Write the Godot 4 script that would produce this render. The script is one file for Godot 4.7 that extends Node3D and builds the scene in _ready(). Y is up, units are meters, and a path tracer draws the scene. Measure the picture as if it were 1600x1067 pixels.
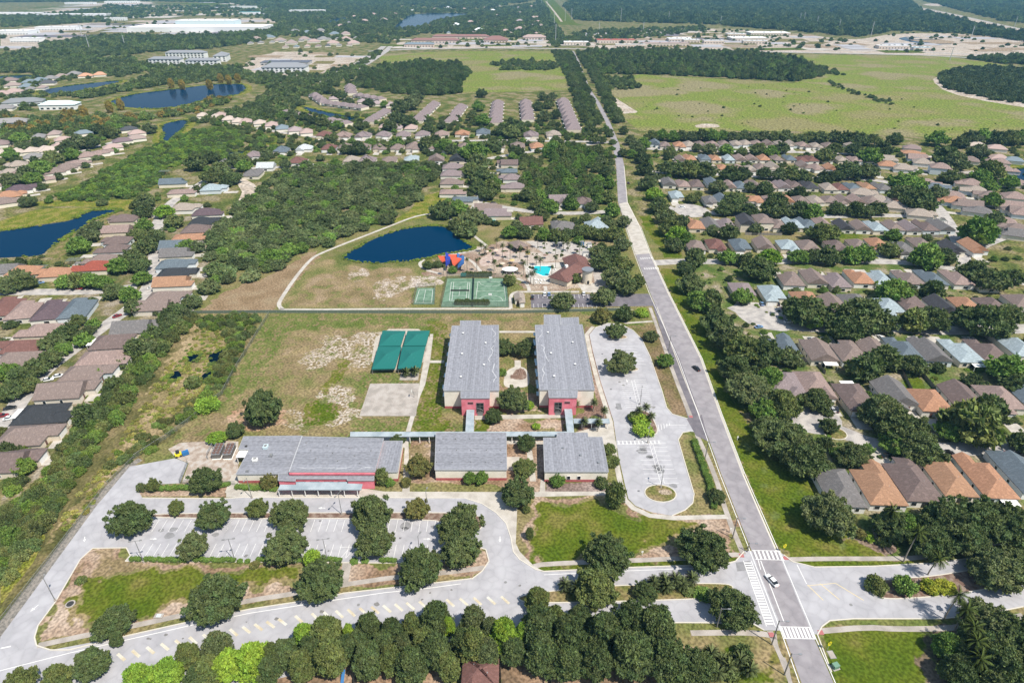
extends Node3D

# A school, its car parks, the streets and the suburb round it, laid out in metres: x to the east, z to the south, y up.

var taken := {}
var mats := {}
var meshes := {}
var rng := RandomNumberGenerator.new()
var houses := []
var said := {}


# ---------------------------------------------------------------- shapes

class Shape:
	var v := PackedVector3Array()
	var n := PackedVector3Array()
	var uv := PackedVector2Array()
	var c := PackedColorArray()
	var tint := Color.WHITE

	func tri(a: Vector3, b: Vector3, d: Vector3) -> void:
		var m := (b - a).cross(d - a)
		if m.length_squared() < 1e-12:
			return
		m = m.normalized()
		var s := m.abs()
		for p in [a, d, b]:
			v.append(p)
			n.append(m)
			c.append(tint)
			if s.y > 0.5:
				uv.append(Vector2(p.x, p.z))
			elif s.x > s.z:
				uv.append(Vector2(p.z, -p.y))
			else:
				uv.append(Vector2(p.x, -p.y))

	func quad(a: Vector3, b: Vector3, d: Vector3, e: Vector3) -> void:
		tri(a, b, d)
		tri(a, d, e)

	func box(at: Vector3, size: Vector3, turn := 0.0) -> Shape:
		var h := size / 2.0
		var b := Basis(Vector3.UP, turn)
		var p := []
		for k in 8:
			p.append(at + b * Vector3(h.x if k & 1 else -h.x, h.y if k & 2 else -h.y, h.z if k & 4 else -h.z))
		quad(p[4], p[5], p[7], p[6])
		quad(p[1], p[0], p[2], p[3])
		quad(p[5], p[1], p[3], p[7])
		quad(p[0], p[4], p[6], p[2])
		quad(p[6], p[7], p[3], p[2])
		quad(p[0], p[1], p[5], p[4])
		return self

	func tube(a: Vector3, b: Vector3, r0: float, r1: float, sides := 8, caps := true) -> Shape:
		var axis := (b - a).normalized()
		var x := axis.cross(Vector3.RIGHT if absf(axis.x) < 0.8 else Vector3.FORWARD).normalized()
		var z := axis.cross(x)
		for k in sides:
			var s := TAU * k / sides
			var t := TAU * (k + 1) / sides
			var u := x * cos(s) + z * sin(s)
			var w := x * cos(t) + z * sin(t)
			quad(a + u * r0, a + w * r0, b + w * r1, b + u * r1)
			if caps:
				tri(b, b + u * r1, b + w * r1)
				tri(a, a + w * r0, a + u * r0)
		return self

	func slab(pts: PackedVector2Array, y0: float, y1: float, bottom := false) -> Shape:
		var q := pts.duplicate()
		if not Geometry2D.is_polygon_clockwise(q):
			q.reverse()
		var t := Geometry2D.triangulate_polygon(q)
		for i in range(0, t.size(), 3):
			var a := q[t[i]]
			var b := q[t[i + 1]]
			var d := q[t[i + 2]]
			if (b - a).cross(d - a) > 0.0:
				var s := b
				b = d
				d = s
			tri(Vector3(a.x, y1, a.y), Vector3(b.x, y1, b.y), Vector3(d.x, y1, d.y))
			if bottom:
				tri(Vector3(a.x, y0, a.y), Vector3(d.x, y0, d.y), Vector3(b.x, y0, b.y))
		if y1 - y0 > 0.001:
			var centre := 1.0 if Geometry2D.is_polygon_clockwise(q) else -1.0
			for i in q.size():
				var a := q[i]
				var b := q[(i + 1) % q.size()]
				if centre > 0.0:
					quad(Vector3(b.x, y0, b.y), Vector3(a.x, y0, a.y), Vector3(a.x, y1, a.y), Vector3(b.x, y1, b.y))
				else:
					quad(Vector3(a.x, y0, a.y), Vector3(b.x, y0, b.y), Vector3(b.x, y1, b.y), Vector3(a.x, y1, a.y))
		return self

	func mesh() -> ArrayMesh:
		var a := []
		a.resize(Mesh.ARRAY_MAX)
		a[Mesh.ARRAY_VERTEX] = v
		a[Mesh.ARRAY_NORMAL] = n
		a[Mesh.ARRAY_TEX_UV] = uv
		a[Mesh.ARRAY_TEX_UV2] = uv
		a[Mesh.ARRAY_COLOR] = c
		var m := ArrayMesh.new()
		if v.size() > 0:
			m.add_surface_from_arrays(Mesh.PRIMITIVE_TRIANGLES, a)
		return m


func P(flat: Array) -> PackedVector2Array:
	var p := PackedVector2Array()
	for i in range(0, flat.size(), 2):
		p.append(Vector2(flat[i], flat[i + 1]))
	return p


func V(x: float, z: float) -> Vector2:
	return Vector2(x, z)


func up(p: Vector2, y := 0.0) -> Vector3:
	return Vector3(p.x, y, p.y)


# a band of the given width along a line of points, as the outline of a polygon
func band(line: PackedVector2Array, width: float, shift := 0.0) -> PackedVector2Array:
	var left := PackedVector2Array()
	var right := PackedVector2Array()
	for i in line.size():
		var a := line[maxi(i - 1, 0)]
		var b := line[mini(i + 1, line.size() - 1)]
		var side := (b - a).normalized().orthogonal()
		var grow := 1.0
		if i > 0 and i < line.size() - 1:
			grow = 1.0 / maxf(0.5, absf(side.dot((line[i] - a).normalized().orthogonal())))
		left.append(line[i] + side * (shift + width / 2.0) * grow)
		right.append(line[i] + side * (shift - width / 2.0) * grow)
	right.reverse()
	left.append_array(right)
	return left


# corners of an outline rounded by cutting them twice
func soft(pts: PackedVector2Array, times := 2) -> PackedVector2Array:
	var p := pts
	for t in times:
		var q := PackedVector2Array()
		for i in p.size():
			var a := p[i]
			var b := p[(i + 1) % p.size()]
			q.append(a.lerp(b, 0.22))
			q.append(a.lerp(b, 0.78))
		p = q
	return p


func soft_line(pts: PackedVector2Array, times := 2) -> PackedVector2Array:
	var p := pts
	for t in times:
		var q := PackedVector2Array([p[0]])
		for i in p.size() - 1:
			q.append(p[i].lerp(p[i + 1], 0.25))
			q.append(p[i].lerp(p[i + 1], 0.75))
		q.append(p[p.size() - 1])
		p = q
	return p


func oval(at: Vector2, rx: float, rz: float, sides := 24) -> PackedVector2Array:
	var p := PackedVector2Array()
	for k in sides:
		p.append(at + Vector2(cos(TAU * k / sides) * rx, sin(TAU * k / sides) * rz))
	return p


# ---------------------------------------------------------------- nodes

func numbered(called: String) -> String:
	taken[called] = taken.get(called, -1) + 1
	return called if taken[called] == 0 else "%s_%03d" % [called, taken[called]]


func tag(o: Node3D, label: String, category: String, group := "") -> void:
	o.set_meta("label", label)
	o.set_meta("category", category)
	if group:
		o.set_meta("group", group)


func thing(called: String, label: String, category: String, at := Vector3.ZERO, turn := 0.0, group := "") -> Node3D:
	var o := Node3D.new()
	o.name = numbered(called)
	add_child(o)
	o.position = at
	o.rotation.y = turn
	tag(o, label, category, group)
	return o


func part(called: String, shape, m: Material, parent: Node3D, at := Vector3.ZERO, turn := 0.0) -> MeshInstance3D:
	var o := MeshInstance3D.new()
	o.name = called if parent != self else numbered(called)
	o.mesh = shape.mesh() if shape is Shape else shape
	o.material_override = m
	o.position = at
	o.rotation.y = turn
	parent.add_child(o, true)
	return o


func struct(called: String, shape, m: Material, parent: Node3D = self) -> MeshInstance3D:
	var o := part(called, shape, m, parent)
	if parent == self:
		o.set_meta("kind", "structure")
	return o


func sheet(called: String, pts: PackedVector2Array, y: float, m: Material, low := 0.0) -> MeshInstance3D:
	var s := Shape.new()
	s.slab(pts, low if low != 0.0 else y, y)
	return struct(called, s, m)


func copy_of(root: Node3D, at: Vector3, turn: float, label: String, group := "", grow := Vector3.ONE) -> Node3D:
	var r: Node3D = root.duplicate()
	r.name = numbered(String(root.name).rstrip("_0123456789"))
	add_child(r)
	r.position = at
	r.rotation.y = turn
	r.scale = grow
	r.set_meta("label", label)
	if group:
		r.set_meta("group", group)
	return r


# ---------------------------------------------------------------- materials

func rgb(r: float, g: float, b: float) -> Color:
	return Color(r, g, b).linear_to_srgb()


func mat(called: String, c := Color.WHITE, rough := 0.85, metal := 0.0) -> StandardMaterial3D:
	if mats.has(called):
		return mats[called]
	var m := StandardMaterial3D.new()
	m.resource_name = called
	m.albedo_color = c
	m.roughness = rough
	m.metallic = metal
	mats[called] = m
	return m


func noise(kind: int, many: float, octaves: int, number: int) -> FastNoiseLite:
	var f := FastNoiseLite.new()
	f.noise_type = kind
	f.frequency = many
	f.fractal_octaves = octaves
	f.seed = number
	return f


func ramp_texture(colours: Array, number: int, many := 0.012, octaves := 5, size := 512, lo := 0.25, hi := 0.75) -> NoiseTexture2D:
	var g := Gradient.new()
	var places := PackedFloat32Array()
	var cs := PackedColorArray()
	for i in colours.size():
		places.append(lerpf(lo, hi, float(i) / maxf(1.0, colours.size() - 1.0)))
		cs.append(colours[i])
	g.offsets = places
	g.colors = cs
	var t := NoiseTexture2D.new()
	t.width = size
	t.height = size
	t.seamless = true
	t.normalize = true
	t.noise = noise(FastNoiseLite.TYPE_SIMPLEX_SMOOTH, many, octaves, number)
	t.color_ramp = g
	return t


var grains := {}


# fine grain that multiplies the coarse pattern; strong = how far it goes down from white
func grain(strong: float, many := 0.05) -> Texture2D:
	var key := "%s %s" % [strong, many]
	if not grains.has(key):
		var low := 1.0 - strong
		grains[key] = ramp_texture([Color(low, low, low), Color(1, 1, 1)], 77 + grains.size(), many, 5, 512, 0.2, 0.7)
	return grains[key]


# thin dark cracks between irregular plates, with some grain: paving
func cracks(strong: float) -> Texture2D:
	var g := Gradient.new()
	g.offsets = PackedFloat32Array([0.0, 0.006, 0.02, 0.3, 1.0])
	var k := 1.0 - strong
	g.colors = PackedColorArray([Color(k, k, k), Color(k + 0.04, k + 0.04, k + 0.04), Color(0.95, 0.95, 0.95), Color(0.98, 0.98, 0.98), Color(1, 1, 1)])
	var f := noise(FastNoiseLite.TYPE_CELLULAR, 0.022, 3, 404)
	f.cellular_return_type = FastNoiseLite.RETURN_DISTANCE2_SUB
	f.cellular_jitter = 1.0
	f.domain_warp_enabled = true
	f.domain_warp_amplitude = 22.0
	f.domain_warp_frequency = 0.02
	f.fractal_type = FastNoiseLite.FRACTAL_NONE
	var t := NoiseTexture2D.new()
	t.width = 1024
	t.height = 1024
	t.seamless = true
	t.noise = f
	t.color_ramp = g
	return t


# a surface whose colour wanders between the given ones over «period» metres, with finer grain over «fine» metres
func patchy(called: String, colours: Array, period: float, fine := 9.0, strong := 0.3, number := 1, rough := 0.95, many := 0.012) -> StandardMaterial3D:
	if mats.has(called):
		return mats[called]
	var m := mat(called, Color.WHITE, rough)
	m.albedo_texture = ramp_texture(colours, number, many)
	m.uv1_scale = Vector3(1.0 / period, 1.0 / period, 1.0)
	m.metallic_specular = 0.12
	m.detail_enabled = true
	m.detail_blend_mode = BaseMaterial3D.BLEND_MODE_MUL
	m.detail_albedo = grain(strong)
	m.detail_uv_layer = BaseMaterial3D.DETAIL_UV_2
	m.uv2_scale = Vector3(1.0 / fine, 1.0 / fine, 1.0)
	return m


# ---------------------------------------------------------------- the place

func _ready() -> void:
	rng.seed = 11
	camera_and_light()
	surfaces()
	tree_shapes()
	ground()
	roads()
	school_lot()
	school()
	grounds()
	recreation()
	homes()
	gardens()
	near_trees()
	street_things()
	wetland()
	far_country()


func camera_and_light() -> void:
	var cam := Camera3D.new()
	cam.name = "camera"
	cam.fov = 56.35
	cam.near = 1.0
	cam.far = 20000.0
	cam.position = Vector3(0, 155, 0)
	cam.rotation_degrees = Vector3(-30.15, 0, 0)
	add_child(cam)
	var sky := PhysicalSkyMaterial.new()
	sky.energy_multiplier = 2.8
	sky.turbidity = 6.0
	sky.ground_color = rgb(0.12, 0.14, 0.1)
	var e := Environment.new()
	e.background_mode = Environment.BG_SKY
	e.sky = Sky.new()
	e.sky.sky_material = sky
	e.tonemap_mode = Environment.TONE_MAPPER_LINEAR
	e.tonemap_exposure = 1.32
	e.sdfgi_enabled = true
	e.ssao_enabled = true
	e.ssil_enabled = true
	e.fog_enabled = true
	e.fog_density = 0.00007
	e.fog_light_color = Color(0.5, 0.77, 0.95)
	var w := WorldEnvironment.new()
	w.name = "air"
	w.environment = e
	add_child(w)
	var sun := DirectionalLight3D.new()
	sun.name = "sun"
	sun.light_energy = 1.6
	sun.light_color = Color(1.0, 0.965, 0.91)
	sun.light_angular_distance = 0.5
	sun.shadow_enabled = true
	add_child(sun)
	sun.look_at_from_position(Vector3.ZERO, Vector3(-0.394, -0.848, -0.355), Vector3.UP)


func surfaces() -> void:
	patchy("pale asphalt", [rgb(0.345, 0.342, 0.365), rgb(0.375, 0.372, 0.395), rgb(0.405, 0.402, 0.425)], 60.0, 7.0, 0.16, 3)
	patchy("worn asphalt", [rgb(0.25, 0.236, 0.252), rgb(0.278, 0.262, 0.278), rgb(0.3, 0.284, 0.3)], 40.0, 6.0, 0.2, 4)
	patchy("fresh asphalt", [rgb(0.16, 0.15, 0.17), rgb(0.21, 0.195, 0.215)], 30.0, 6.0, 0.25, 5)
	patchy("concrete", [rgb(0.43, 0.4, 0.36), rgb(0.5, 0.47, 0.42), rgb(0.54, 0.51, 0.47)], 30.0, 4.0, 0.2, 6)
	patchy("weathered concrete", [rgb(0.36, 0.33, 0.3), rgb(0.43, 0.39, 0.355), rgb(0.48, 0.445, 0.41)], 37.0, 3.0, 0.25, 7)
	patchy("meadow", [rgb(0.27, 0.25, 0.11), rgb(0.24, 0.25, 0.08), rgb(0.21, 0.25, 0.06), rgb(0.2, 0.255, 0.05), rgb(0.24, 0.25, 0.085), rgb(0.29, 0.26, 0.14)], 640.0, 90.0, 0.35, 8, 0.95, 0.007)
	patchy("lush lawn", [rgb(0.08, 0.125, 0.012), rgb(0.1, 0.14, 0.015), rgb(0.14, 0.155, 0.03)], 70.0, 36.0, 0.3, 9)
	patchy("dry lawn", [rgb(0.13, 0.15, 0.04), rgb(0.2, 0.18, 0.07), rgb(0.27, 0.21, 0.11)], 55.0, 32.0, 0.3, 10)
	patchy("yard", [rgb(0.08, 0.12, 0.035), rgb(0.12, 0.15, 0.05), rgb(0.2, 0.18, 0.1), rgb(0.3, 0.26, 0.19)], 60.0, 36.0, 0.35, 12)
	patchy("bare soil", [rgb(0.42, 0.35, 0.28), rgb(0.5, 0.43, 0.36), rgb(0.56, 0.5, 0.44)], 150.0, 100.0, 0.3, 13)
	patchy("tan soil", [rgb(0.3, 0.22, 0.14), rgb(0.38, 0.29, 0.2), rgb(0.45, 0.37, 0.28)], 40.0, 24.0, 0.35, 14)
	patchy("mulch", [rgb(0.2, 0.13, 0.1), rgb(0.27, 0.19, 0.15), rgb(0.36, 0.28, 0.23)], 14.0, 3.0, 0.4, 15)
	patchy("forest floor", [rgb(0.035, 0.045, 0.02), rgb(0.06, 0.07, 0.03), rgb(0.09, 0.085, 0.045)], 70.0, 36.0, 0.4, 16)
	patchy("marsh grass", [rgb(0.15, 0.19, 0.025), rgb(0.22, 0.23, 0.04), rgb(0.3, 0.26, 0.08)], 60.0, 32.0, 0.4, 17)
	patchy("paver", [rgb(0.4, 0.3, 0.26), rgb(0.46, 0.37, 0.32), rgb(0.52, 0.43, 0.38)], 20.0, 3.0, 0.2, 18)
	patchy("court green", [rgb(0.12, 0.21, 0.145), rgb(0.155, 0.255, 0.18), rgb(0.18, 0.28, 0.21)], 30.0, 4.0, 0.18, 19)
	for k in ["pale asphalt", "worn asphalt"]:
		mats[k].detail_albedo = cracks(0.11)
		mats[k].uv2_scale = Vector3(1.0 / 75.0, 1.0 / 75.0, 1)
	var bog := mat("bog water", rgb(0.0, 0.006, 0.014), 0.1)
	bog.metallic_specular = 0.1
	mat("white paint", rgb(0.66, 0.66, 0.65), 0.8)
	mat("yellow paint", rgb(0.62, 0.5, 0.26), 0.8)
	mat("cream paint", rgb(0.6, 0.55, 0.45), 0.8)
	mat("kerb", rgb(0.52, 0.49, 0.43), 0.9)
	mat("dark glass", rgb(0.012, 0.016, 0.02), 0.08)
	mat("steel", rgb(0.35, 0.36, 0.37), 0.45, 0.6)
	mat("pole", rgb(0.2, 0.2, 0.2), 0.6)
	mat("grey wood", rgb(0.22, 0.2, 0.17), 0.9)
	mat("trunk", rgb(0.11, 0.085, 0.06), 0.95)
	mat("pale trunk", rgb(0.26, 0.23, 0.19), 0.95)
	mat("white", rgb(0.78, 0.78, 0.76), 0.7)
	mat("dark", rgb(0.03, 0.03, 0.03), 0.7)
	mat("teal cloth", rgb(0.002, 0.12, 0.105), 0.8)
	mat("sign yellow", rgb(0.7, 0.62, 0.02), 0.5)
	var w := mat("water", rgb(0.0, 0.022, 0.06), 0.1)
	w.metallic_specular = 0.07
	w.normal_enabled = true
	w.normal_scale = 0.06
	var ripples := NoiseTexture2D.new()
	ripples.width = 512
	ripples.height = 512
	ripples.seamless = true
	ripples.as_normal_map = true
	ripples.bump_strength = 4.0
	ripples.noise = noise(FastNoiseLite.TYPE_SIMPLEX, 0.02, 4, 21)
	w.normal_texture = ripples
	w.uv1_scale = Vector3(0.05, 0.05, 1)


# ---------------------------------------------------------------- the ground sheet round the school: soil, turf and worn sand as one picture in metres

const GX := -240.0
const GZ := -450.0
const GW := 490.0
const GH := 372.0
const GS := 0.32
var pic := PackedByteArray()
var na := PackedByteArray()
var nb := PackedByteArray()
var nc := PackedByteArray()
var nd := PackedByteArray()
var pw := 0
var ph := 0


func lut(colours: Array) -> PackedByteArray:
	var t := PackedByteArray()
	for i in 256:
		var f := clampf((i / 255.0 - 0.2) / 0.6, 0.0, 0.999) * (colours.size() - 1)
		var k := int(f)
		var c: Color = colours[k].lerp(colours[k + 1], f - k)
		t.append(c.r8)
		t.append(c.g8)
		t.append(c.b8)
	return t


# paints turf or soil inside an outline whose edge wanders; cover is the share of the ground that it takes
func paint(pts: PackedVector2Array, colours: Array, cover := 1.0, wander := 2.5, grainy := false) -> void:
	var t := lut(colours)
	var lo := pts[0]
	var hi := pts[0]
	for p in pts:
		lo = lo.min(p)
		hi = hi.max(p)
	var x0 := maxi(0, int((lo.x - GX - wander) / GS))
	var x1 := mini(pw - 1, int((hi.x - GX + wander) / GS))
	var y0 := maxi(0, int((lo.y - GZ - wander) / GS))
	var y1 := mini(ph - 1, int((hi.y - GZ + wander) / GS))
	var limit := cover * 255.0
	var fine := nd if grainy else nb
	var k := wander / 80.0
	for y in range(y0, y1 + 1):
		for x in range(x0, x1 + 1):
			var i := y * pw + x
			var share := clampf((limit - (nc[i] if not grainy else (nc[i] + nd[i]) >> 1)) / (40.0 if not grainy else 16.0) + 0.5, 0.0, 1.0) if cover < 1.0 else 1.0
			if share <= 0.0:
				continue
			var p := Vector2(GX + x * GS + (nc[i] - 128) * k, GZ + y * GS + (nb[i] - 128) * k)
			if Geometry2D.is_point_in_polygon(p, pts):
				var j := fine[i] * 3
				i *= 3
				pic[i] = int(lerpf(pic[i], t[j], share))
				pic[i + 1] = int(lerpf(pic[i + 1], t[j + 1], share))
				pic[i + 2] = int(lerpf(pic[i + 2], t[j + 2], share))


func noise_bytes(many: float, octaves: int, number: int) -> PackedByteArray:
	var im := noise(FastNoiseLite.TYPE_SIMPLEX_SMOOTH, many, octaves, number).get_image(pw, ph)
	im.convert(Image.FORMAT_L8)
	return im.get_data()


func ground() -> void:
	pw = int(GW / GS)
	ph = int(GH / GS)
	na = noise_bytes(0.006, 4, 31)
	nb = noise_bytes(0.02, 6, 32)
	nc = noise_bytes(0.035, 5, 33)
	nd = noise_bytes(0.16, 4, 34)
	pic.resize(pw * ph * 3)
	var dry := lut([rgb(0.12, 0.15, 0.04), rgb(0.17, 0.18, 0.06), rgb(0.23, 0.2, 0.09), rgb(0.3, 0.24, 0.14)])
	for i in pw * ph:
		var j := ((na[i] + nb[i]) >> 1) * 3
		pic[i * 3] = dry[j]
		pic[i * 3 + 1] = dry[j + 1]
		pic[i * 3 + 2] = dry[j + 2]
	var lush := [rgb(0.08, 0.125, 0.012), rgb(0.096, 0.135, 0.014), rgb(0.122, 0.146, 0.02), rgb(0.18, 0.17, 0.045)]
	var green := [rgb(0.105, 0.145, 0.032), rgb(0.135, 0.17, 0.045), rgb(0.175, 0.185, 0.06)]
	var olive := [rgb(0.14, 0.16, 0.05), rgb(0.19, 0.185, 0.07), rgb(0.25, 0.21, 0.1), rgb(0.31, 0.24, 0.13)]
	var brown := [rgb(0.2, 0.16, 0.08), rgb(0.26, 0.2, 0.11), rgb(0.33, 0.25, 0.16)]
	var tan_soil := [rgb(0.24, 0.16, 0.1), rgb(0.33, 0.23, 0.165), rgb(0.4, 0.3, 0.225), rgb(0.48, 0.38, 0.3)]
	var sand := [rgb(0.3, 0.24, 0.17), rgb(0.44, 0.37, 0.3), rgb(0.56, 0.5, 0.45), rgb(0.62, 0.57, 0.53)]
	var clay := [rgb(0.34, 0.2, 0.12), rgb(0.42, 0.27, 0.18), rgb(0.46, 0.33, 0.24)]
	var straw := [rgb(0.19, 0.16, 0.07), rgb(0.3, 0.235, 0.125), rgb(0.4, 0.31, 0.19)]
	var reed := [rgb(0.08, 0.085, 0.03), rgb(0.15, 0.135, 0.055), rgb(0.24, 0.19, 0.1)]
	# the school field
	paint(P([-127.6,-296.6,71.2,-296.6,71.1,-282,-24.7,-194.7,-111.9,-193.2,-130.5,-189.4,-124.4,-239.3,-126.5,-285.4]), olive)
	paint(P([-124,-295.9,-33.4,-294.4,-35.2,-278.7,-64.6,-282,-96.5,-280.6,-119,-275.4]), green, 0.75)
	paint(P([-125.6,-288.8,-115.1,-288.8,-110.3,-262.9,-111.9,-240.3,-115.2,-214.9,-121.2,-216.7]), green, 0.7, 4.0)
	paint(P([-112.2,-269,-73.6,-278.7,-66.7,-251.2,-93.2,-235.1,-106.1,-240.3]), brown, 0.55, 4.0)
	paint(P([-98.1,-247.3,-93.9,-258.7,-90.9,-270.9,-77.5,-274.1,-64.6,-276.7,-62.1,-254.1,-70,-239.3,-75.4,-240.3,-74.7,-250.1,-80.7,-254.1,-86,-245.7,-90.5,-240.8]), sand, 0.56, 3.0, true)
	paint(P([-84.9,-220.4,-77.8,-230.1,-67.7,-228.1,-62,-220.4,-62.5,-206.2,-70.4,-199.5,-73.8,-201.2,-70.7,-211.4,-75.2,-219.5,-80.2,-220]), sand, 0.57, 2.5, true)
	paint(P([-94.2,-211.4,-82.3,-207.9,-80.5,-197.9,-93,-199.5]), sand, 0.5, 2.0, true)
	paint(P([-86.1,-210.5,-83.3,-219.5,-74,-216.7,-70.2,-207,-74.8,-202,-84.8,-204.1]), lush, 0.85, 2.0)
	paint(P([-82.4,-224.2,-80.3,-240.3,-77.9,-252.4,-74.1,-244.6,-75.4,-234.1,-79.5,-221.4]), lush, 0.7, 2.0)
	paint(P([-68.3,-237.7,-57.4,-240.3,-45.2,-235.1,-44.5,-230.1,-62.5,-230.1,-61.5,-211.4,-66.7,-211.4]), green, 0.7, 2.0)
	paint(P([-60.9,-204.9,-38.9,-204.9,-39.8,-196.3,-64.3,-194.7]), green, 0.7)
	paint(P([-115.2,-204.9,-112.8,-214.9,-105.7,-218.1,-93.7,-211.4,-89,-201.2,-99.7,-197.1,-113.6,-202]), clay, 0.7, 1.5)
	paint(P([-129.3,-190.9,-120.4,-211.4,-113.9,-202.8,-113.1,-193.2,-120.3,-187.1]), brown, 0.6)
	paint(P([-43.4,-288.8,-32.6,-285.4,-32,-251.2,-28.4,-207,-19.4,-196.3,-38.5,-196.3,-39.4,-225.2,-40.9,-251.2]), lush, 0.7, 1.5)
	paint(P([-36.9,-295.9,67,-295.9,60,-283.3,34.5,-288.8,-35.8,-284.7]), olive)
	paint(P([-33,-290.2,9.9,-288.8,9.7,-282,-6.5,-282,-32.4,-283.3]), brown, 0.7)
	# field by the pond
	paint(P([-125.2,-301.7,-122,-335.7,-114.1,-379.2,-78.4,-361.7,-57.8,-368.8,-52.8,-344.6,-54.4,-301.7]), olive)
	paint(P([-120,-304.7,-117,-344.6,-93.5,-358.8,-61.7,-354,-54.8,-304.7]), brown, 0.6)
	paint(P([-79.5,-335.7,-65.8,-342.8,-56.7,-331.3,-69.6,-310.9,-77.8,-317.2]), sand, 0.5, 2.5, true)
	paint(P([-99.2,-349.3,-86.7,-354,-85,-335.7,-94.2,-335.7]), sand, 0.48, 2.5, true)
	paint(P([-120.8,-373.9,-102.4,-401.5,-46,-439.4,-16.9,-395.8,-43.3,-363.7,-92.5,-354]), [rgb(0.1, 0.13, 0.035), rgb(0.15, 0.16, 0.05), rgb(0.2, 0.18, 0.08)])
	paint(P([-165.1,-298.1,-161.3,-322.9,-143.4,-344.6,-127.2,-382.4,-121.4,-376,-126.8,-315.6,-124.7,-298.1]), [rgb(0.24, 0.17, 0.1), rgb(0.29, 0.21, 0.13), rgb(0.31, 0.24, 0.15)], 1.0, 2.0)
	paint(P([-171.2,-296.6,-124.4,-297.3,-125.6,-288.8,-164.4,-288.8]), olive)
	# wetland along the school
	paint(P([-169.4,-288.8,-128.3,-288.8,-122.2,-222.8,-127.1,-202.8,-138,-181.6,-139.7,-163.3,-138.5,-109.5,-162,-143.3,-162.8,-163.3,-162.7,-202.8,-163.5,-240.3]), reed)
	paint(P([-161.5,-282,-131.9,-280.6,-130.4,-251.2,-133.4,-230.1,-138.7,-211.4,-138.2,-179.9,-142.1,-154.3,-148.2,-140.7,-144.7,-166.4,-146.3,-190.9,-150.9,-220.4,-159.4,-251.2]), straw, 1.0, 4.0)
	paint(P([-142,-114.4,-137.9,-154.3,-136.7,-179.2,-134.3,-175.7,-135.8,-154.3,-137.2,-107.5]), lush, 0.6)
	# school front and car park edges
	paint(P([-120.1,-139.4,-130.4,-138.9,-131.7,-134.6,-129.9,-119.6,-130,-112,-128.6,-108.3,-126.5,-105.9,-122,-104.6,-103.6,-108.9,-73.7,-117.1,-48.5,-122.4,-24.5,-125.7,-11.9,-127.5,-7,-133.9,-8.1,-138.4,-37.8,-133.2,-117.6,-133.9]), tan_soil)
	paint(P([-126.5,-105.9,-122,-104.6,-103.6,-108.9,-73.7,-117.1,-48.5,-122.4,-11.9,-127.5,-12.4,-129.1,-50.3,-124.6,-76.4,-119.6,-106.7,-111.4,-126.9,-107.5]), olive, 0.9, 1.0)
	paint(P([-126,-119.2,-124.9,-128,-114.7,-130.1,-95.9,-130.8,-62.7,-132.2,-61.3,-127.3,-78.9,-123.7,-94.2,-118.9,-108.4,-114.6,-122.1,-111.8,-125.3,-115.6]), lush, 1.0, 2.0)
	paint(P([-118.1,-138.6,-117.2,-133.2,-110,-132.2,-122.6,-127.3,-130.1,-132,-129.5,-138.1]), brown, 0.6)
	paint(P([7,-161.4,38.2,-161.4,42.6,-155.2,72.7,-152.6,68.7,-136.1,6.9,-132.2,4.3,-135.6,2.4,-140.7]), tan_soil)
	paint(P([8.1,-156.6,13,-159.3,34.5,-158.4,40.2,-153.7,50.2,-150.9,58.8,-147.6,52.5,-142.7,39.8,-139.1,31.3,-135.1,7.8,-133.2,6.3,-138.1]), lush, 1.0, 1.6)
	paint(P([6.9,-132.2,68.7,-136.1,67.8,-133.2,9.6,-130.1]), lush, 0.7, 0.6)
	paint(P([-27,-192.4,12.3,-192.4,11,-162.7,-35.1,-162.7,-39.2,-192.4]), tan_soil, 1.0, 0.5)
	paint(P([-36.8,-168.4,-6.7,-168.4,-2.2,-163.9,-35.3,-163.9]), olive, 0.9, 1.0)
	paint(P([-39,-190.9,-30.5,-190.9,-29,-171.3,-35.8,-171.3]), brown, 0.7)
	paint(P([-14.9,-204.9,20.5,-204.9,19.9,-197.1,-14.5,-197.1]), tan_soil)
	paint(P([-14.3,-204.9,-7.7,-204.9,-10,-197.1,-14.5,-197.1]), lush, 0.7)
	paint(P([-5.8,-280.6,12.2,-280.6,10.4,-209.2,-4.2,-209.2]), olive)
	paint(P([-4.2,-230.1,10.9,-225.2,10.4,-208.8,-3.9,-208.8]), tan_soil, 0.8)
	paint(P([28.3,-220.4,40,-216.7,37.8,-196.3,24.9,-196.3]), [rgb(0.2, 0.13, 0.1), rgb(0.27, 0.18, 0.14), rgb(0.34, 0.25, 0.2)])
	paint(P([36.3,-283.3,40.5,-280.6,40.2,-207,34.8,-207]), [rgb(0.2, 0.13, 0.1), rgb(0.27, 0.18, 0.14), rgb(0.34, 0.25, 0.2)], 1.0, 0.5)
	paint(P([11.7,-168.7,35.9,-168.7,37.4,-163.3,11,-163.3]), [rgb(0.2, 0.15, 0.13), rgb(0.26, 0.2, 0.18), rgb(0.32, 0.26, 0.24)], 1.0, 0.5)
	paint(P([60.8,-280.6,75,-285.4,71.7,-207,65,-208.3,63.9,-230.1,63.3,-269]), [rgb(0.14, 0.13, 0.05), rgb(0.2, 0.15, 0.08), rgb(0.25, 0.18, 0.11)], 1.0, 0.5)
	paint(P([64.6,-196.3,70.5,-194.7,72.1,-154.3,54.8,-152.6,62.5,-162.7,63.4,-186.7]), olive, 1.0, 0.5)
	paint(P([35.5,-299.5,71,-299.5,71,-285.4,42,-282]), green, 0.7)
	paint(P([-131.7,-167.1,-100.8,-169,-97.9,-161.8,-127.9,-161.8]), tan_soil, 1.0, 0.5)
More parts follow.
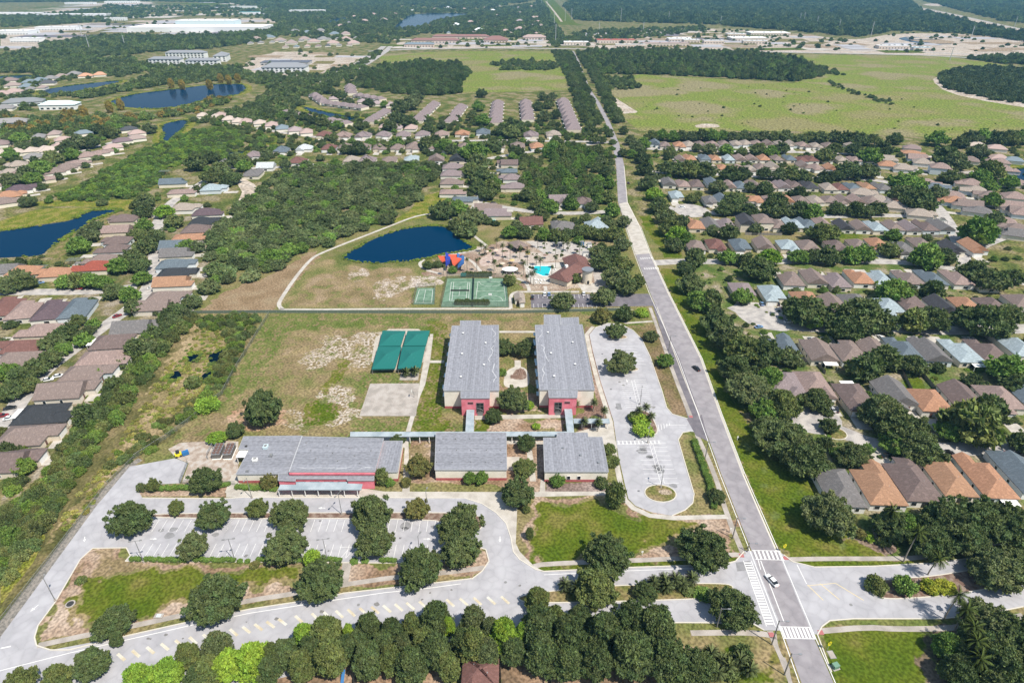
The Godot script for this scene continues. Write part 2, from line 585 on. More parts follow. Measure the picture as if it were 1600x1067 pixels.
	# east verge of the avenue and the lawns at the crossing
	paint(P([98,-555,102,-545,101,-492,101.8,-419.8,107.1,-373.9,96.2,-371.9,92.1,-432.7]), lush, 1.0, 1.5)
	paint(P([88.7,-354,102.9,-352.1,105.2,-288.8,100.7,-251.2,105.1,-220.4,103.5,-187.1,106.5,-160.2,115.3,-135.1,85.4,-133.7,82.5,-140.7,82.4,-166.4,84.2,-222.8,87.2,-275.4]), green, 1.0, 1.5)
	paint(P([88.7,-354,102.9,-352.1,105.2,-288.8,100.7,-251.2,105.1,-220.4,103.5,-187.1,106.5,-160.2,115.3,-135.1,85.4,-133.7,82.5,-140.7,82.4,-166.4,84.2,-222.8,87.2,-275.4]), lush, 0.72, 1.5)
	paint(P([91.8,-251.2,98.3,-215.8,98.9,-194.7,93.8,-187.1,91.6,-211.4]), brown, 0.45, 2.0)
	paint(P([85.6,-134.1,128.5,-134.1,127.5,-133.2,91.5,-131.7]), lush, 0.9, 0.5)
	paint(P([84.6,-111,111.4,-110.4,101.1,-91.9,79,-91.9]), lush, 1.0, 1.0)
	paint(P([87.8,-113.4,94.5,-113.8,120.3,-113.8,141.6,-116.4,142,-114.4,120.7,-111.4,85,-111.8]), green, 1.0, 0.6)
	paint(P([111.4,-110.4,142.7,-115.4,126.3,-91.9,101.1,-91.9]), [rgb(0.1, 0.1, 0.05), rgb(0.17, 0.13, 0.09), rgb(0.22, 0.17, 0.13)])
	paint(P([105.1,-142,121.8,-143.8,120.8,-134.4,113.4,-135.1]), [rgb(0.16, 0.11, 0.08), rgb(0.22, 0.16, 0.12), rgb(0.28, 0.22, 0.17)], 0.8)
	paint(P([48.7,-110.4,71.9,-109.5,71.1,-91.9,44.2,-91.9]), olive)
	paint(P([54.9,-107.5,68.6,-107.5,69.8,-96.8,56.8,-96.8]), lush, 0.5)
	# back gardens along the lower edge
	paint(P([-108.4,-102,47.1,-103.8,43.8,-90.3,-101.8,-90.3]), [rgb(0.2, 0.14, 0.09), rgb(0.3, 0.2, 0.13), rgb(0.38, 0.27, 0.19)])
	paint(P([-16.4,-99.4,-1.6,-99.4,-1.6,-91.9,-17.4,-91.9]), olive, 0.7)
	# homes to the west
	paint(P([-315.2,-363.7,-269.9,-373.9,-287.8,-492,-251.5,-526,-185.3,-373.9,-170.7,-303.2,-172.1,-240.3,-168.4,-187.1,-169.7,-154.3]), [rgb(0.09, 0.12, 0.04), rgb(0.15, 0.15, 0.06), rgb(0.24, 0.2, 0.12), rgb(0.34, 0.3, 0.24)], 1.0, 3.0)
	# homes to the east
	paint(P([103.6,-368.8,322.2,-373.9,156.7,-135.6,117.5,-135.6,105,-173,104.7,-211.4,104.7,-275.4]), [rgb(0.08, 0.13, 0.03), rgb(0.12, 0.16, 0.045), rgb(0.2, 0.19, 0.09), rgb(0.34, 0.29, 0.22)], 1.0, 3.0)
	# recreation ground
	paint(P([-54.7,-344.6,-44.5,-376,-28.8,-384.6,-8.5,-398.1,55.3,-400.4,62.4,-373.9,51.7,-335.7,37.9,-325.4,10.7,-321.2,0,-342.8,-37.6,-342.8]), [rgb(0.26, 0.18, 0.13), rgb(0.36, 0.28, 0.22), rgb(0.45, 0.38, 0.31)])
	paint(P([-60.1,-342.8,-41.3,-342.8,-40.2,-330.5,-58.2,-328.8]), sand, 0.6, 2.5, true)
	paint(P([-1.8,-322.9,37.9,-325.4,37.3,-319.6,10,-319.6,9.5,-302.5,-0.7,-302.5]), olive)
	for e in [P([-120,-139.1,-130.4,-138.9,-129.9,-119.6,-126.5,-105.9,-103.9,-109.5,-74,-117.9,-48.7,-123,-12.3,-128.4,-7,-133.9,-37.7,-132.9,-117.2,-133.2]), P([7,-161.4,38.2,-161.4,42.6,-155.2,72.7,-152.6,68.7,-136.1,6.9,-132.2,2.4,-140.7])]:
		paint(e, sand, 0.22, 2.0, true)
	paint(P([-127.6,-296.6,71.2,-296.6,71.1,-282,-24.7,-194.7,-111.9,-193.2,-130.5,-189.4,-124.4,-239.3,-126.5,-285.4]), brown, 0.42, 2.0, true)
	paint(P([-125.9,-117.1,-126,-127.3,-115.3,-131.3,-96.3,-131.7,-61.2,-133.2,-59.4,-126.6,-78.3,-122.2,-93.3,-117.9,-107.7,-113.4,-122.6,-110.2]), olive, 0.72, 3.0)
	paint(P([7.2,-154.3,12.6,-160.2,35.6,-160.2,41.6,-154.3,52.3,-150.9,61.6,-146.5,52.1,-140.7,39.5,-137.6,31.1,-134.1,7.3,-132.7,5.5,-138.1]), olive, 0.7, 3.0)
	paint(P([-125.2,-119.6,-123.9,-127.5,-114.4,-129.6,-95.7,-130.3,-63.2,-131.7,-62.3,-127.5,-78.9,-123.9,-94.3,-119.2,-108.6,-115,-122,-112.2,-124.8,-115.6]), lush, 0.74, 4.0)
	paint(P([8.6,-156.3,13.4,-158.7,34,-157.8,39.7,-153.4,49.7,-150.6,57.7,-147.3,52.2,-143,39.9,-139.6,31.3,-135.6,7.8,-133.4,6.7,-138.1]), lush, 0.8, 3.5)
	var im := Image.create_from_data(pw, ph, false, Image.FORMAT_RGB8, pic)
	var m := mat("school ground", Color.WHITE, 0.95)
	m.albedo_texture = ImageTexture.create_from_image(im)
	m.metallic_specular = 0.1
	m.uv1_scale = Vector3(1.0 / GW, 1.0 / GH, 1)
	m.uv1_offset = Vector3(-GX / GW, -GZ / GH, 0)
	m.detail_enabled = true
	m.detail_blend_mode = BaseMaterial3D.BLEND_MODE_MUL
	m.detail_albedo = grain(0.28)
	m.detail_uv_layer = BaseMaterial3D.DETAIL_UV_2
	m.uv2_scale = Vector3(1.0 / 34.0, 1.0 / 34.0, 1)
	pic.clear()
	sheet("ground", PackedVector2Array([Vector2(GX, GZ), Vector2(GX + GW, GZ), Vector2(GX + GW, GZ + GH), Vector2(GX, GZ + GH)]), 0.0, m)
	# the land beyond, as a frame of four sheets round that one
	var out := 15000.0
	for r in [[-out, -out, out, GZ], [-out, GZ + GH, out, out], [-out, GZ, GX, GZ + GH], [GX + GW, GZ, out, GZ + GH]]:
		sheet("land", PackedVector2Array([Vector2(r[0], r[1]), Vector2(r[2], r[1]), Vector2(r[2], r[3]), Vector2(r[0], r[3])]), 0.0, patchy("land turf", [rgb(0.1, 0.13, 0.035), rgb(0.15, 0.17, 0.05), rgb(0.21, 0.19, 0.08), rgb(0.29, 0.25, 0.15)], 130.0, 56.0, 0.35, 22))


# ---------------------------------------------------------------- roads, kerbs and paint

func line(called: String, pts: PackedVector2Array, width: float, y: float, m: Material, shift := 0.0) -> void:
	sheet(called, band(pts, width, shift), y, m)


func kerb(pts: PackedVector2Array, closed := false) -> void:
	var p := pts.duplicate()
	var s := Shape.new()
	if closed:
		p.append(p[0])
	for i in p.size() - 1:
		var q := band(PackedVector2Array([p[i], p[i + 1] + (p[i + 1] - p[i]).normalized() * 0.02]), 0.32)
		s.slab(q, 0.0, 0.14 + 0.002 * (i % 2))
	struct("kerb", s, mat("kerb"))


var lanes := []


func lane(pts: PackedVector2Array, width: float, m: Material) -> void:
	var l := soft_line(pts)
	line("street", l, width, 0.02, m)
	lanes.append(l)


func island(called: String, pts: PackedVector2Array, m: Material) -> void:
	var p := soft(pts, 2)
	sheet(called, p, 0.12, m, 0.001)
	kerb(p, true)


# painted bars side by side along a line from a to b, each «long» metres in the direction «turn» off the line
func bars(called: String, a: Vector2, b: Vector2, n: int, long: float, wide: float, turn: float, m: Material, y := 0.045, at_line := false) -> void:
	var along := (b - a).normalized()
	var across := along.rotated(turn) * long
	for i in n:
		var p := a.lerp(b, (i + 0.5) / n) if not at_line else a.lerp(b, float(i) / maxf(1.0, n - 1.0))
		var q := [p - across / 2.0, p + across / 2.0] if not at_line else [p, p + across]
		line(called, PackedVector2Array(q), wide, y, m)


func arrow(at: Vector2, dir: Vector2) -> void:
	var d := dir.normalized()
	var s := d.orthogonal()
	sheet("road_arrow", PackedVector2Array([at - d * 1.3 + s * 0.1, at + s * 0.1, at + s * 0.45, at + d * 1.1, at - s * 0.45, at - s * 0.1, at - d * 1.3 - s * 0.1]), 0.045, mat("white paint"))


func roads() -> void:
	var left := P([72.6,-90.3,73,-95.6,73.7,-111,74.2,-137.4,74.7,-173,76.1,-209.2,77.6,-251.2,77,-318.8,78.1,-373.9,80.2,-428.7,82.4,-482,95.8,-587,104.2,-675,111.4,-789,114.5,-917,113.4,-1026,119.5,-1184,128,-1385,133.4,-1562])
	var right := P([81.4,-90.3,81.1,-95.6,81.3,-111,82.1,-137.4,82.7,-173,84.7,-209.2,87.7,-251.2,87.3,-318.8,87.8,-373.9,90.1,-428.7,89.9,-482,103.4,-587,111.5,-675,116.7,-789,119.8,-917,119.2,-1026,125,-1184,134.4,-1385,139.1,-1562])
	var all := left.duplicate()
	var back := right.duplicate()
	back.reverse()
	all.append_array(back)
	sheet("avenue", all, 0.03, mat("worn asphalt"))
	line("edge_line", left.slice(0, 10), 0.22, 0.04, mat("white paint"), 0.55)
	line("edge_line", right.slice(0, 10), 0.22, 0.04, mat("white paint"), -0.45)
	line("gutter", right.slice(3, 12), 0.5, 0.036, mat("kerb"), 0.3)
	kerb(right.slice(4, 9))
	# the turning lanes by the side street are paved in concrete
	sheet("concrete_lane", P([83,-479,89.9,-482,90.1,-428.7,87.8,-378.1,78.1,-376,80.2,-428.7]), 0.034, mat("concrete"))
	sheet("apron", P([75.9,-310.9,78.2,-301.7,78.2,-234.1,74.9,-190.9,71.6,-194.4,70.7,-204.9]), 0.026, mat("fresh asphalt"))
	sheet("apron", P([70,-205.3,76.8,-207.9,75.1,-190.9,71.1,-194.4]), 0.033, mat("fresh asphalt"))
	# the boulevard that crosses it
	sheet("boulevard", P([-142,-95.8,-132,-100.1,-122,-104.6,-103.6,-108.9,-87.8,-113.4,-73.7,-117.1,-54.9,-120.6,-48.5,-122.4,-24.5,-125.7,-11.9,-127.5,9.6,-130.1,33.7,-131.5,64,-132.7,68,-133.9,71.9,-138.1,76.1,-137.6,76.6,-110.4,68.7,-110.4,66,-112.6,47.4,-112.8,31.7,-112.6,13.9,-110.8,-17.1,-107,-49.3,-99.4,-78.8,-91.6,-105.9,-84.2,-127.7,-77.1]), 0.02, mat("pale asphalt"))
	sheet("boulevard", P([81.1,-140.7,83.5,-136.4,85.3,-133.7,91.1,-131.7,108.9,-132,127.3,-133.2,140.3,-135.1,158.8,-138.6,182.3,-143.3,165.8,-122.2,144.4,-117.9,133.9,-115.8,119,-114,94.6,-114,87.8,-113.4,84.9,-111.6,82.6,-109.1,78.3,-110.4]), 0.02, mat("pale asphalt"))
	kerb(P([-117.2,-104.6,-103.6,-108.9,-87.8,-113.4,-73.7,-117.1,-54.9,-120.6,-48.5,-122.4,-24.5,-125.7,-11.9,-127.5]))
	kerb(P([9.6,-130.1,33.7,-131.5,64,-132.7,68,-133.9,71.7,-137.6]))
	kerb(P([83.5,-136.4,85.3,-133.7,91.1,-131.7,108.9,-132,127.3,-133.2,140.3,-135.1,158.8,-138.6]))
	kerb(P([144.4,-117.9,133.9,-115.8,119,-114,94.6,-114,87.8,-113.4,84.9,-111.6,82.6,-109.1,81.8,-98.5]))
	kerb(P([68.7,-110.4,66,-112.6,47.4,-112.8,31.7,-112.6]))
	line("edge_line", P([-133.9,-98,-116.7,-103.7,-103,-107.7,-87.3,-112.2,-73.3,-115.8,-54.5,-119.4,-36.9,-122.6,-24.4,-124.1,-15,-125.7]), 0.2, 0.03, mat("white paint"))
	line("edge_line", P([9.5,-128.9,33.5,-130.3,59.6,-131.5]), 0.16, 0.03, mat("white paint"))
	line("lane_line", P([-135.5,-105.1,-133.2,-105.7]), 0.35, 0.035, mat("white paint"))
	line("lane_line", P([86.2,-132.7,86.3,-125.7]), 0.2, 0.035, mat("white paint"))
	line("lane_line", P([75.1,-135.1,74.6,-130.8]), 0.2, 0.038, mat("white paint"))
	island("median", P([1.1,-120.9,7.4,-122.6,26.1,-124.8,48.7,-125.7,62.7,-125.7,64.7,-124.6,62.8,-122.6,56.5,-120.6,36.4,-119.8,14.7,-119.2,3.6,-119.2]), mat("dry lawn"))
	island("median", P([103.2,-123.5,106.3,-126.4,113.3,-127.5,124.3,-128.2,137.5,-130.6,155.7,-134.1,176.3,-138.1,171,-131.3,150.5,-126.6,132.7,-122.8,120.2,-121.1,105.5,-120.2]), mat("mulch"))
	# hatching down the middle of the road
	var middle := P([-120.4,-97.3,-117.2,-98.2,-100.6,-103.1,-87.2,-107,-73.9,-110.2,-61.8,-113.4,-56.3,-114.4,-27.1,-118.3,-11.8,-119.6,0,-120.2])
	for i in middle.size() - 1:
		var a := middle[i]
		var b := middle[i + 1]
		bars("hatch_bar", a, b, maxi(1, int((b - a).length() / 3.1)), 3.4, 0.75, 0.85, patchy("worn yellow", [rgb(0.6, 0.52, 0.38), rgb(0.68, 0.64, 0.52), rgb(0.7, 0.68, 0.63)], 40.0, 3.0, 0.3, 24))
	for p in [[V(86.4,-125.3), V(88.8,-120)], [V(90.3,-125.7), V(93.5,-120.2)], [V(95,-125.7), V(100.3,-120)]]:
		line("hatch_bar", PackedVector2Array(p), 0.2, 0.035, mat("yellow paint"))
	line("hatch_bar", P([86.3,-125,95.1,-125.9]), 0.14, 0.036, mat("yellow paint"))
	# crossings: ladders between two rails
	for z in [[V(74.3,-136.4), V(83.2,-136.1), 7, 3.2], [V(73.1,-109.8), V(81.8,-109.6), 9, 3.4]]:
		bars("crossing_bar", z[0], z[1], z[2], z[3], 0.55, PI / 2, mat("white paint"))
		for s in [-1, 1]:
			line("crossing_rail", PackedVector2Array([z[0], z[1]]), 0.2, 0.05, mat("white paint"), s * 1.75)
	bars("crossing_bar", V(71.5,-133.7), V(70.9,-112), 24, 2.0, 0.42, PI / 2, mat("white paint"), 0.055)
	for s in [-1, 1]:
		line("crossing_rail", P([71.6,-134.1,70.9,-111.6]), 0.2, 0.06, mat("white paint"), s * 1.2)
	line("stop_line", P([75.1,-134.1,74.4,-113]), 0.25, 0.056, mat("white paint"), 0.6)
	for z in [[V(79.8,-369.8), V(88,-370.8), 6], [V(79.4,-354), V(88.9,-354.9), 7]]:
		bars("crossing_bar", z[0], z[1], z[2], 2.4, 0.5, PI / 2, mat("white paint"))
	# pavements
	for w in [P([-126.2,-105.9,-113.1,-109.5,-104.5,-111.6,-90.3,-115.6,-76.8,-119.6,-61.1,-122.6,-48.6,-125.5,-34.8,-128,-20.2,-129.6,-8.3,-131.5]), P([6.6,-132,9.7,-132.9,34.1,-134.1,54.7,-135.1,68.5,-136.6,71.1,-136.1]), P([84.5,-134.6,95.7,-134.9,119.9,-134.9,126.4,-135.6,143,-139.4,161.7,-142.7]), P([84.1,-110.2,97.1,-111.4,104.6,-110.8,118.7,-111,126.3,-112,142.4,-115]),
			P([48.5,-109.6,60.7,-109.8,67.5,-109.5,71.4,-108.5]), P([70.1,-110.2,70.7,-101.1,70.4,-90.3]), P([71.6,-195.1,72.4,-173,70.9,-152.3,71.2,-136.6]), P([73.7,-303.2,72.9,-267.2,72,-234.1,72,-207])]:
		line("pavement", soft_line(w, 1), 1.7, 0.03, mat("weathered concrete"))
	line("gutter", P([76.5,-303.2,75.8,-269,75,-237.2,74.8,-207]), 0.5, 0.034, mat("concrete"), 0.9)
	for w in [P([70.9,-107.2,72,-107.9,72,-102.7,70.8,-102.4]), P([71.1,-99.2,72.5,-99.7,72,-91.9,70.4,-91.9])]:
		sheet("verge", soft(w), 0.04, mat("dry lawn"))
	for p in [V(70.5,-136.1), V(70.2,-109.1), V(83.7,-135.1), V(83.8,-109.8), V(72.1,-206.6)]:
		sheet("tactile_pad", PackedVector2Array([p + Vector2(-0.7, -0.7), p + Vector2(0.7, -0.7), p + Vector2(0.7, 0.7), p + Vector2(-0.7, 0.7)]), 0.045, mat("pad red", rgb(0.35, 0.12, 0.12)))
	# the side streets to the east
	var pave := patchy("street", [rgb(0.34, 0.32, 0.31), rgb(0.42, 0.4, 0.38), rgb(0.5, 0.47, 0.44)], 40.0, 6.0, 0.2, 25)
	for r in [[P([85.7,-362.7,105.3,-365.7,130.3,-364.7,178.1,-365.7,231.1,-365.7,251,-361.7,267.9,-354,299.4,-330.5]), 8.0], [P([115.3,-574,139.4,-565,180.9,-561,223.4,-553,294.1,-549,322.5,-538,327.3,-508,326.9,-479,313.5,-439.4,295.2,-395.8,273.7,-354]), 8.5],
			[P([117.2,-473,123.9,-459,156.1,-455,205.9,-449,248,-449,282.3,-452,314,-443.5]), 7.5], [P([135.9,-655,154.2,-650,210.5,-645,291.4,-640,333.3,-634,357.9,-615]), 7.0], [P([118.2,-304.7,128.3,-288.8,147.5,-279.3,180.9,-282,216.5,-276.7,270.3,-280.6]), 9.0],
			[P([117.8,-204.9,127.5,-197.9,137.5,-187.8,162.3,-185.6,204.3,-190.1]), 8.0], [P([350.3,-582,386.9,-565,435.2,-570,490,-582]), 8.0], [P([284,-373.9,326.7,-405.1,381.2,-432.7]), 7.0]]:
		lane(r[0], r[1], pave)
	sheet("turning_circle", oval(V(120.4,-206.2), 11.5, 11.0), 0.024, pave)
	island("planting_bed", oval(V(125.4,-195.9), 4.5, 4.0, 12), mat("dry lawn"))
	sheet("parking_court", soft(P([120.4,-310.9,138.1,-307.8,145.5,-294.4,139.6,-275.4,122.3,-280.6,116.8,-294.4])), 0.026, pave)
	sheet("parking_court", soft(P([125.2,-476,138.3,-479,148.8,-466,146,-449,129.4,-446.2,121.1,-455])), 0.026, pave)
	# and to the west
	for r in [[P([-197.3,-187.1,-204.1,-211.4,-210.5,-237.7,-208.1,-259.9,-206.2,-284,-203.1,-303.2,-205.9,-330.5,-224.4,-373.9,-252.8,-432.7,-265.7,-479,-262.8,-515,-262.5,-553]), 8.0], [P([-299.3,-320.4,-273.7,-322.1,-231.8,-322.1,-213.5,-329.6]), 8.0], [P([-431.2,-508,-432.1,-582,-434,-634,-421.6,-675,-408,-713]), 7.0], [P([-265.7,-582,-221.2,-580,-195.9,-594,-119.1,-596,-47.5,-594,0,-634,100.7,-683]), 7.0],
			[P([-28.7,-461,-21.4,-526,-28,-582,-34.6,-634]), 7.0], [P([-22.2,-479,14.3,-458,47.3,-455,76.5,-461]), 7.0], [P([-292.7,-753,-230.2,-713,-162.3,-689,-67.6,-689,0,-692,67.4,-686,107.4,-683]), 7.0]]:
		lane(r[0], r[1], pave)


func school_lot() -> void:
	var pale := mat("pale asphalt")
	sheet("car_park", P([-133.2,-99.4,-137.9,-108.5,-139.5,-157.2,-138.5,-176.7,-124.1,-181.3,-118.2,-178.5,-116.3,-168,-125.2,-167.4,-128.2,-163.3,-125.9,-160.8,-97.5,-160.5,-91.6,-161.1,-16.3,-160.8,-10.1,-158.1,-5.3,-154,-1.9,-149.2,-0.4,-143.3,0.4,-137.6,2.3,-134.6,7.1,-130.8,9.5,-129.8,-11.9,-127.3,-9,-130.1,-7,-133.9,-8.1,-138.4,-12,-139.9,-19.6,-139.9,-20,-133.9,-37.8,-133.2,-117.6,-133.9,-117.2,-136.1,-120,-139.1,-130.4,-138.9,-131.7,-134.6,-129.9,-119.6,-130,-112,-128.6,-108.3,-126.5,-105.9,-121.9,-104.4]), 0.024, pale)
	kerb(P([-125.9,-160.8,-97.5,-160.5,-91.6,-161.1,-16.3,-160.8,-10.1,-158.1,-5.3,-154,-1.9,-149.2,-0.4,-143.3,0.4,-137.6,2.3,-134.6,7.1,-130.8,9.6,-130.1]))
	kerb(P([-11.9,-127.3,-9,-130.1,-7,-133.9,-8.1,-138.4,-12,-139.9,-19.6,-139.9,-20,-133.9,-37.8,-133.2,-117.6,-133.9,-117.2,-136.1,-120,-139.1,-130.4,-138.9,-131.7,-134.6,-129.9,-119.6,-130,-112,-128.6,-108.3,-126.5,-105.9,-122,-104.6,-117.2,-104.6]))
	island("planting_strip", P([-120.4,-153.7,-21.2,-154,-11.8,-153.4,-9.4,-150,-9.9,-146.7,-13.3,-145.7,-20.1,-146.2,-21.2,-151.4,-119.3,-151.4]), mat("mulch"))
	# stalls: north row and south row
	var white := mat("white paint")
	bars("stall_line", V(-115.4,-145.7), V(-91.7,-145.7), 10, 5.2, 0.12, -PI / 2, white, 0.034, true)
	bars("stall_line", V(-91.7,-145.7), V(-22.5,-145.7), 29, 5.2, 0.12, -PI / 2, white, 0.034, true)
	bars("stall_line", V(-115,-135.6), V(-80.3,-135.6), 15, 5.2, 0.12, -PI / 2, white, 0.034, true)
	bars("stall_line", V(-77.9,-135.4), V(-21.5,-135.1), 24, 5.2, 0.12, -PI / 2, white, 0.034, true)
	line("stall_line", P([-53.8,-139.4,-48.6,-139.4]), 0.12, 0.036, white)
	for k in 4:
		var q := V(-52.4,-135.1) + Vector2(k * 1.6, 0)
		line("stall_line", PackedVector2Array([q, q + Vector2(1.6, -3.4)]), 0.12, 0.037, white)
	for a in [[V(-135,-142.5), Vector2(0.5, 1)], [V(-134.6,-117.3), Vector2(-0.4, 1)], [V(-113.2,-142.7), Vector2(1, 0)], [V(-26.7,-142.7), Vector2(1, 0)], [V(-63.7,-156.1), Vector2(-1, 0)], [V(-3.8,-142.5), Vector2(0, 1)], [V(50.4,-232.6), Vector2(0, 1)]]:
		arrow(a[0], a[1])
	# concrete along the school front and the forecourt
	sheet("walk", P([-98.4,-163.6,-82,-165.2,-50.5,-165.2,-44.1,-163.9,7.7,-163.6,11,-163.9,38.6,-163.9,38.6,-162.4,1.7,-161.1,1.7,-154.6,1.2,-140.9,2.4,-137.6,4.3,-135.1,6.6,-132.2,9.2,-130.3,6.9,-130.8,2.1,-134.6,0.2,-137.6,-0.6,-143.3,-2.1,-149.2,-5.5,-154.3,-10.4,-158.4,-16.4,-161.1,-97.5,-161.1]), 0.05, mat("concrete"))
	sheet("walk", P([-98.8,-163.3,-99.8,-172.3,-97.9,-172.3,-91.5,-163.3]), 0.045, mat("concrete"))
	sheet("walk", P([9.5,-163.3,10.1,-169.7,11.7,-169.7,11.4,-163.3]), 0.052, mat("concrete"))
	sheet("walk", P([-51.4,-133.2,-49.2,-133.9,-48.6,-133.2,-48,-125,-50.5,-125.5]), 0.045, mat("weathered concrete"))
	sheet("yard_floor", P([-129.1,-186.4,-126.5,-190.1,-111.3,-191.6,-104.4,-190.9,-95.7,-167.4,-111.8,-167.4,-115.8,-168,-117.9,-178.5,-123.7,-181.3]), 0.03, patchy("yard concrete", [rgb(0.36, 0.29, 0.24), rgb(0.45, 0.38, 0.32), rgb(0.5, 0.46, 0.42)], 20.0, 4.0, 0.25, 26))
	# the loop beside the avenue
	var loop := P([38.2,-273.5,41.8,-280.6,48.9,-285.4,55.5,-284,60.4,-278,63.3,-269,64.3,-252.9,64.1,-224.2,63.6,-212.7,65,-208.3,70.5,-205.3,74.2,-202.8,73.6,-196.3,69.3,-197.1,66.4,-196.3,63.7,-192,63.4,-186.7,62.5,-162.7,61,-158.4,57.7,-155.2,52.7,-152.6,46,-154.3,41.4,-157.2,39.6,-160.5,39.5,-167.1,39.4,-183.1,40.5,-203.7,39.8,-215.8,38.8,-231.6,38.2,-256.4])
	sheet("loop_car_park", loop, 0.026, pale)
	kerb(P([41.8,-280.6,48.9,-285.4,55.5,-284,60.4,-278,63.3,-269,64.3,-252.9,64.1,-224.2,63.6,-212.7,65,-208.3,70.5,-205.3]))
	kerb(P([69.3,-197.1,66.4,-196.3,63.7,-192,63.4,-186.7,62.5,-162.7,61,-158.4,57.7,-155.2,52.7,-152.6]))
	line("walk", P([41.9,-281.3,37.9,-273.5,37.8,-255.8,38.5,-231.1,39.5,-215.4,40.2,-203.2,39.1,-182.7,39,-166.8,39.3,-160.2,41.2,-156.9,45.7,-153.7,52.9,-152.6,70.9,-153.2]), 1.9, 0.05, mat("concrete"), -1.0)
	line("walk", P([57.4,-285.4,72.1,-287.4]), 1.6, 0.03, mat("concrete"))
	island("planting_bed", P([46.8,-271.6,49.9,-274.1,56.1,-272.8,56.5,-269.7,47.7,-269]), mat("tan soil"))
	island("planting_bed", P([46.1,-241.9,56.8,-243.5,56.9,-240.8,46.2,-238.7]), mat("tan soil"))
	island("planting_bed", P([47.8,-209.2,55.5,-211.4,57.3,-199.5,55.9,-194.7,46.8,-194]), mat("mulch"))
	island("planting_bed", oval(V(51,-163), 5.4, 4.2, 16), mat("dry lawn"))
	sheet("soil_patch", oval(V(52.8,-163.6), 2.4, 1.4, 11), 0.13, mat("tan soil"))
	for g in [[V(47.4,-233.1), V(46.9,-213.1), 14, 6.0], [V(47.2,-190.1), V(47.1,-168), 10, 5.4]]:
		bars("stall_line", g[0], g[1], g[2], 5.0, 0.12, -PI / 2, white, 0.036, true)
		bars("stall_line", g[0] + Vector2(6.3, 0), g[1] + Vector2(6.3, 0), g[2], 5.0, 0.12, -PI / 2, white, 0.036, true)
		line("stall_line", PackedVector2Array([g[0] + Vector2(5.0, 0), g[1] + Vector2(5.0, 0)]), 0.12, 0.039, white)
		line("stall_line", PackedVector2Array([g[0] + Vector2(6.3, 0), g[1] + Vector2(6.3, 0)]), 0.12, 0.039, white)
		bars("stall_line", g[0] + Vector2(5.6, 0), g[1] + Vector2(5.6, 0), 9, 1.4, 0.1, 0.8, white, 0.042)
	for k in 7:
		var q := V(47.7,-262.3) + Vector2(0.4 * k, 2.7 * k)
		line("stall_line", PackedVector2Array([q, q + Vector2(11, 0)]), 0.12, 0.036, white)
	bars("crossing_bar", V(39.9,-190.1), V(56.7,-190.5), 11, 1.7, 0.4, PI / 2, white)
	for s in [-1, 1]:
		line("crossing_rail", P([39.9,-190.1,56.7,-190.5]), 0.15, 0.05, white, s * 0.9)
	for k in 6:
		var q := V(56.2,-196.3) + Vector2(1.2 * k, -0.9 * k)
		line("hatch_bar", PackedVector2Array([q, q + Vector2(0.4, -5.0 + 0.7 * k)]), 0.18, 0.038, white)
	line("stop_line", P([60.7,-201.2,69.3,-201.2]), 0.15, 0.04, white)
	for d in [V(42.3,-255.2), V(42.5,-226.1), V(43.7,-164.2), V(42.8,-212.7), V(-62.6,-150.3), V(-35.4,-143)]:
		var g := Shape.new()
		for k in 5:
			g.box(Vector3(d.x + k * 0.16 - 0.32, 0.05, d.y), Vector3(0.08, 0.03, 0.7))
		struct("drain_grate", g, mat("dark"))


# ---------------------------------------------------------------- trees and shrubs, built once and copied

class Leaves:
	var v := PackedVector3Array()
	var n := PackedVector3Array()
	var c := PackedColorArray()
	var r: RandomNumberGenerator

	func any() -> Vector3:
		return Vector3(r.randf_range(-1, 1), r.randf_range(-1, 1), r.randf_range(-1, 1))

	# one folded spray of leaves, two faces
	func leaf(at: Vector3, face: Vector3, size: float, colour: Color, out := Vector3.ZERO) -> void:
		var t := (face.cross(any()) if out == Vector3.ZERO else out - face * out.dot(face)).normalized() * size
		var u := face.cross(t).normalized() * size * r.randf_range(0.45, 0.7)
		var dip := face * size * 0.25
		var a := at - t
		var b := at + u - dip
		var d := at + t
		var e := at - u - dip
		for q in [[a, b, d], [a, d, e]]:
			var m: Vector3 = (q[1] - q[0]).cross(q[2] - q[0]).normalized()
			if m.dot(face) < 0.0:
				m = -m
			for p in q:
				v.append(p)
				n.append(m)
				c.append(colour)

	func mesh() -> ArrayMesh:
		var a := []
		a.resize(Mesh.ARRAY_MAX)
		a[Mesh.ARRAY_VERTEX] = v
		a[Mesh.ARRAY_NORMAL] = n
		a[Mesh.ARRAY_COLOR] = c
		var m := ArrayMesh.new()
		m.add_surface_from_arrays(Mesh.PRIMITIVE_TRIANGLES, a)
		return m


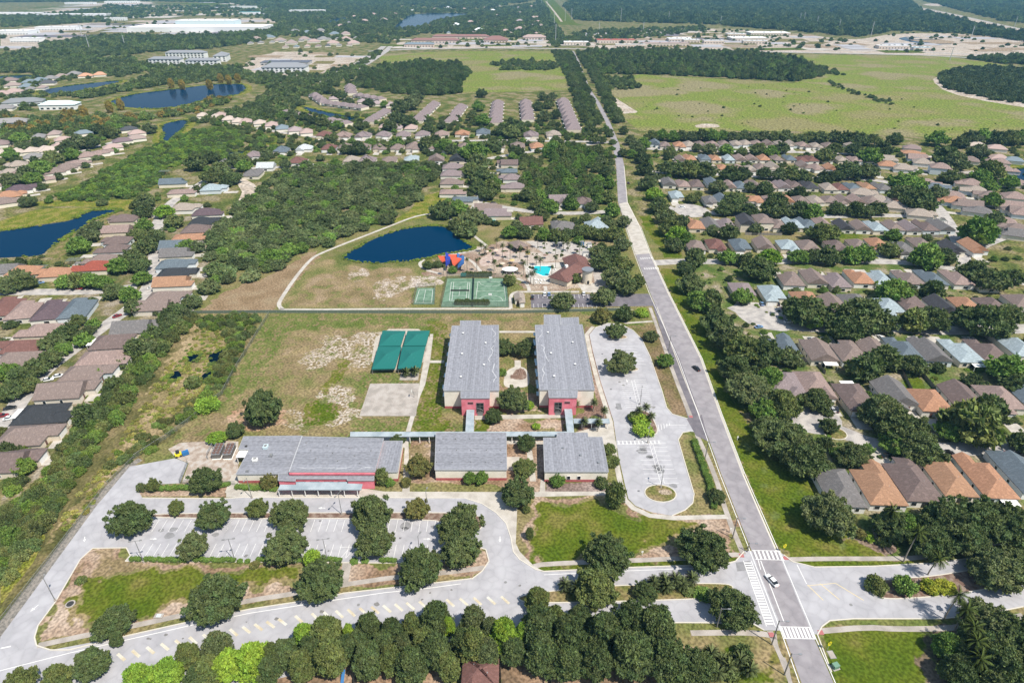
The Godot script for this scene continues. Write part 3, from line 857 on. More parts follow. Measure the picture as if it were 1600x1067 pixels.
# a crown of radius 1 whose top is at height 1, made of many leaf sprays on the outsides of rounded clumps
func crown(kind: String, number: int, leaves: int, size: float) -> ArrayMesh:
	var g := Leaves.new()
	g.r = RandomNumberGenerator.new()
	g.r.seed = number
	var clumps := []
	match kind:
		"oak":
			var many := g.r.randi_range(84, 100)
			for i in many:
				var f := sqrt((i + 0.3) / many)
				var a := i * 2.4 + g.r.randf_range(-0.35, 0.35)
				var rho := f * g.r.randf_range(0.6, 0.84) * (1.0 + 0.13 * sin(a * 2.0 + number) + 0.11 * sin(a * 3.0 + number * 2.3) + 0.07 * sin(a * 7.0 + number))
				var s := g.r.randf_range(0.085, 0.185)
				clumps.append([Vector3(cos(a) * rho, 0.86 - 0.42 * f * f + g.r.randf_range(-0.16, 0.08), sin(a) * rho), Vector3(s, s * 0.6, s)])
			for i in 26:
				var a := i * 0.242 + g.r.randf_range(-0.2, 0.2)
				var q := g.r.randf_range(0.55, 0.74)
				clumps.append([Vector3(cos(a) * q, g.r.randf_range(0.27, 0.45), sin(a) * q), Vector3(0.15, 0.1, 0.15)])
			for i in 13:
				var a := g.r.randf() * TAU
				var q := g.r.randf_range(0.8, 1.0)
				clumps.append([Vector3(cos(a) * q, g.r.randf_range(0.4, 0.66), sin(a) * q), Vector3(0.1, 0.07, 0.1)])
			for i in 6:
				var a := g.r.randf() * TAU
				var q := g.r.randf_range(0.1, 0.5)
				clumps.append([Vector3(cos(a) * q, 0.96, sin(a) * q), Vector3(0.09, 0.08, 0.09)])
		"tall":
			for i in 90:
				var y := lerpf(0.2, 0.95, i / 89.0)
				var a := i * 2.4
				var rho := (0.8 - 0.95 * absf(y - 0.42)) * sqrt(g.r.randf_range(0.15, 1.0))
				var s := g.r.randf_range(0.12, 0.22)
				clumps.append([Vector3(cos(a) * rho, y, sin(a) * rho), Vector3(s, s * 0.42, s)])
		"cone":
			for i in 20:
				var y := lerpf(0.06, 0.93, i / 19.0)
				var a := i * 2.4
				var w := sin(PI * pow(1.0 - y, 0.75) * 0.86)
				clumps.append([Vector3(cos(a) * w * 0.5, y, sin(a) * w * 0.5), Vector3(0.2 + 0.3 * w, 0.13, 0.2 + 0.3 * w)])
		"bush":
			for i in 26:
				var a := i * 2.4
				var rho := 0.78 * sqrt(i / 26.0)
				clumps.append([Vector3(cos(a) * rho, 0.66 - 0.4 * rho + g.r.randf_range(-0.2, 0.14), sin(a) * rho), Vector3(0.24, 0.24, 0.24)])
		"hedge":
			for i in 10:
				clumps.append([Vector3(lerpf(-0.85, 0.85, i / 9.0), 0.55, g.r.randf_range(-0.3, 0.3)), Vector3(0.22, 0.46, 0.75)])
	var base := Color(0.119, 0.155, 0.074)
	var total := 0.0
	for k in clumps:
		total += k[1].x * k[1].x
	for k in clumps.size():
		var at: Vector3 = clumps[k][0]
		var s: Vector3 = clumps[k][1]
		var tone := g.r.randf_range(0.82, 1.22)
		var warm := g.r.randf_range(-0.08, 0.12)
		for i in int(leaves * s.x * s.x / total):
			var d := g.any().normalized()
			if d.y < -0.35 and g.r.randf() < 0.7:
				d.y = -d.y
			var out := d * (g.r.randf_range(0.7, 1.1) if g.r.randf() < 0.88 else g.r.randf_range(1.1, 1.45))
			var p := at + out * s
			var inside := false
			for o in clumps.size():
				if o != k and ((p - clumps[o][0]) / clumps[o][1]).length_squared() < 0.42:
					inside = true
					break
			if inside or p.y > 1.02:
				continue
			var face := (d + g.any() * 0.75 + Vector3(0, 0.25, 0)).normalized()
			var spray := g.r.randf() < 0.55
			if spray:
				face = (g.any() + Vector3(0.25, 0.5, 0.3)).normalized()
			var b := tone * g.r.randf_range(0.6, 1.45)
			g.leaf(p, face, size * g.r.randf_range(0.6, 1.2) * (1.35 if spray else 0.9), Color(base.r * b * (1.0 + warm), base.g * b, base.b * b * g.r.randf_range(0.7, 1.1)), (d + g.any() * 0.35) if spray else Vector3.ZERO)
	return g.mesh()


func limbs(number: int, high := 0.5, thick := 0.05) -> ArrayMesh:
	var s := Shape.new()
	var r := RandomNumberGenerator.new()
	r.seed = number
	var fork := Vector3(r.randf_range(-0.04, 0.04), high * 0.55, r.randf_range(-0.04, 0.04))
	s.tube(Vector3(0, 0, 0), fork, thick * 1.25, thick, 7, false)
	for i in 4:
		var a := i * TAU / 4.0 + r.randf_range(-0.4, 0.4)
		s.tube(fork, Vector3(cos(a) * 0.45, high + 0.12 + r.randf_range(0, 0.12), sin(a) * 0.45), thick * 0.7, thick * 0.25, 5, false)
	s.tube(fork, Vector3(0, high + 0.3, 0), thick * 0.8, thick * 0.3, 6, false)
	return s.mesh()


# the fronds of a palm with its top at the origin, in metres
func fronds(number: int, many: int, long: float, droop: float, wide: float, tone: Color) -> ArrayMesh:
	var g := Leaves.new()
	g.r = RandomNumberGenerator.new()
	g.r.seed = number
	for i in many:
		var a := i * 2.4 + g.r.randf_range(-0.2, 0.2)
		var rise := lerpf(1.25, -0.5, (i + 0.5) / many)
		var dir := Vector3(cos(a) * cos(rise), sin(rise), sin(a) * cos(rise))
		var at := Vector3.ZERO
		var b := g.r.randf_range(0.75, 1.3)
		for k in 7:
			var step := dir * long / 7.0
			var side := dir.cross(Vector3.UP).normalized()
			var w := wide * sin(PI * (k + 1.0) / 8.5)
			for s in [-1.0, 1.0]:
				for h in 2:
					var q := at + step * (h * 0.5)
					var tip: Vector3 = q + side * s * w + step * 0.7 - Vector3(0, w * 0.45, 0)
					var m := step.cross(tip - q).normalized()
					if m.y < 0.0:
						m = -m
					for p in [q, q + step * 0.42, tip]:
						g.v.append(p)
						g.n.append(m)
						g.c.append(Color(tone.r * b, tone.g * b, tone.b * b))
			at += step
			dir = (dir - Vector3(0, droop / 7.0, 0)).normalized()
	return g.mesh()


func leaf_mat(called: String, tint: Color, rough := 0.6) -> StandardMaterial3D:
	var m := mat(called, tint.linear_to_srgb(), rough)
	m.vertex_color_use_as_albedo = true
	m.metallic_specular = 0.14
	m.backlight_enabled = true
	m.backlight = Color(0.62, 0.68, 0.42)
	return m


func tree_shapes() -> void:
	for i in 6:
		meshes["oak %d" % i] = crown("oak", 100 + i, 19000, 0.046)
		meshes["oak far %d" % i] = crown("oak", 100 + i, 6000, 0.075)
		meshes["limbs %d" % i] = limbs(200 + i)
	for i in 4:
		meshes["oak dot %d" % i] = crown("oak", 110 + i, 1000, 0.17)
		meshes["tall %d" % i] = crown("tall", 120 + i, 17000, 0.055)
		meshes["tall far %d" % i] = crown("tall", 120 + i, 2400, 0.13)
		meshes["bush %d" % i] = crown("bush", 130 + i, 3200, 0.085)
		meshes["bush dot %d" % i] = crown("bush", 140 + i, 420, 0.2)
	for i in 2:
		meshes["cone %d" % i] = crown("cone", 150 + i, 5000, 0.075)
		meshes["hedge %d" % i] = crown("hedge", 160 + i, 3600, 0.075)
	meshes["stem"] = limbs(300, 0.35, 0.03)
	var green := Color(0.085, 0.115, 0.035)
	for i in 3:
		meshes["palm %d" % i] = fronds(170 + i, 24, 3.2, 1.5, 0.75, green)
		meshes["fan palm %d" % i] = fronds(180 + i, 26, 1.9, 0.9, 0.8, Color(0.13, 0.16, 0.075))
	var shaft := Shape.new()
	for k in 6:
		shaft.tube(Vector3(0.02 * k * k * 0.2, k / 6.0, 0), Vector3(0.02 * (k + 1) * (k + 1) * 0.2, (k + 1) / 6.0, 0), 0.2 - 0.012 * k, 0.2 - 0.012 * (k + 1), 8, false)
	meshes["shaft"] = shaft.mesh()
	for t in [["oak", Color(0.98, 0.98, 0.92)], ["dark", Color(0.82, 0.87, 0.8)], ["olive", Color(1.2, 1.14, 0.92)], ["grey", Color(1.16, 1.1, 1.12)], ["bright", Color(1.7, 2.1, 0.75)], ["lime", Color(2.0, 2.3, 0.75)], ["fresh", Color(1.25, 1.55, 0.85)], ["rust", Color(2.2, 1.35, 0.8)], ["brown", Color(1.5, 1.15, 0.95)], ["gold", Color(2.6, 2.2, 0.7)], ["palm", Color(1.15, 1.15, 1.0)], ["straw", Color(2.4, 1.9, 1.3)]]:
		leaf_mat(t[0] + " leaves", t[1])


var tints := ["oak", "dark", "olive", "grey", "oak", "fresh", "dark"]


# p: x, z, radius of the crown, height
func tree(p: Array, kind: String, tint: String, label: String, group := "", called := "oak_tree", category := "tree") -> void:
	var at := Vector3(p[0], 0, p[1])
	var i := rng.randi() % 1000
	var o := thing(called, label, category, at, rng.randf() * TAU, group)
	var near := at.distance_to(Vector3(0, 155, 0)) < 300.0
	var trunk := mat("trunk")
	var c: Node3D
	match kind:
		"oak", "tall":
			var key := kind + (" " if near else " far ") + str(i % (6 if kind == "oak" else 4))
			c = part("crown", meshes[key], mats[tint + " leaves"], o)
			var t := part("trunk", meshes["limbs %d" % (i % 6)], trunk, o)
			t.scale = Vector3(p[2], p[3], p[2])
		"cone":
			c = part("crown", meshes["cone %d" % (i % 2)], mats[tint + " leaves"], o)
			part("trunk", meshes["stem"], trunk, o).scale = Vector3(p[2], p[3], p[2])
		"bush":
			c = part("foliage", meshes["bush %d" % (i % 4)], mats[tint + " leaves"], o)
			part("stem", meshes["stem"], trunk, o).scale = Vector3(p[2], p[3], p[2])
	c.scale = Vector3(p[2] * rng.randf_range(0.9, 1.1), p[3], p[2] * rng.randf_range(0.9, 1.1))


func palm(at: Vector2, high: float, lean: Vector2, kind: String, label: String, group := "", grow := 1.0) -> void:
	var o := thing("palm_tree", label, "palm tree", up(at), 0.0, group)
	var t := part("trunk", meshes["shaft"], mat("pale trunk"), o)
	var far := lean.length()
	t.scale = Vector3(far / 0.144 if far > 0.3 else 1.0, high, 1.0)
	if far > 0.3:
		var s := Shape.new()
		var last := Vector3.ZERO
		for k in 8:
			var f := (k + 1) / 8.0
			var p := Vector3(lean.x * f * f, high * f, lean.y * f * f)
			s.tube(last, p, 0.21 - 0.012 * k, 0.2 - 0.012 * k, 8, false)
			last = p
		t.mesh = s.mesh()
		t.scale = Vector3.ONE
	var c := part("fronds", meshes[kind + " %d" % (rng.randi() % 3)], mats["palm leaves"], o, Vector3(lean.x if far > 0.3 else 0.14, high, lean.y if far > 0.3 else 0.0), rng.randf() * TAU)
	c.scale = Vector3.ONE * grow


# a wood that nobody could count: copies scattered over an outline, as one thing of its own
func wood(called: String, pts: PackedVector2Array, gap: float, r0: float, r1: float, k: float, kind: String, shades: Array, share := 1.0, clear := false) -> void:
	var lo := pts[0]
	var hi := pts[0]
	for p in pts:
		lo = lo.min(p)
		hi = hi.max(p)
	var r := RandomNumberGenerator.new()
	r.seed = hash(called) + int(lo.x) * 7 + int(lo.y)
	var places := []
	var thin := noise(FastNoiseLite.TYPE_SIMPLEX, 0.9 / (gap * 7.0), 2, 9)
	var z := lo.y
	var odd := 0.0
	while z < hi.y:
		var x := lo.x + odd
		while x < hi.x:
			var p := Vector2(x + r.randf_range(-0.45, 0.45) * gap, z + r.randf_range(-0.45, 0.45) * gap)
			if r.randf() < share * (1.0 if share >= 0.9 else clampf(1.15 + 1.6 * thin.get_noise_2d(p.x, p.y), 0.35, 1.0)) and dry_land(p) and Geometry2D.is_point_in_polygon(p, pts) and in_sight(p) and (not clear or is_clear(p)):
				places.append(p)
			x += gap
		z += gap * 0.87
		odd = gap * 0.5 - odd
	if places.is_empty():
		return
	var variants := 0
	while meshes.has("%s %d" % [kind, variants]):
		variants += 1
	var o := Node3D.new()
	o.name = numbered(called)
	o.set_meta("kind", "stuff")
	add_child(o)
	for n in variants:
		var mine := []
		for i in places.size():
			if i % variants == n:
				mine.append(places[i])
		if mine.is_empty():
			continue
		var mm := MultiMesh.new()
		mm.transform_format = MultiMesh.TRANSFORM_3D
		mm.use_colors = true
		mm.mesh = meshes["%s %d" % [kind, n]]
		mm.instance_count = mine.size()
		for i in mine.size():
			var s := r.randf_range(r0, r1)
			var b := Basis(Vector3.UP, r.randf() * TAU).scaled(Vector3(s, s * k * r.randf_range(0.7, 1.3), s * r.randf_range(0.85, 1.15)))
			mm.set_instance_transform(i, Transform3D(b, Vector3(mine[i].x, -0.12 * s * k, mine[i].y)))
			var tone: Color = shades[r.randi() % shades.size()]
			mm.set_instance_color(i, tone * r.randf_range(0.75, 1.3))
		var inst := MultiMeshInstance3D.new()
		inst.name = "crowns"
		inst.multimesh = mm
		inst.material_override = leaf_mat("wood leaves", Color(1, 1, 1))
		inst.set_meta("kind", "stuff")
		o.add_child(inst, true)


var waters := []


func dry_land(p: Vector2) -> bool:
	for w in waters:
		if Geometry2D.is_point_in_polygon(p, w):
			return false
	return true


# away from homes and streets
func is_clear(p: Vector2) -> bool:
	for h in houses:
		if (h[0] - p).length_squared() < 90.0:
			return false
	for l in lanes:
		for i in l.size() - 1:
			if (Geometry2D.get_closest_point_to_segment(p, l[i], l[i + 1]) - p).length_squared() < 36.0:
				return false
	return true


# what the camera or one a few steps beside it could see
func in_sight(p: Vector2) -> bool:
	return p.y < -70.0 and absf(p.x) < (-p.y) * 0.74 + 95.0


# ---------------------------------------------------------------- homes

var roofs := {
	"grey": Color(0.21, 0.2, 0.2), "taupe": Color(0.28, 0.22, 0.2), "brown": Color(0.21, 0.16, 0.15), "tan": Color(0.44, 0.26, 0.165), "orange": Color(0.47, 0.26, 0.165), "dark": Color(0.075, 0.075, 0.085),
	"slate-blue": Color(0.16, 0.2, 0.235), "pale blue": Color(0.4, 0.48, 0.52), "lilac": Color(0.3, 0.245, 0.25), "red": Color(0.36, 0.1, 0.07), "maroon": Color(0.22, 0.115, 0.1), "rose": Color(0.36, 0.27, 0.245), "beige": Color(0.42, 0.36, 0.31), "purple-brown": Color(0.15, 0.11, 0.125), "charcoal": Color(0.055, 0.06, 0.068), "white": Color(0.62, 0.66, 0.68),
}
var wall_tones := [Color(0.78, 0.75, 0.69), Color(0.7, 0.62, 0.5), Color(0.82, 0.81, 0.79), Color(0.7, 0.65, 0.57), Color(0.76, 0.7, 0.58), Color(0.64, 0.7, 0.74)]
var ordinal := ["first", "second", "third", "fourth", "fifth", "sixth", "seventh", "eighth", "ninth", "tenth", "eleventh", "twelfth", "thirteenth", "fourteenth", "fifteenth", "sixteenth", "seventeenth", "eighteenth", "nineteenth", "twentieth"]


func roof_mat(tone: String) -> StandardMaterial3D:
	var key := tone + " shingles"
	if mats.has(key):
		return mats[key]
	var c: Color = roofs[tone]
	var m := mat(key, Color.WHITE, 0.9)
	m.metallic_specular = 0.3
	m.albedo_texture = ramp_texture([c.lightened(0.0).linear_to_srgb(), (c * 0.82).linear_to_srgb(), (c * 1.15).linear_to_srgb()], 300 + hash(tone) % 97, 0.03, 4, 256)
	m.uv1_scale = Vector3(1.0 / 17.0, 1.0 / 11.0, 1)
	m.detail_enabled = true
	m.detail_blend_mode = BaseMaterial3D.BLEND_MODE_MUL
	m.detail_albedo = grain(0.35, 0.08)
	m.detail_uv_layer = BaseMaterial3D.DETAIL_UV_2
	m.uv2_scale = Vector3(1.0 / 6.0, 1.0 / 3.0, 1)
	return m


func wall_mat(i: int) -> StandardMaterial3D:
	var c: Color = wall_tones[i % wall_tones.size()]
	var key := "render %d" % (i % wall_tones.size())
	if not mats.has(key):
		var m := mat(key, c.linear_to_srgb(), 0.9)
		m.detail_enabled = true
		m.detail_blend_mode = BaseMaterial3D.BLEND_MODE_MUL
		m.detail_albedo = grain(0.14)
		m.detail_uv_layer = BaseMaterial3D.DETAIL_UV_2
		m.uv2_scale = Vector3(0.2, 0.2, 1)
	return mats[key]


# a roof over a rectangle w by d: hipped at each end by «hip» (0 = gable)
func roof_shape(s: Shape, at: Vector3, w: float, d: float, pitch: float, hip: float, along_z: bool, thick := 0.22) -> void:
	var a := w / 2.0
	var b := d / 2.0
	var run := a if along_z else b
	var rise := run * pitch
	var e := [at + Vector3(-a, 0, b), at + Vector3(a, 0, b), at + Vector3(a, 0, -b), at + Vector3(-a, 0, -b)]
	var lift := Vector3(0, thick, 0)
	for i in 4:
		s.quad(e[i], e[(i + 1) % 4], e[(i + 1) % 4] + lift, e[i] + lift)
	s.quad(e[3], e[2], e[1], e[0])
	for i in 4:
		e[i] += lift
	var top := at + lift + Vector3(0, rise, 0)
	if along_z:
		var f := top + Vector3(0, 0, b - run * hip)
		var k := top - Vector3(0, 0, b - run * hip)
		s.tri(e[0], e[1], f)
		s.tri(e[2], e[3], k)
		s.quad(e[1], e[2], k, f)
		s.quad(e[3], e[0], f, k)
	else:
		var f := top - Vector3(a - run * hip, 0, 0)
		var k := top + Vector3(a - run * hip, 0, 0)
		s.tri(e[3], e[0], f)
		s.tri(e[1], e[2], k)
		s.quad(e[0], e[1], k, f)
		s.quad(e[2], e[3], f, k)


func box_mesh(size: Vector3) -> ArrayMesh:
	var key := "box %s" % size
	if not meshes.has(key):
		var s := Shape.new()
		s.box(Vector3.ZERO, size)
		meshes[key] = s.mesh()
	return meshes[key]


func window(o: Node3D, at: Vector3, w: float, h: float, turn: float, called := "window") -> void:
	var f := part(called, box_mesh(Vector3(w + 0.24, h + 0.24, 0.12)), mat("white"), o, at, turn)
	part("pane", box_mesh(Vector3(w, h, 0.14)), mat("dark glass"), f)


# w across the front, d deep, the garage on the side given by front (1 = south, -1 = north); the garage wing sticks out by 4 m
var mass_walls := Shape.new()
var mass_roofs := Shape.new()


# the smallest homes, far off, go into one mass
func far_home(p: Vector2, turn: float, w: float, d: float, tone: String) -> void:
	var t := Transform3D(Basis(Vector3.UP, turn), up(p))
	for e in [[mass_walls, Color(0.72, 0.68, 0.6)], [mass_roofs, roofs[tone]]]:
		var s := Shape.new()
		if e[0] == mass_walls:
			s.box(Vector3(0, 1.45, 0), Vector3(w - 1.0, 2.9, d - 1.0))
		else:
			roof_shape(s, Vector3(0, 2.9, 0), w, d, 0.5, 1.0, d >= w)
		for i in s.v.size():
			e[0].v.append(t * s.v[i])
			e[0].n.append(t.basis * s.n[i])
			e[0].uv.append(s.uv[i])
			e[0].c.append(e[1])


func plant_far_homes() -> void:
	var o := Node3D.new()
	o.name = "distant_suburb"
	o.set_meta("kind", "stuff")
	add_child(o)
	var m := mat("distant homes", Color.WHITE, 0.9)
	m.vertex_color_use_as_albedo = true
	for s in [mass_walls, mass_roofs]:
		part("walls" if s == mass_walls else "roofs", s, m, o).set_meta("kind", "stuff")


func house(p: Vector2, turn: float, w: float, d: float, tone: String, style: String, label: String, group: String, front: int, floors := 1) -> Node3D:
	if p.length() > 745.0:
		far_home(p, turn, w, d, tone)
		return null
	var o := thing("house", label, "house", up(p), turn, group)
	var i := rng.randi() % 1000
	var h := 2.9 if floors == 1 else 5.7
	var far := p.length() > 330.0
	var along := d >= w
	var wing := 3.6
	var body := d + 2.0 - wing
	var wing_w := snappedf(w * 0.52, 0.1)
	var side := 1.0 if i % 2 else -1.0
	var key := "home %s %s %s %s %s %s" % [w, d, h, style, front, side]
	var off := Vector3(side * (w - wing_w) * 0.46, 0, front * (body * 0.5 + wing * 0.5))
	var mid := Vector3(0, 0, -front * wing * 0.5)
	var pitch := 0.55 if style != "low" else 0.32
	var hip := 0.0 if style == "gable" else 1.0
	if not meshes.has(key + " wall"):
		var s := Shape.new()
		s.box(mid + Vector3(0, h / 2.0, 0), Vector3(w, h, body))
		s.box(off + mid + Vector3(0, 1.45, -front * 0.5), Vector3(wing_w, 2.9, wing + 1.0))
		if style == "gable":
			var run := (w if along else body) / 2.0
			var top := h + 0.22 + run * pitch - 0.15
			for q in [-1.0, 1.0]:
				if along:
					var z: float = mid.z + q * (body / 2.0 - 0.004)
					s.tri(Vector3(-w / 2.0 * q, h, z), Vector3(w / 2.0 * q, h, z), Vector3(0, top, z))
				else:
					var x: float = q * (w / 2.0 - 0.004)
					s.tri(Vector3(x, h, mid.z + body / 2.0 * q), Vector3(x, h, mid.z - body / 2.0 * q), Vector3(x, top, mid.z))
		meshes[key + " wall"] = s.mesh()
		s = Shape.new()
		roof_shape(s, mid + Vector3(0, h, 0), w + 0.8, body + 0.8, pitch, hip, along)
		roof_shape(s, off + mid + Vector3(0, 2.9, -front * 1.9), wing_w + 0.9, wing + 4.6, pitch, 1.0 if i % 3 else 0.0, true)
		meshes[key + " roof"] = s.mesh()
	part("wall", meshes[key + " wall"], wall_mat(i / 7), o)
	var r := part("roof", meshes[key + " roof"], roof_mat(tone), o)
	var sides := [1.0, -1.0]
	var back := mid.z - front * body / 2.0
	part("garage_door", box_mesh(Vector3(minf(4.6, wing_w - 0.8), 2.2, 0.1)), mat("white"), o, off + mid + Vector3(0, 1.1, front * (wing / 2.0 + 0.04)))
	if i % 8 == 0 and style != "low":
		var a := atan(pitch)
		var run := (w if along else body) / 2.0
		var sp := part("solar_panel", box_mesh(Vector3(3.2, 0.08, 4.6)), mat("solar panel", rgb(0.008, 0.01, 0.025), 0.25), r, Vector3(run * 0.5 if along else 0.0, h + 0.34 + run * 0.5 * pitch, mid.z + (0.0 if along else run * 0.5)))
		sp.rotation = Vector3(0, 0, -a) if along else Vector3(a, 0, 0)
	if far:
		window(o, Vector3(0.8, 1.3, back - front * 0.04), 2.4, 1.4, 0.0)
		return o
	for k in [-0.3, 0.28]:
		window(o, Vector3(w * k, h - 1.35, back - front * 0.04), 1.7 if k < 0 else 1.2, 1.3, 0.0)
	part("patio_door", box_mesh(Vector3(2.3, 2.1, 0.12)), mat("dark glass"), o, Vector3(w * 0.02, 1.05, back - front * 0.03))
	for q in sides:
		for k in [-0.28, 0.1]:
			window(o, Vector3(q * (w / 2.0 + 0.04), h - 1.3, mid.z + body * k), 1.1, 1.2, PI / 2)
	part("front_door", box_mesh(Vector3(1.0, 2.1, 0.1)), mat("dark door", rgb(0.12, 0.06, 0.05), 0.5), o, Vector3(-side * w * 0.2, 1.05, mid.z + front * (body / 2.0 + 0.04)))
	var lift := (w if along else body) * 0.5 * pitch * 0.55
	for k in 2:
		part("roof_vent", box_mesh(Vector3(0.4, 0.5, 0.4)), mat("pole"), r, Vector3(w * (0.2 if k else -0.18), h + lift + 0.35, mid.z + body * (0.1 if k else -0.2)))
	if i % 4 == 0:
		part("patio_roof", box_mesh(Vector3(w * 0.5, 0.14, 3.2)), mat("white"), o, Vector3(w * 0.16, 2.5, back - front * 1.6))
		for q in sides:
			part("patio_post", box_mesh(Vector3(0.12, 2.43, 0.12)), mat("white"), o, Vector3(w * 0.16 + q * w * 0.23, 1.215, back - front * 3.0))
	return o


func row(group: String, where: String, start: String, turn: float, w: float, d: float, front: int, list: Array) -> void:
	var n := 0
	for e in list:
		var style: String = e[2] if e.size() > 2 else ("hip" if rng.randf() < 0.75 else "gable")
		var look := {"hip": "hip-roofed", "gable": "gable-roofed", "low": "low"}
		var floors := 2 if e.size() > 3 else 1
		var short := "%s house in %s" % [ordinal[n], where]
		house(e[0], turn + rng.randf_range(-0.03, 0.03), w + rng.randi() % 3 * 0.6 - 0.6, d + rng.randi() % 3 * 0.8 - 0.8, e[1], style, "%s %s%s house, %s from %s in %s" % [e[1], "two-storey " if floors == 2 else "", look[style], ordinal[n], start, where], group, front, floors)
		houses.append([e[0], short])
		var q := Transform2D(-turn, e[0])
		var dx := 2.6 if n % 2 else -2.6
		if e[0].length() < 745.0:
			sheet("driveway", PackedVector2Array([q * Vector2(dx - 2.6, front * d * 0.4), q * Vector2(dx + 2.6, front * d * 0.4), q * Vector2(dx + 3.0, front * (d * 0.5 + 9.5)), q * Vector2(dx - 3.0, front * (d * 0.5 + 9.5))]), 0.016, mat("concrete"))
		if e[0].length() < 360.0 and n % 3 == 1:
			var c: Array = [["white", Color(0.75, 0.77, 0.78)], ["black", Color(0.012, 0.012, 0.014)], ["silver", Color(0.42, 0.43, 0.44)], ["dark red", Color(0.22, 0.01, 0.012)]][(n + houses.size()) % 4]
			car(q * Vector2(dx, front * (d * 0.5 + 5.5)), -turn + PI / 2 + 0.05, c[0], c[1], "%s car outside the %s" % [c[0], short])
		n += 1


# a row of homes under one stepped roof; each home has its own roof and front
func terrace(a: Vector2, b: Vector2, homes: int, wide: float, tone: String, label: String) -> void:
	var o := thing("terrace", label, "townhouse row", up((a + b) / 2.0), -(b - a).angle(), "rows of townhouses")
	var long := (b - a).length() / homes
	for i in homes:
		var x := (i - (homes - 1) / 2.0) * long
		var s := Shape.new()
		s.box(Vector3(x, 1.5, 0), Vector3(long - 0.02, 3.0, wide - 1.0))
		part("wall", s, wall_mat(1 if i % 2 else 4), o)
		s = Shape.new()
		roof_shape(s, Vector3(x, 3.0, 0), long - 0.05, wide, 0.42, 1.0 if homes < 2 else 0.55, long > wide)
		part("roof", s, roof_mat(tone), o)
		for q in [-1.0, 1.0]:
			window(o, Vector3(x + 1.2, 1.4, q * (wide - 1.0) / 2.0 + q * 0.04), 2.6, 1.7, 0.0)
			part("porch", box_mesh(Vector3(3.0, 0.14, 1.9)), mat("white"), o, Vector3(x - 2.2, 2.45, q * (wide / 2.0 + 0.4)))


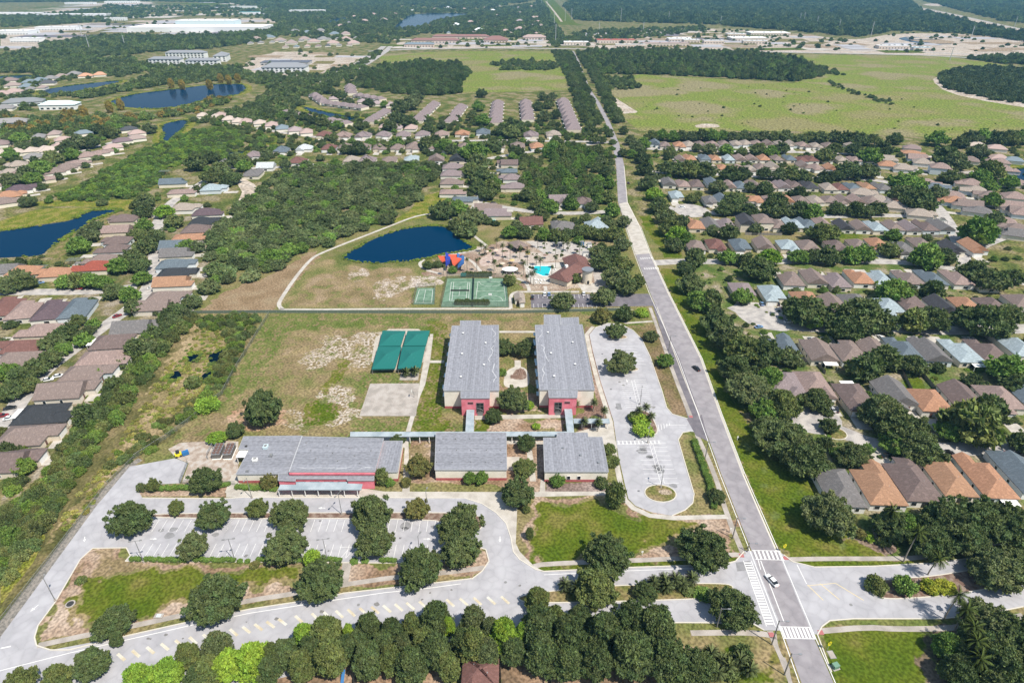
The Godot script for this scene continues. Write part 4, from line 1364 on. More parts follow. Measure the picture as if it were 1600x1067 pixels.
func homes() -> void:
	var lean := -0.045
	var start := "the avenue"
	row("homes nearest the boulevard", "the row nearest the boulevard", start, lean, 11.2, 19, -1, [[V(111.3,-164.7), "grey"], [V(124.9,-164.7), "tan", "hip"], [V(137.9,-167.2), "brown", "hip"], [V(151.4,-169.5), "tan", "hip"], [V(164.6,-168.2), "orange", "hip"], [V(178.7,-170.8), "slate-blue"], [V(191.4,-170.2), "taupe"]])
	row("homes by the cul-de-sac", "the row above the cul-de-sac", start, lean, 12, 17, 1, [[V(116.7,-225.6), "lilac"], [V(128.7,-225.1), "rose", "hip"], [V(141.7,-216.1), "brown", "hip"], [V(159.3,-217), "grey"], [V(171,-212), "orange", "hip"], [V(185.9,-214.3), "brown"], [V(200.8,-214.3), "rose"], [V(215.2,-217.5), "slate-blue"]])
	row("homes along the wide street", "the row below the wide street", start, lean, 11.4, 17.5, -1, [[V(127.6,-257.3), "slate-blue"], [V(142.3,-253.8), "taupe", "gable"], [V(155.7,-253.2), "taupe"], [V(168.1,-254.4), "taupe"], [V(182.1,-255.5), "slate-blue", "hip"], [V(193.6,-253.8), "grey", "gable"], [V(208.1,-253.2), "pale blue", "low"], [V(220.3,-253.8), "brown"], [V(236.8,-258.5), "pale blue"]])
	row("homes with gardens behind", "the row above the wide street", start, lean, 11.8, 16, 1, [[V(127.1,-317.8), "lilac", "low"], [V(142.2,-313.8), "pale blue", "hip"], [V(157.5,-305.9), "orange", "hip"], [V(169.2,-299.1), "taupe", "gable"], [V(182.4,-302.8), "grey", "hip"], [V(197,-297.6), "pale blue", "hip"], [V(211.6,-302.8), "brown"], [V(225.5,-297.6), "dark", "gable"], [V(239.1,-299.1), "orange", "hip"], [V(252.9,-299.1), "brown", "hip"], [V(271.3,-302.8), "taupe"]])
	row("homes in the middle rows", "the fifth row up", start, lean, 10.8, 17, -1, [[V(158.9,-333.1), "taupe"], [V(173.2,-335.7), "taupe", "gable"], [V(184.1,-331.3), "lilac", "hip"], [V(199.6,-335.7), "orange", "hip"], [V(210.6,-334.8), "pale blue", "hip"], [V(227.1,-334.8), "taupe"], [V(240.3,-334.8), "slate-blue", "hip"], [V(255,-334.8), "rose"], [V(266.8,-330.5), "taupe"]])
	row("homes in the middle rows", "the sixth row up", start, lean, 11, 16, 1, [[V(117.5,-382.2), "taupe"], [V(130.8,-384.4), "maroon", "hip"], [V(146.7,-384.4), "slate-blue", "hip"], [V(161.9,-384.4), "taupe", "gable"], [V(176.7,-383.3), "pale blue", "hip"], [V(189.3,-382.2), "taupe"], [V(207.3,-382.2), "brown"], [V(222.2,-384.4), "taupe"], [V(235.6,-386.7), "orange", "hip"], [V(248,-379), "grey"], [V(264,-386.7), "taupe"], [V(279.2,-379), "dark", "gable"], [V(294.7,-381.1), "orange", "gable"]])
	row("homes in the middle rows", "the seventh row up", start, lean, 10, 17, -1, [[V(127.1,-424.1), "orange", "hip"], [V(138.1,-425.4), "grey", "gable"], [V(148.8,-425.4), "lilac", "hip"], [V(162.1,-425.4), "dark", "gable", 2], [V(174.6,-428), "taupe", "hip", 2], [V(184.4,-425.4), "taupe"], [V(196,-425.4), "pale blue"], [V(205.4,-425.4), "slate-blue"], [V(216.5,-425.4), "rose"], [V(228.7,-422.8), "dark", "gable"], [V(240.1,-421.5), "taupe", "gable"], [V(250.9,-420.2), "pale blue", "hip"], [V(262.6,-421.5), "taupe", "hip"], [V(273.4,-420.2), "lilac", "gable"], [V(285.3,-420.2), "brown", "hip"], [V(296.6,-421.5), "grey", "gable"]])
	row("homes in the upper rows", "the eighth row up", start, lean, 10.4, 15, 1, [[V(129,-490), "pale blue", "hip"], [V(152.1,-477), "grey"], [V(161.8,-480), "slate-blue"], [V(173.1,-479), "taupe"], [V(187.4,-480), "orange", "low"], [V(199.2,-479), "rose"], [V(210.4,-477), "orange"], [V(221.7,-477), "taupe"], [V(233,-477), "beige"], [V(244.3,-477), "taupe"], [V(254.1,-477), "taupe"], [V(264.1,-476), "rose"], [V(275.9,-476), "taupe"], [V(286.8,-474), "grey"], [V(298.7,-473), "orange"]])
	row("homes in the upper rows", "the ninth row up", start, lean, 9.8, 16, -1, [[V(130.4,-526), "grey", "gable"], [V(141.3,-522), "rose", "hip"], [V(152.4,-522), "brown", "hip"], [V(166.6,-527), "slate-blue", "gable"], [V(177.8,-518), "rose", "gable"], [V(187.2,-518), "slate-blue", "hip"], [V(198.8,-518), "taupe"], [V(210.4,-518), "rose"], [V(222,-518), "lilac", "gable"], [V(232.7,-520), "brown"], [V(244.1,-518), "dark", "hip"], [V(257.5,-513), "beige"], [V(266.4,-513), "maroon", "hip"], [V(278.1,-514), "slate-blue", "hip"], [V(290.5,-516), "tan", "hip"], [V(301.8,-513), "grey", "hip"]])
	row("homes in the upper rows", "the tenth row up", start, lean, 10, 15, 1, [[V(148.2,-574), "rose"], [V(162.6,-572), "taupe"], [V(178.6,-572), "beige"], [V(188.3,-570), "orange"], [V(200.9,-570), "rose"], [V(211.6,-567), "beige"], [V(223.3,-572), "taupe"], [V(234.9,-574), "beige", "gable"], [V(263.7,-578), "taupe", "gable"], [V(273.1,-572), "rose"], [V(284.8,-570), "orange"], [V(296.9,-567), "beige"], [V(309.4,-567), "rose"], [V(318.6,-565), "taupe"]])
	row("homes in the upper rows", "the eleventh row up", start, lean, 9.4, 15, -1, [[V(157.8,-603), "taupe", "gable"], [V(167.4,-606), "orange", "hip"], [V(181.9,-608), "slate-blue", "hip"], [V(190.9,-606), "orange", "hip"], [V(203.5,-606), "pale blue", "hip"], [V(214.4,-606), "rose", "gable"], [V(225.2,-606), "rose", "gable"], [V(236.6,-606), "orange", "hip"], [V(248.7,-606), "taupe"], [V(261.3,-606), "slate-blue", "hip"], [V(270.3,-601), "maroon", "hip"], [V(280.8,-603), "maroon"], [V(294,-603), "taupe"], [V(308.4,-603), "beige"], [V(320.5,-601), "rose"], [V(332.6,-599), "beige"]])
	row("homes facing the meadow", "the row facing the meadow", start, lean, 10, 15, 1, [[V(146.5,-666), "slate-blue", "gable"], [V(154.6,-657), "taupe"], [V(169.4,-657), "orange", "hip"], [V(179.8,-660), "beige"], [V(191.5,-660), "taupe"], [V(203.8,-660), "rose", "hip"], [V(216.3,-663), "taupe"], [V(228.7,-663), "beige"], [V(239.4,-666), "beige"], [V(250.2,-663), "rose"], [V(261.9,-663), "taupe"], [V(273.7,-663), "beige"], [V(283.7,-660), "beige", "gable"], [V(294.9,-657), "rose"], [V(306.7,-654), "beige"], [V(319.6,-654), "taupe"], [V(342.2,-654), "beige"]])
	row("homes of the far eastern streets", "the lane right of the big oaks", "the meadow", 1.2, 12.5, 17.0, 1, [[V(399,-646), "brown"], [V(388.9,-626), "orange", "low"], [V(351,-603), "beige"], [V(383.6,-606), "rose"], [V(343.4,-581), "orange", "hip"], [V(379.8,-590), "beige"], [V(351.5,-570), "beige", "hip"], [V(379.8,-563), "rose", "hip", 2], [V(346.1,-524), "rose", "hip"], [V(346.1,-511), "slate-blue"]])
	row("homes of the far eastern streets", "the lane by the eastern pond", "the meadow", 1.15, 12.5, 17.0, -1, [[V(425.5,-599), "taupe", "hip"], [V(448.9,-592), "rose", "hip"], [V(468,-599), "slate-blue", "gable"], [V(470,-657), "beige"], [V(379,-524), "rose", "hip"], [V(370.8,-504), "beige"], [V(373.3,-490), "taupe"], [V(344.7,-490), "rose", "hip"], [V(337,-477), "orange"], [V(343.5,-468), "taupe"], [V(341.7,-453), "grey"], [V(375.6,-465), "rose"], [V(371.2,-452), "taupe"], [V(344.3,-429.3), "rose", "hip"], [V(343.6,-416.4), "taupe"], [V(338.5,-405.3), "grey"]])
	# west of the wetland: lots run east and west
	var east := PI / 2 + 0.12
	start = "the wetland end"
	row("homes backing on the wetland", "the row backing on the wetland", "the fork", east, 13.0, 19.0, 1, [[V(-185.7,-276), "grey", "gable"], [V(-188,-261.5), "brown", "hip"], [V(-185.1,-247), "rose", "hip"], [V(-185.5,-234.1), "taupe", "hip"], [V(-186.7,-221.3), "taupe", "gable"], [V(-185.3,-204.6), "charcoal", "hip"], [V(-182.8,-190.9), "taupe", "hip"], [V(-181,-176.2), "brown", "gable"]])
	row("homes beside the oak wood", "the column beside the oak wood", "the north", east, 12.0, 18.0, 1, [[V(-282.2,-526), "slate-blue", "gable"], [V(-263,-500), "rose", "low"], [V(-241.5,-509), "pale blue", "hip"], [V(-242.7,-460), "beige"], [V(-221.2,-448.7), "purple-brown", "hip"], [V(-215.9,-429.3), "charcoal", "hip"], [V(-213.8,-413.9), "brown", "hip"], [V(-213.1,-399.3), "orange", "low"], [V(-214.4,-384.4), "slate-blue", "gable"], [V(-208.5,-371.5), "grey", "gable"], [V(-201.5,-354.3), "slate-blue", "hip"], [V(-194.7,-340.2), "charcoal", "hip"], [V(-190.9,-328.7), "tan", "gable"], [V(-185.7,-309.8), "taupe", "hip"], [V(-187,-299.1), "taupe", "gable"]])
	row("homes beside the lake", "the column beside the lake", "the north", east, 12.0, 17.0, -1, [[V(-257.5,-452), "beige"], [V(-277.1,-434.7), "brown", "hip"], [V(-270.2,-412.6), "rose", "gable"], [V(-258.8,-392.3), "brown", "hip"], [V(-253.4,-377.9), "brown", "hip"], [V(-250.6,-361.3), "taupe", "hip"], [V(-249.2,-350.5), "red", "hip"], [V(-267.7,-341.2), "orange", "hip"], [V(-288.5,-343.9), "orange", "hip"], [V(-300.3,-345.8), "grey"]])
	row("homes by the western street", "the row below the western street", "the west", 0.25, 13.0, 20.0, -1, [[V(-265.5,-298.3), "maroon", "hip"], [V(-253.3,-294.7), "rose", "hip"], [V(-239,-294.7), "purple-brown", "hip"], [V(-226.7,-296.9), "slate-blue", "hip"]])
	row("homes by the western street", "the western lane", "the north", east, 12.5, 18.0, -1, [[V(-231,-272.7), "rose"], [V(-230.8,-256.7), "maroon", "hip"], [V(-226.1,-245.3), "taupe", "hip"]])
	row("homes along the thicket", "the row along the thicket", "the creek", PI / 2 + 0.62, 12.5, 18.0, 1, [[V(-409.1,-714), "rose"], [V(-397.1,-689), "taupe", "hip"], [V(-405,-677), "purple-brown"], [V(-399.8,-649), "rose", "hip"], [V(-399,-628), "rose", "low"], [V(-404.2,-616), "rose", "hip"], [V(-399.2,-590), "rose", "low"], [V(-398.6,-574), "taupe", "hip"], [V(-400.9,-559), "taupe", "hip"], [V(-398.4,-535), "rose", "hip"], [V(-396.3,-507), "purple-brown", "hip"], [V(-393.4,-490), "orange", "hip"], [V(-387.3,-474), "taupe"]])
	row("homes along the thicket", "the row behind the thicket homes", "the creek", PI / 2 + 0.62, 12.5, 17.0, -1, [[V(-427.6,-733), "charcoal"], [V(-467,-714), "slate-blue", "gable"], [V(-470,-683), "rose", "hip"], [V(-456,-657), "rose"], [V(-456,-638), "beige", "hip"], [V(-455,-611), "grey"], [V(-451,-581), "beige", "hip"], [V(-440.7,-555), "beige"]])
	start = "the thicket"
	row("homes north of the oak wood", "the lane north of the oak wood", start, 0.05, 14.0, 15.0, -1, [[V(-262.8,-590), "grey"], [V(-225.8,-553), "grey"], [V(-222,-578), "white", "gable"], [V(-198.4,-596), "maroon"], [V(-149.5,-601), "beige"], [V(-134.6,-601), "lilac", "hip"], [V(-114.4,-599), "taupe"], [V(-94.2,-603), "pale blue", "hip"], [V(-70.8,-603), "taupe", "gable"], [V(-51.6,-603), "charcoal", "gable"]])
	row("homes north of the oak wood", "the lane of pale houses", start, 0.05, 14.0, 15.0, 1, [[V(-247.3,-616), "lilac", "hip"], [V(-226.8,-636), "slate-blue", "hip"], [V(-206.4,-644), "white", "hip"], [V(-182.3,-646), "maroon", "hip"], [V(-97.9,-654), "rose"], [V(-14.2,-654), "beige"], [V(5.8,-654), "taupe"], [V(25,-652), "orange", "hip"]])
	row("homes of the tidy row", "the tidy row", start, 0.0, 15.0, 15.0, 1, [[V(-202.1,-704), "maroon", "hip"], [V(-180.8,-701), "rose", "hip"], [V(-159.6,-701), "lilac", "hip"], [V(-138.2,-704), "lilac", "hip"], [V(-116.9,-704), "lilac", "hip"], [V(-96.6,-707), "lilac", "hip"], [V(-75.9,-707), "rose", "hip"], [V(-54,-710), "orange", "hip"], [V(-31.4,-717), "slate-blue", "hip"], [V(20.6,-704), "lilac", "hip"], [V(44.9,-707), "beige", "hip"]])
	row("homes of the tidy row", "the row bending west", "the tidy row", 0.3, 14.0, 17.0, 1, [[V(-225.8,-720), "rose", "hip"], [V(-241.3,-730), "lilac", "hip"], [V(-258.7,-740), "slate-blue", "low"], [V(-275.9,-757), "rose", "hip"], [V(-293.5,-768), "beige", "low"], [V(-312.5,-776), "rose", "hip"], [V(-337,-791), "beige"], [V(-357.9,-814), "rose", "hip"]])
	row("homes north of the pond", "the column north of the pond", "the north", PI / 2, 12.5, 18.0, 1, [[V(-51.7,-574), "lilac", "hip"], [V(-51,-551), "lilac", "hip"], [V(-50,-526), "taupe", "hip"], [V(-46.8,-499), "rose", "low"], [V(-36,-480), "slate-blue", "low"], [V(-17.6,-459), "taupe", "gable"], [V(-10.2,-447.2), "lilac", "gable"]])
	row("homes north of the pond", "the column by the tall trees", "the north", PI / 2, 12.0, 16.0, -1, [[V(-4.1,-587), "brown", "gable"], [V(-4.5,-561), "slate-blue", "low"], [V(-2.2,-539), "lilac", "hip"], [V(0.5,-514), "lilac", "hip"]])
	row("homes north of the pool", "the row behind the pool", "the west", 0.08, 15.0, 15.0, -1, [[V(13.1,-430.7), "maroon", "gable"], [V(35.4,-421.5), "grey", "hip"], [V(58.2,-424.1), "pale blue", "hip"]])
	row("homes north of the pool", "the short street by the tall trees", "the west", 0.1, 14.0, 14.0, 1, [[V(35.9,-479), "lilac", "gable"], [V(54.5,-473), "brown", "hip"]])
	for t in [[V(-102.4,-895), V(-112.7,-777), 5, 15.0, "lilac townhouse row, first of the parallel rows north of the tidy row"], [V(-65.3,-876), V(-73,-770), 5, 15.0, "lilac townhouse row, second of the parallel rows north of the tidy row"], [V(-19,-904), V(-19.3,-766), 6, 16.0, "lilac townhouse row with a lawn on its right, third of the parallel rows"],
			[V(18.2,-909), V(18.9,-784), 5, 16.0, "lilac townhouse row, fourth of the parallel rows, right of the lawn"], [V(69.1,-919), V(68.8,-728), 8, 17.0, "long lilac townhouse row nearest the avenue"], [V(-282.3,-961), V(-250.4,-899), 3, 16.0, "townhouse row at the bend left of the curved pond"], [V(-250.4,-899), V(-189.8,-862), 5, 16.0, "townhouse row along the far bank of the curved pond"],
			[V(-249.4,-1043), V(-231,-972), 3, 16.0, "townhouse row against the dark wood"], [V(-222.2,-961), V(-177.5,-924), 4, 14.0, "townhouse row running right from the dark wood"], [V(-287.3,-836), V(-246.2,-804), 4, 12.0, "townhouse row on the near bank of the curved pond"], [V(-219.2,-788), V(-188.3,-762), 3, 13.0, "short townhouse row at the tip of the curved pond"], [V(-168.3,-773), V(-158,-845), 4, 14.0, "townhouse row slanting up beside the street oaks"]]:
		terrace(t[0], t[1], t[2], t[3], "lilac", t[4])


func strip_row(group: String, where: String, start: String, turn: float, a: Vector2, b: Vector2, n: int, tones: Array, front: int) -> void:
	var list := []
	for i in n:
		list.append([a.lerp(b, i / maxf(1.0, n - 1.0)) + Vector2(rng.randf_range(-1.5, 1.5), rng.randf_range(-2, 2)), tones[(i * 7 + n) % tones.size()], "hip"])
	row(group, where, start, turn, 13.0, 17.0, front, list)


# what grows and stands in the gardens between the homes
func gardens() -> void:
	var pinkish := ["rose", "taupe", "lilac", "rose", "beige", "grey", "rose"]
	var mixed := ["grey", "taupe", "slate-blue", "rose", "brown", "dark"]
	strip_row("homes of the far west", "the lane at the western edge", "the edge", 0.4, V(-496,-628), V(-463,-638), 4, pinkish, 1)
	strip_row("homes of the far west", "the lane under the creek wood", "the edge", 0.4, V(-521,-666), V(-496,-710), 4, mixed, -1)
	strip_row("homes of the far west", "the western edge above the orange roofs", "the edge", 0.5, V(-424.6,-524), V(-427.7,-567), 3, pinkish, 1)
	strip_row("homes of the far west", "the bank of the western lake", "the edge", 0.2, V(-739,-982), V(-714,-1030), 4, mixed, 1)
	strip_row("homes by the creek", "the group above the creek mouth", "the creek", 0.3, V(-377.4,-814), V(-322.1,-779), 4, pinkish, 1)
	strip_row("homes by the flats", "the upper lane beside the flats", "the flats", 0.1, V(-642,-1724), V(-413.7,-1865), 12, pinkish, 1)
	strip_row("homes by the flats", "the lower lane beside the flats", "the flats", 0.1, V(-528,-1631), V(-390.6,-1677), 7, mixed, -1)
	strip_row("homes by the far lake", "the shore lane of the far lake", "the lake", 0.1, V(-120.4,-2224), V(96.8,-2336), 8, pinkish, 1)
	strip_row("homes by the far lake", "the lane above the far lake", "the lake", 0.1, V(-146.8,-2827), V(111.1,-2960), 7, pinkish, 1)
	strip_row("homes by the far lake", "the last lane before the corridor", "the lake", 0.1, V(-317.5,-3569), V(127.6,-3780), 8, mixed, 1)
	strip_row("homes by the far lake", "the lane behind the shops", "the lake", 0.1, V(-183.8,-2029), V(69.1,-2007), 8, mixed, 1)
	strip_row("homes by the small pond", "the lane by the small far pond", "the pond", 0.1, V(-564,-2458), V(-491,-2827), 5, pinkish, 1)
	strip_row("homes by the bend", "the lane inside the townhouse bend", "the bend", 0.2, V(-246.4,-933), V(-160.3,-884), 5, ["lilac"], 1)
	strip_row("homes above the tidy row", "the lane above the tidy row", "the west", 0.0, V(-144.9,-747), V(-115,-740), 3, ["lilac", "rose"], 1)
	strip_row("homes north of the oak wood", "the hidden lane above the oak wood", "the west", 0.05, V(-165.7,-646), V(-48,-649), 8, pinkish, 1)
	strip_row("homes of the far eastern streets", "the lane behind the big oaks", "the meadow", 1.2, V(278.4,-495), V(296.4,-445.8), 4, pinkish, 1)
	strip_row("homes of the far eastern streets", "the eastern edge under the tree line", "the meadow", 1.2, V(483,-644), V(372.5,-448.7), 6, pinkish, 1)
	var mid := [Color(0.95, 0.95, 0.95), Color(0.75, 0.8, 0.75), Color(1.15, 1.1, 0.95), Color(1.2, 1.45, 0.85)]
	for g in [P([-574,-736,-450,-789,-393,-704,-384.5,-508,-382.4,-461]), P([-391.8,-870,-191.2,-828,119.5,-770,93.4,-582,-64.2,-582,-88.1,-634,-207.6,-634,-233.5,-582,-246.1,-526,-314.5,-634,-324,-704,-366.1,-789])]:
		wood("garden_trees", g, 9.5, 2.4, 4.6, 1.2, "oak far", mid, 0.8, true)
	wood("garden_trees", P([-322.2,-373.9,-269.9,-373.9,-291.6,-461,-280.6,-508,-253.7,-545,-189.3,-373.9,-170.7,-303.2,-169.4,-235.1,-168.3,-190.9,-165.8,-148.7]), 10.0, 2.0, 4.2, 1.2, "oak far", mid, 0.4, true)
	wood("garden_trees", P([130.4,-661,552,-666,323.8,-354,267.9,-363.7,107.5,-368.8]), 10.0, 1.8, 4.0, 1.2, "oak far", mid, 0.38, true)
	wood("garden_trees", P([111.8,-354,317,-344.6,187,-166.4,111.3,-166.4,107.8,-220.4]), 9.0, 1.4, 3.0, 1.2, "oak far", mid, 0.28, true)
	wood("garden_shrubs", P([111.8,-354,317,-344.6,187,-166.4,111.3,-166.4,107.8,-220.4]), 5.0, 0.7, 1.5, 1.1, "bush", [Color(1.1, 1.3, 0.8), Color(1.4, 1.7, 0.7), Color(0.9, 1.0, 0.9), Color(1.7, 1.6, 0.8)], 0.28, true)
	wood("garden_trees", P([-64.2,-582,102.4,-647,65.2,-379.2,8.6,-407.5,-50.6,-439.4]), 8.0, 2.2, 4.2, 1.25, "oak far", mid, 0.5, true)
	var n := 0
	for e in [[V(157.7,-303.2), "round blue pool behind the orange-roofed house above the wide street"], [V(-264.8,-355.9), "blue pool beside the red-roofed house by the lake"], [V(-259.9,-290.9), "screened blue pool at the left edge below the purple-brown roof"], [V(-243.1,-476), "teal pool at the oak wood's edge behind the rose-roofed house"], [V(-244.2,-508), "blue pool behind the pale blue house by the thicket"], [V(327.5,-419.8), "blue pool under the big eastern oak"], [V(182.2,-224.2), "turquoise garden pool right of the bright lawn"], [V(-13.8,-439.4), "turquoise pool beside the gable-roofed house north of the pond"]]:
		var p := thing("garden_pool", e[1], "swimming pool", up(e[0]), 0.2 * n, "garden pools")
		part("rim", Shape.new().slab(oval(Vector2.ZERO, 3.6, 2.5, 16), 0.0, 0.1), mat("concrete"), p)
		part("water", Shape.new().slab(oval(Vector2.ZERO, 3.0, 1.9, 16), 0.0, 0.13), mat("pool blue", rgb(0.01, 0.42, 0.46), 0.1), p)
		n += 1
	for e in [[V(-282.1,-350.2), "dark screened pool enclosure right of the orange lake house"], [V(-267.5,-361.7), "dark screened pool enclosure above the orange lake house"], [V(-263,-294.4), "dark screened enclosure at the left edge by the western lane"], [V(-306.5,-561), "dark screened enclosure in the thicket homes"], [V(302.2,-432.7), "pale screened enclosure at the end of the seventh row"], [V(312.1,-517), "pale screened enclosure at the end of the ninth row"]]:
		var c := thing("screen_enclosure", e[1], "enclosure", up(e[0]), 0.1, "screened pool enclosures")
		for k in 8:
			part("post", box_mesh(Vector3(0.14, 2.8, 0.14)), mat("dark"), c, Vector3(-4.5 + 3.0 * (k % 4), 1.4, -3.0 + 6.0 * (k / 4)))
		for k in 4:
			part("beam", box_mesh(Vector3(0.14, 0.14, 6.1)), mat("dark"), c, Vector3(-4.5 + 3.0 * k, 2.85, 0))
		part("screen", box_mesh(Vector3(9.0, 0.03, 6.0)), wire(), c, Vector3(0, 2.95, 0))


# ---------------------------------------------------------------- the school

func roll_roof(called: String, along_z: bool, number: int) -> StandardMaterial3D:
	if mats.has(called):
		return mats[called]
	var r := RandomNumberGenerator.new()
	r.seed = number
	var im := Image.create(512, 512, false, Image.FORMAT_RGB8)
	var tone := 0.0
	var f := noise(FastNoiseLite.TYPE_SIMPLEX_SMOOTH, 0.013, 4, number)
	var g := noise(FastNoiseLite.TYPE_SIMPLEX, 0.12, 3, number + 1)
	for x in 512:
		if x % 21 == 0:
			tone = r.randf_range(-0.03, 0.03)
		for y in 512:
			var v := 0.25 + tone + f.get_noise_2d(x, y) * 0.022 + g.get_noise_2d(x, y * 0.12) * 0.045
			if x % 21 < 2:
				v -= 0.085
			if x % 21 == 3 and g.get_noise_2d(x * 0.2, y * 0.6) > 0.05:
				v += 0.05
			var c := rgb(v * 0.97, v, v * 1.13)
			im.set_pixel(x if along_z else y, y if along_z else x, c)
	var m := mat(called, Color.WHITE, 0.85)
	m.albedo_texture = ImageTexture.create_from_image(im)
	m.uv1_scale = Vector3(1.0 / 24.0, 1.0 / 24.0, 1)
	m.detail_enabled = true
	m.detail_blend_mode = BaseMaterial3D.BLEND_MODE_MUL
	m.detail_albedo = grain(0.1)
	m.detail_uv_layer = BaseMaterial3D.DETAIL_UV_2
	m.uv2_scale = Vector3(1.0 / 41.0, 1.0 / 41.0, 1)
	return m


# walls, band and roof over one outline
func wing(o: Node3D, pts: PackedVector2Array, h: float, wall: Material, roof: Material, band_mat: Material, base := 0.0) -> void:
	var inner := Geometry2D.offset_polygon(pts, -0.12)
	var s := Shape.new()
	s.slab(inner[0], base, h - 0.32)
	part("wall", s, wall, o)
	s = Shape.new()
	s.slab(pts, h - 0.3, h, true)
	var r := part("roof", s, roof, o)
	var edge := Geometry2D.offset_polygon(pts, 0.0)
	s = Shape.new()
	var rim := edge[0]
	for i in rim.size():
		s.slab(band(PackedVector2Array([rim[i], rim[(i + 1) % rim.size()]]), 0.22), h - 0.33, h + 0.08 + 0.002 * (i % 2))
	part("roof_edge", s, mat("roof edge", rgb(0.3, 0.31, 0.33), 0.6), r)
	if band_mat:
		var low := Geometry2D.offset_polygon(pts, -0.08)
		s = Shape.new()
		s.slab(low[0], 0.0, 1.1)
		part("wainscot", s, band_mat, o)


func rect(x0: float, z0: float, x1: float, z1: float) -> PackedVector2Array:
	return PackedVector2Array([Vector2(x0, z0), Vector2(x1, z0), Vector2(x1, z1), Vector2(x0, z1)])


# streaks of old sealant on a roof, each a thin irregular film
func streak(o: Node3D, a: Vector2, b: Vector2, y: float, seed_number: int) -> void:
	var r := RandomNumberGenerator.new()
	r.seed = seed_number
	var l := PackedVector2Array()
	var n := int((b - a).length() / 2.2)
	for i in n + 1:
		l.append(a.lerp(b, float(i) / n) + Vector2(r.randf_range(-1, 1), r.randf_range(-1, 1)) * 0.9)
	var s := Shape.new()
	for i in n:
		s.slab(band(PackedVector2Array([l[i], l[i + 1]]), r.randf_range(0.12, 0.4)), y, y)
	part("sealant", s, mat("sealant", rgb(0.42, 0.43, 0.45), 0.8), o)


func walkway(label: String, pts: PackedVector2Array, y: float, posts: Array) -> void:
	var o := thing("covered_walkway", label, "covered walkway", Vector3.ZERO, 0.0, "covered walkways of the school")
	var s := Shape.new()
	s.slab(pts, y - 0.3, y, true)
	part("roof", s, patchy("ribbed metal", [rgb(0.3, 0.36, 0.4), rgb(0.37, 0.43, 0.47), rgb(0.42, 0.48, 0.52)], 40.0, 5.0, 0.2, 41, 0.55), o)
	for p in posts:
		s = Shape.new()
		s.box(Vector3(p.x, (y - 0.3) / 2.0, p.y), Vector3(0.25, y - 0.3, 0.25))
		part("post", s, mat("white"), o)


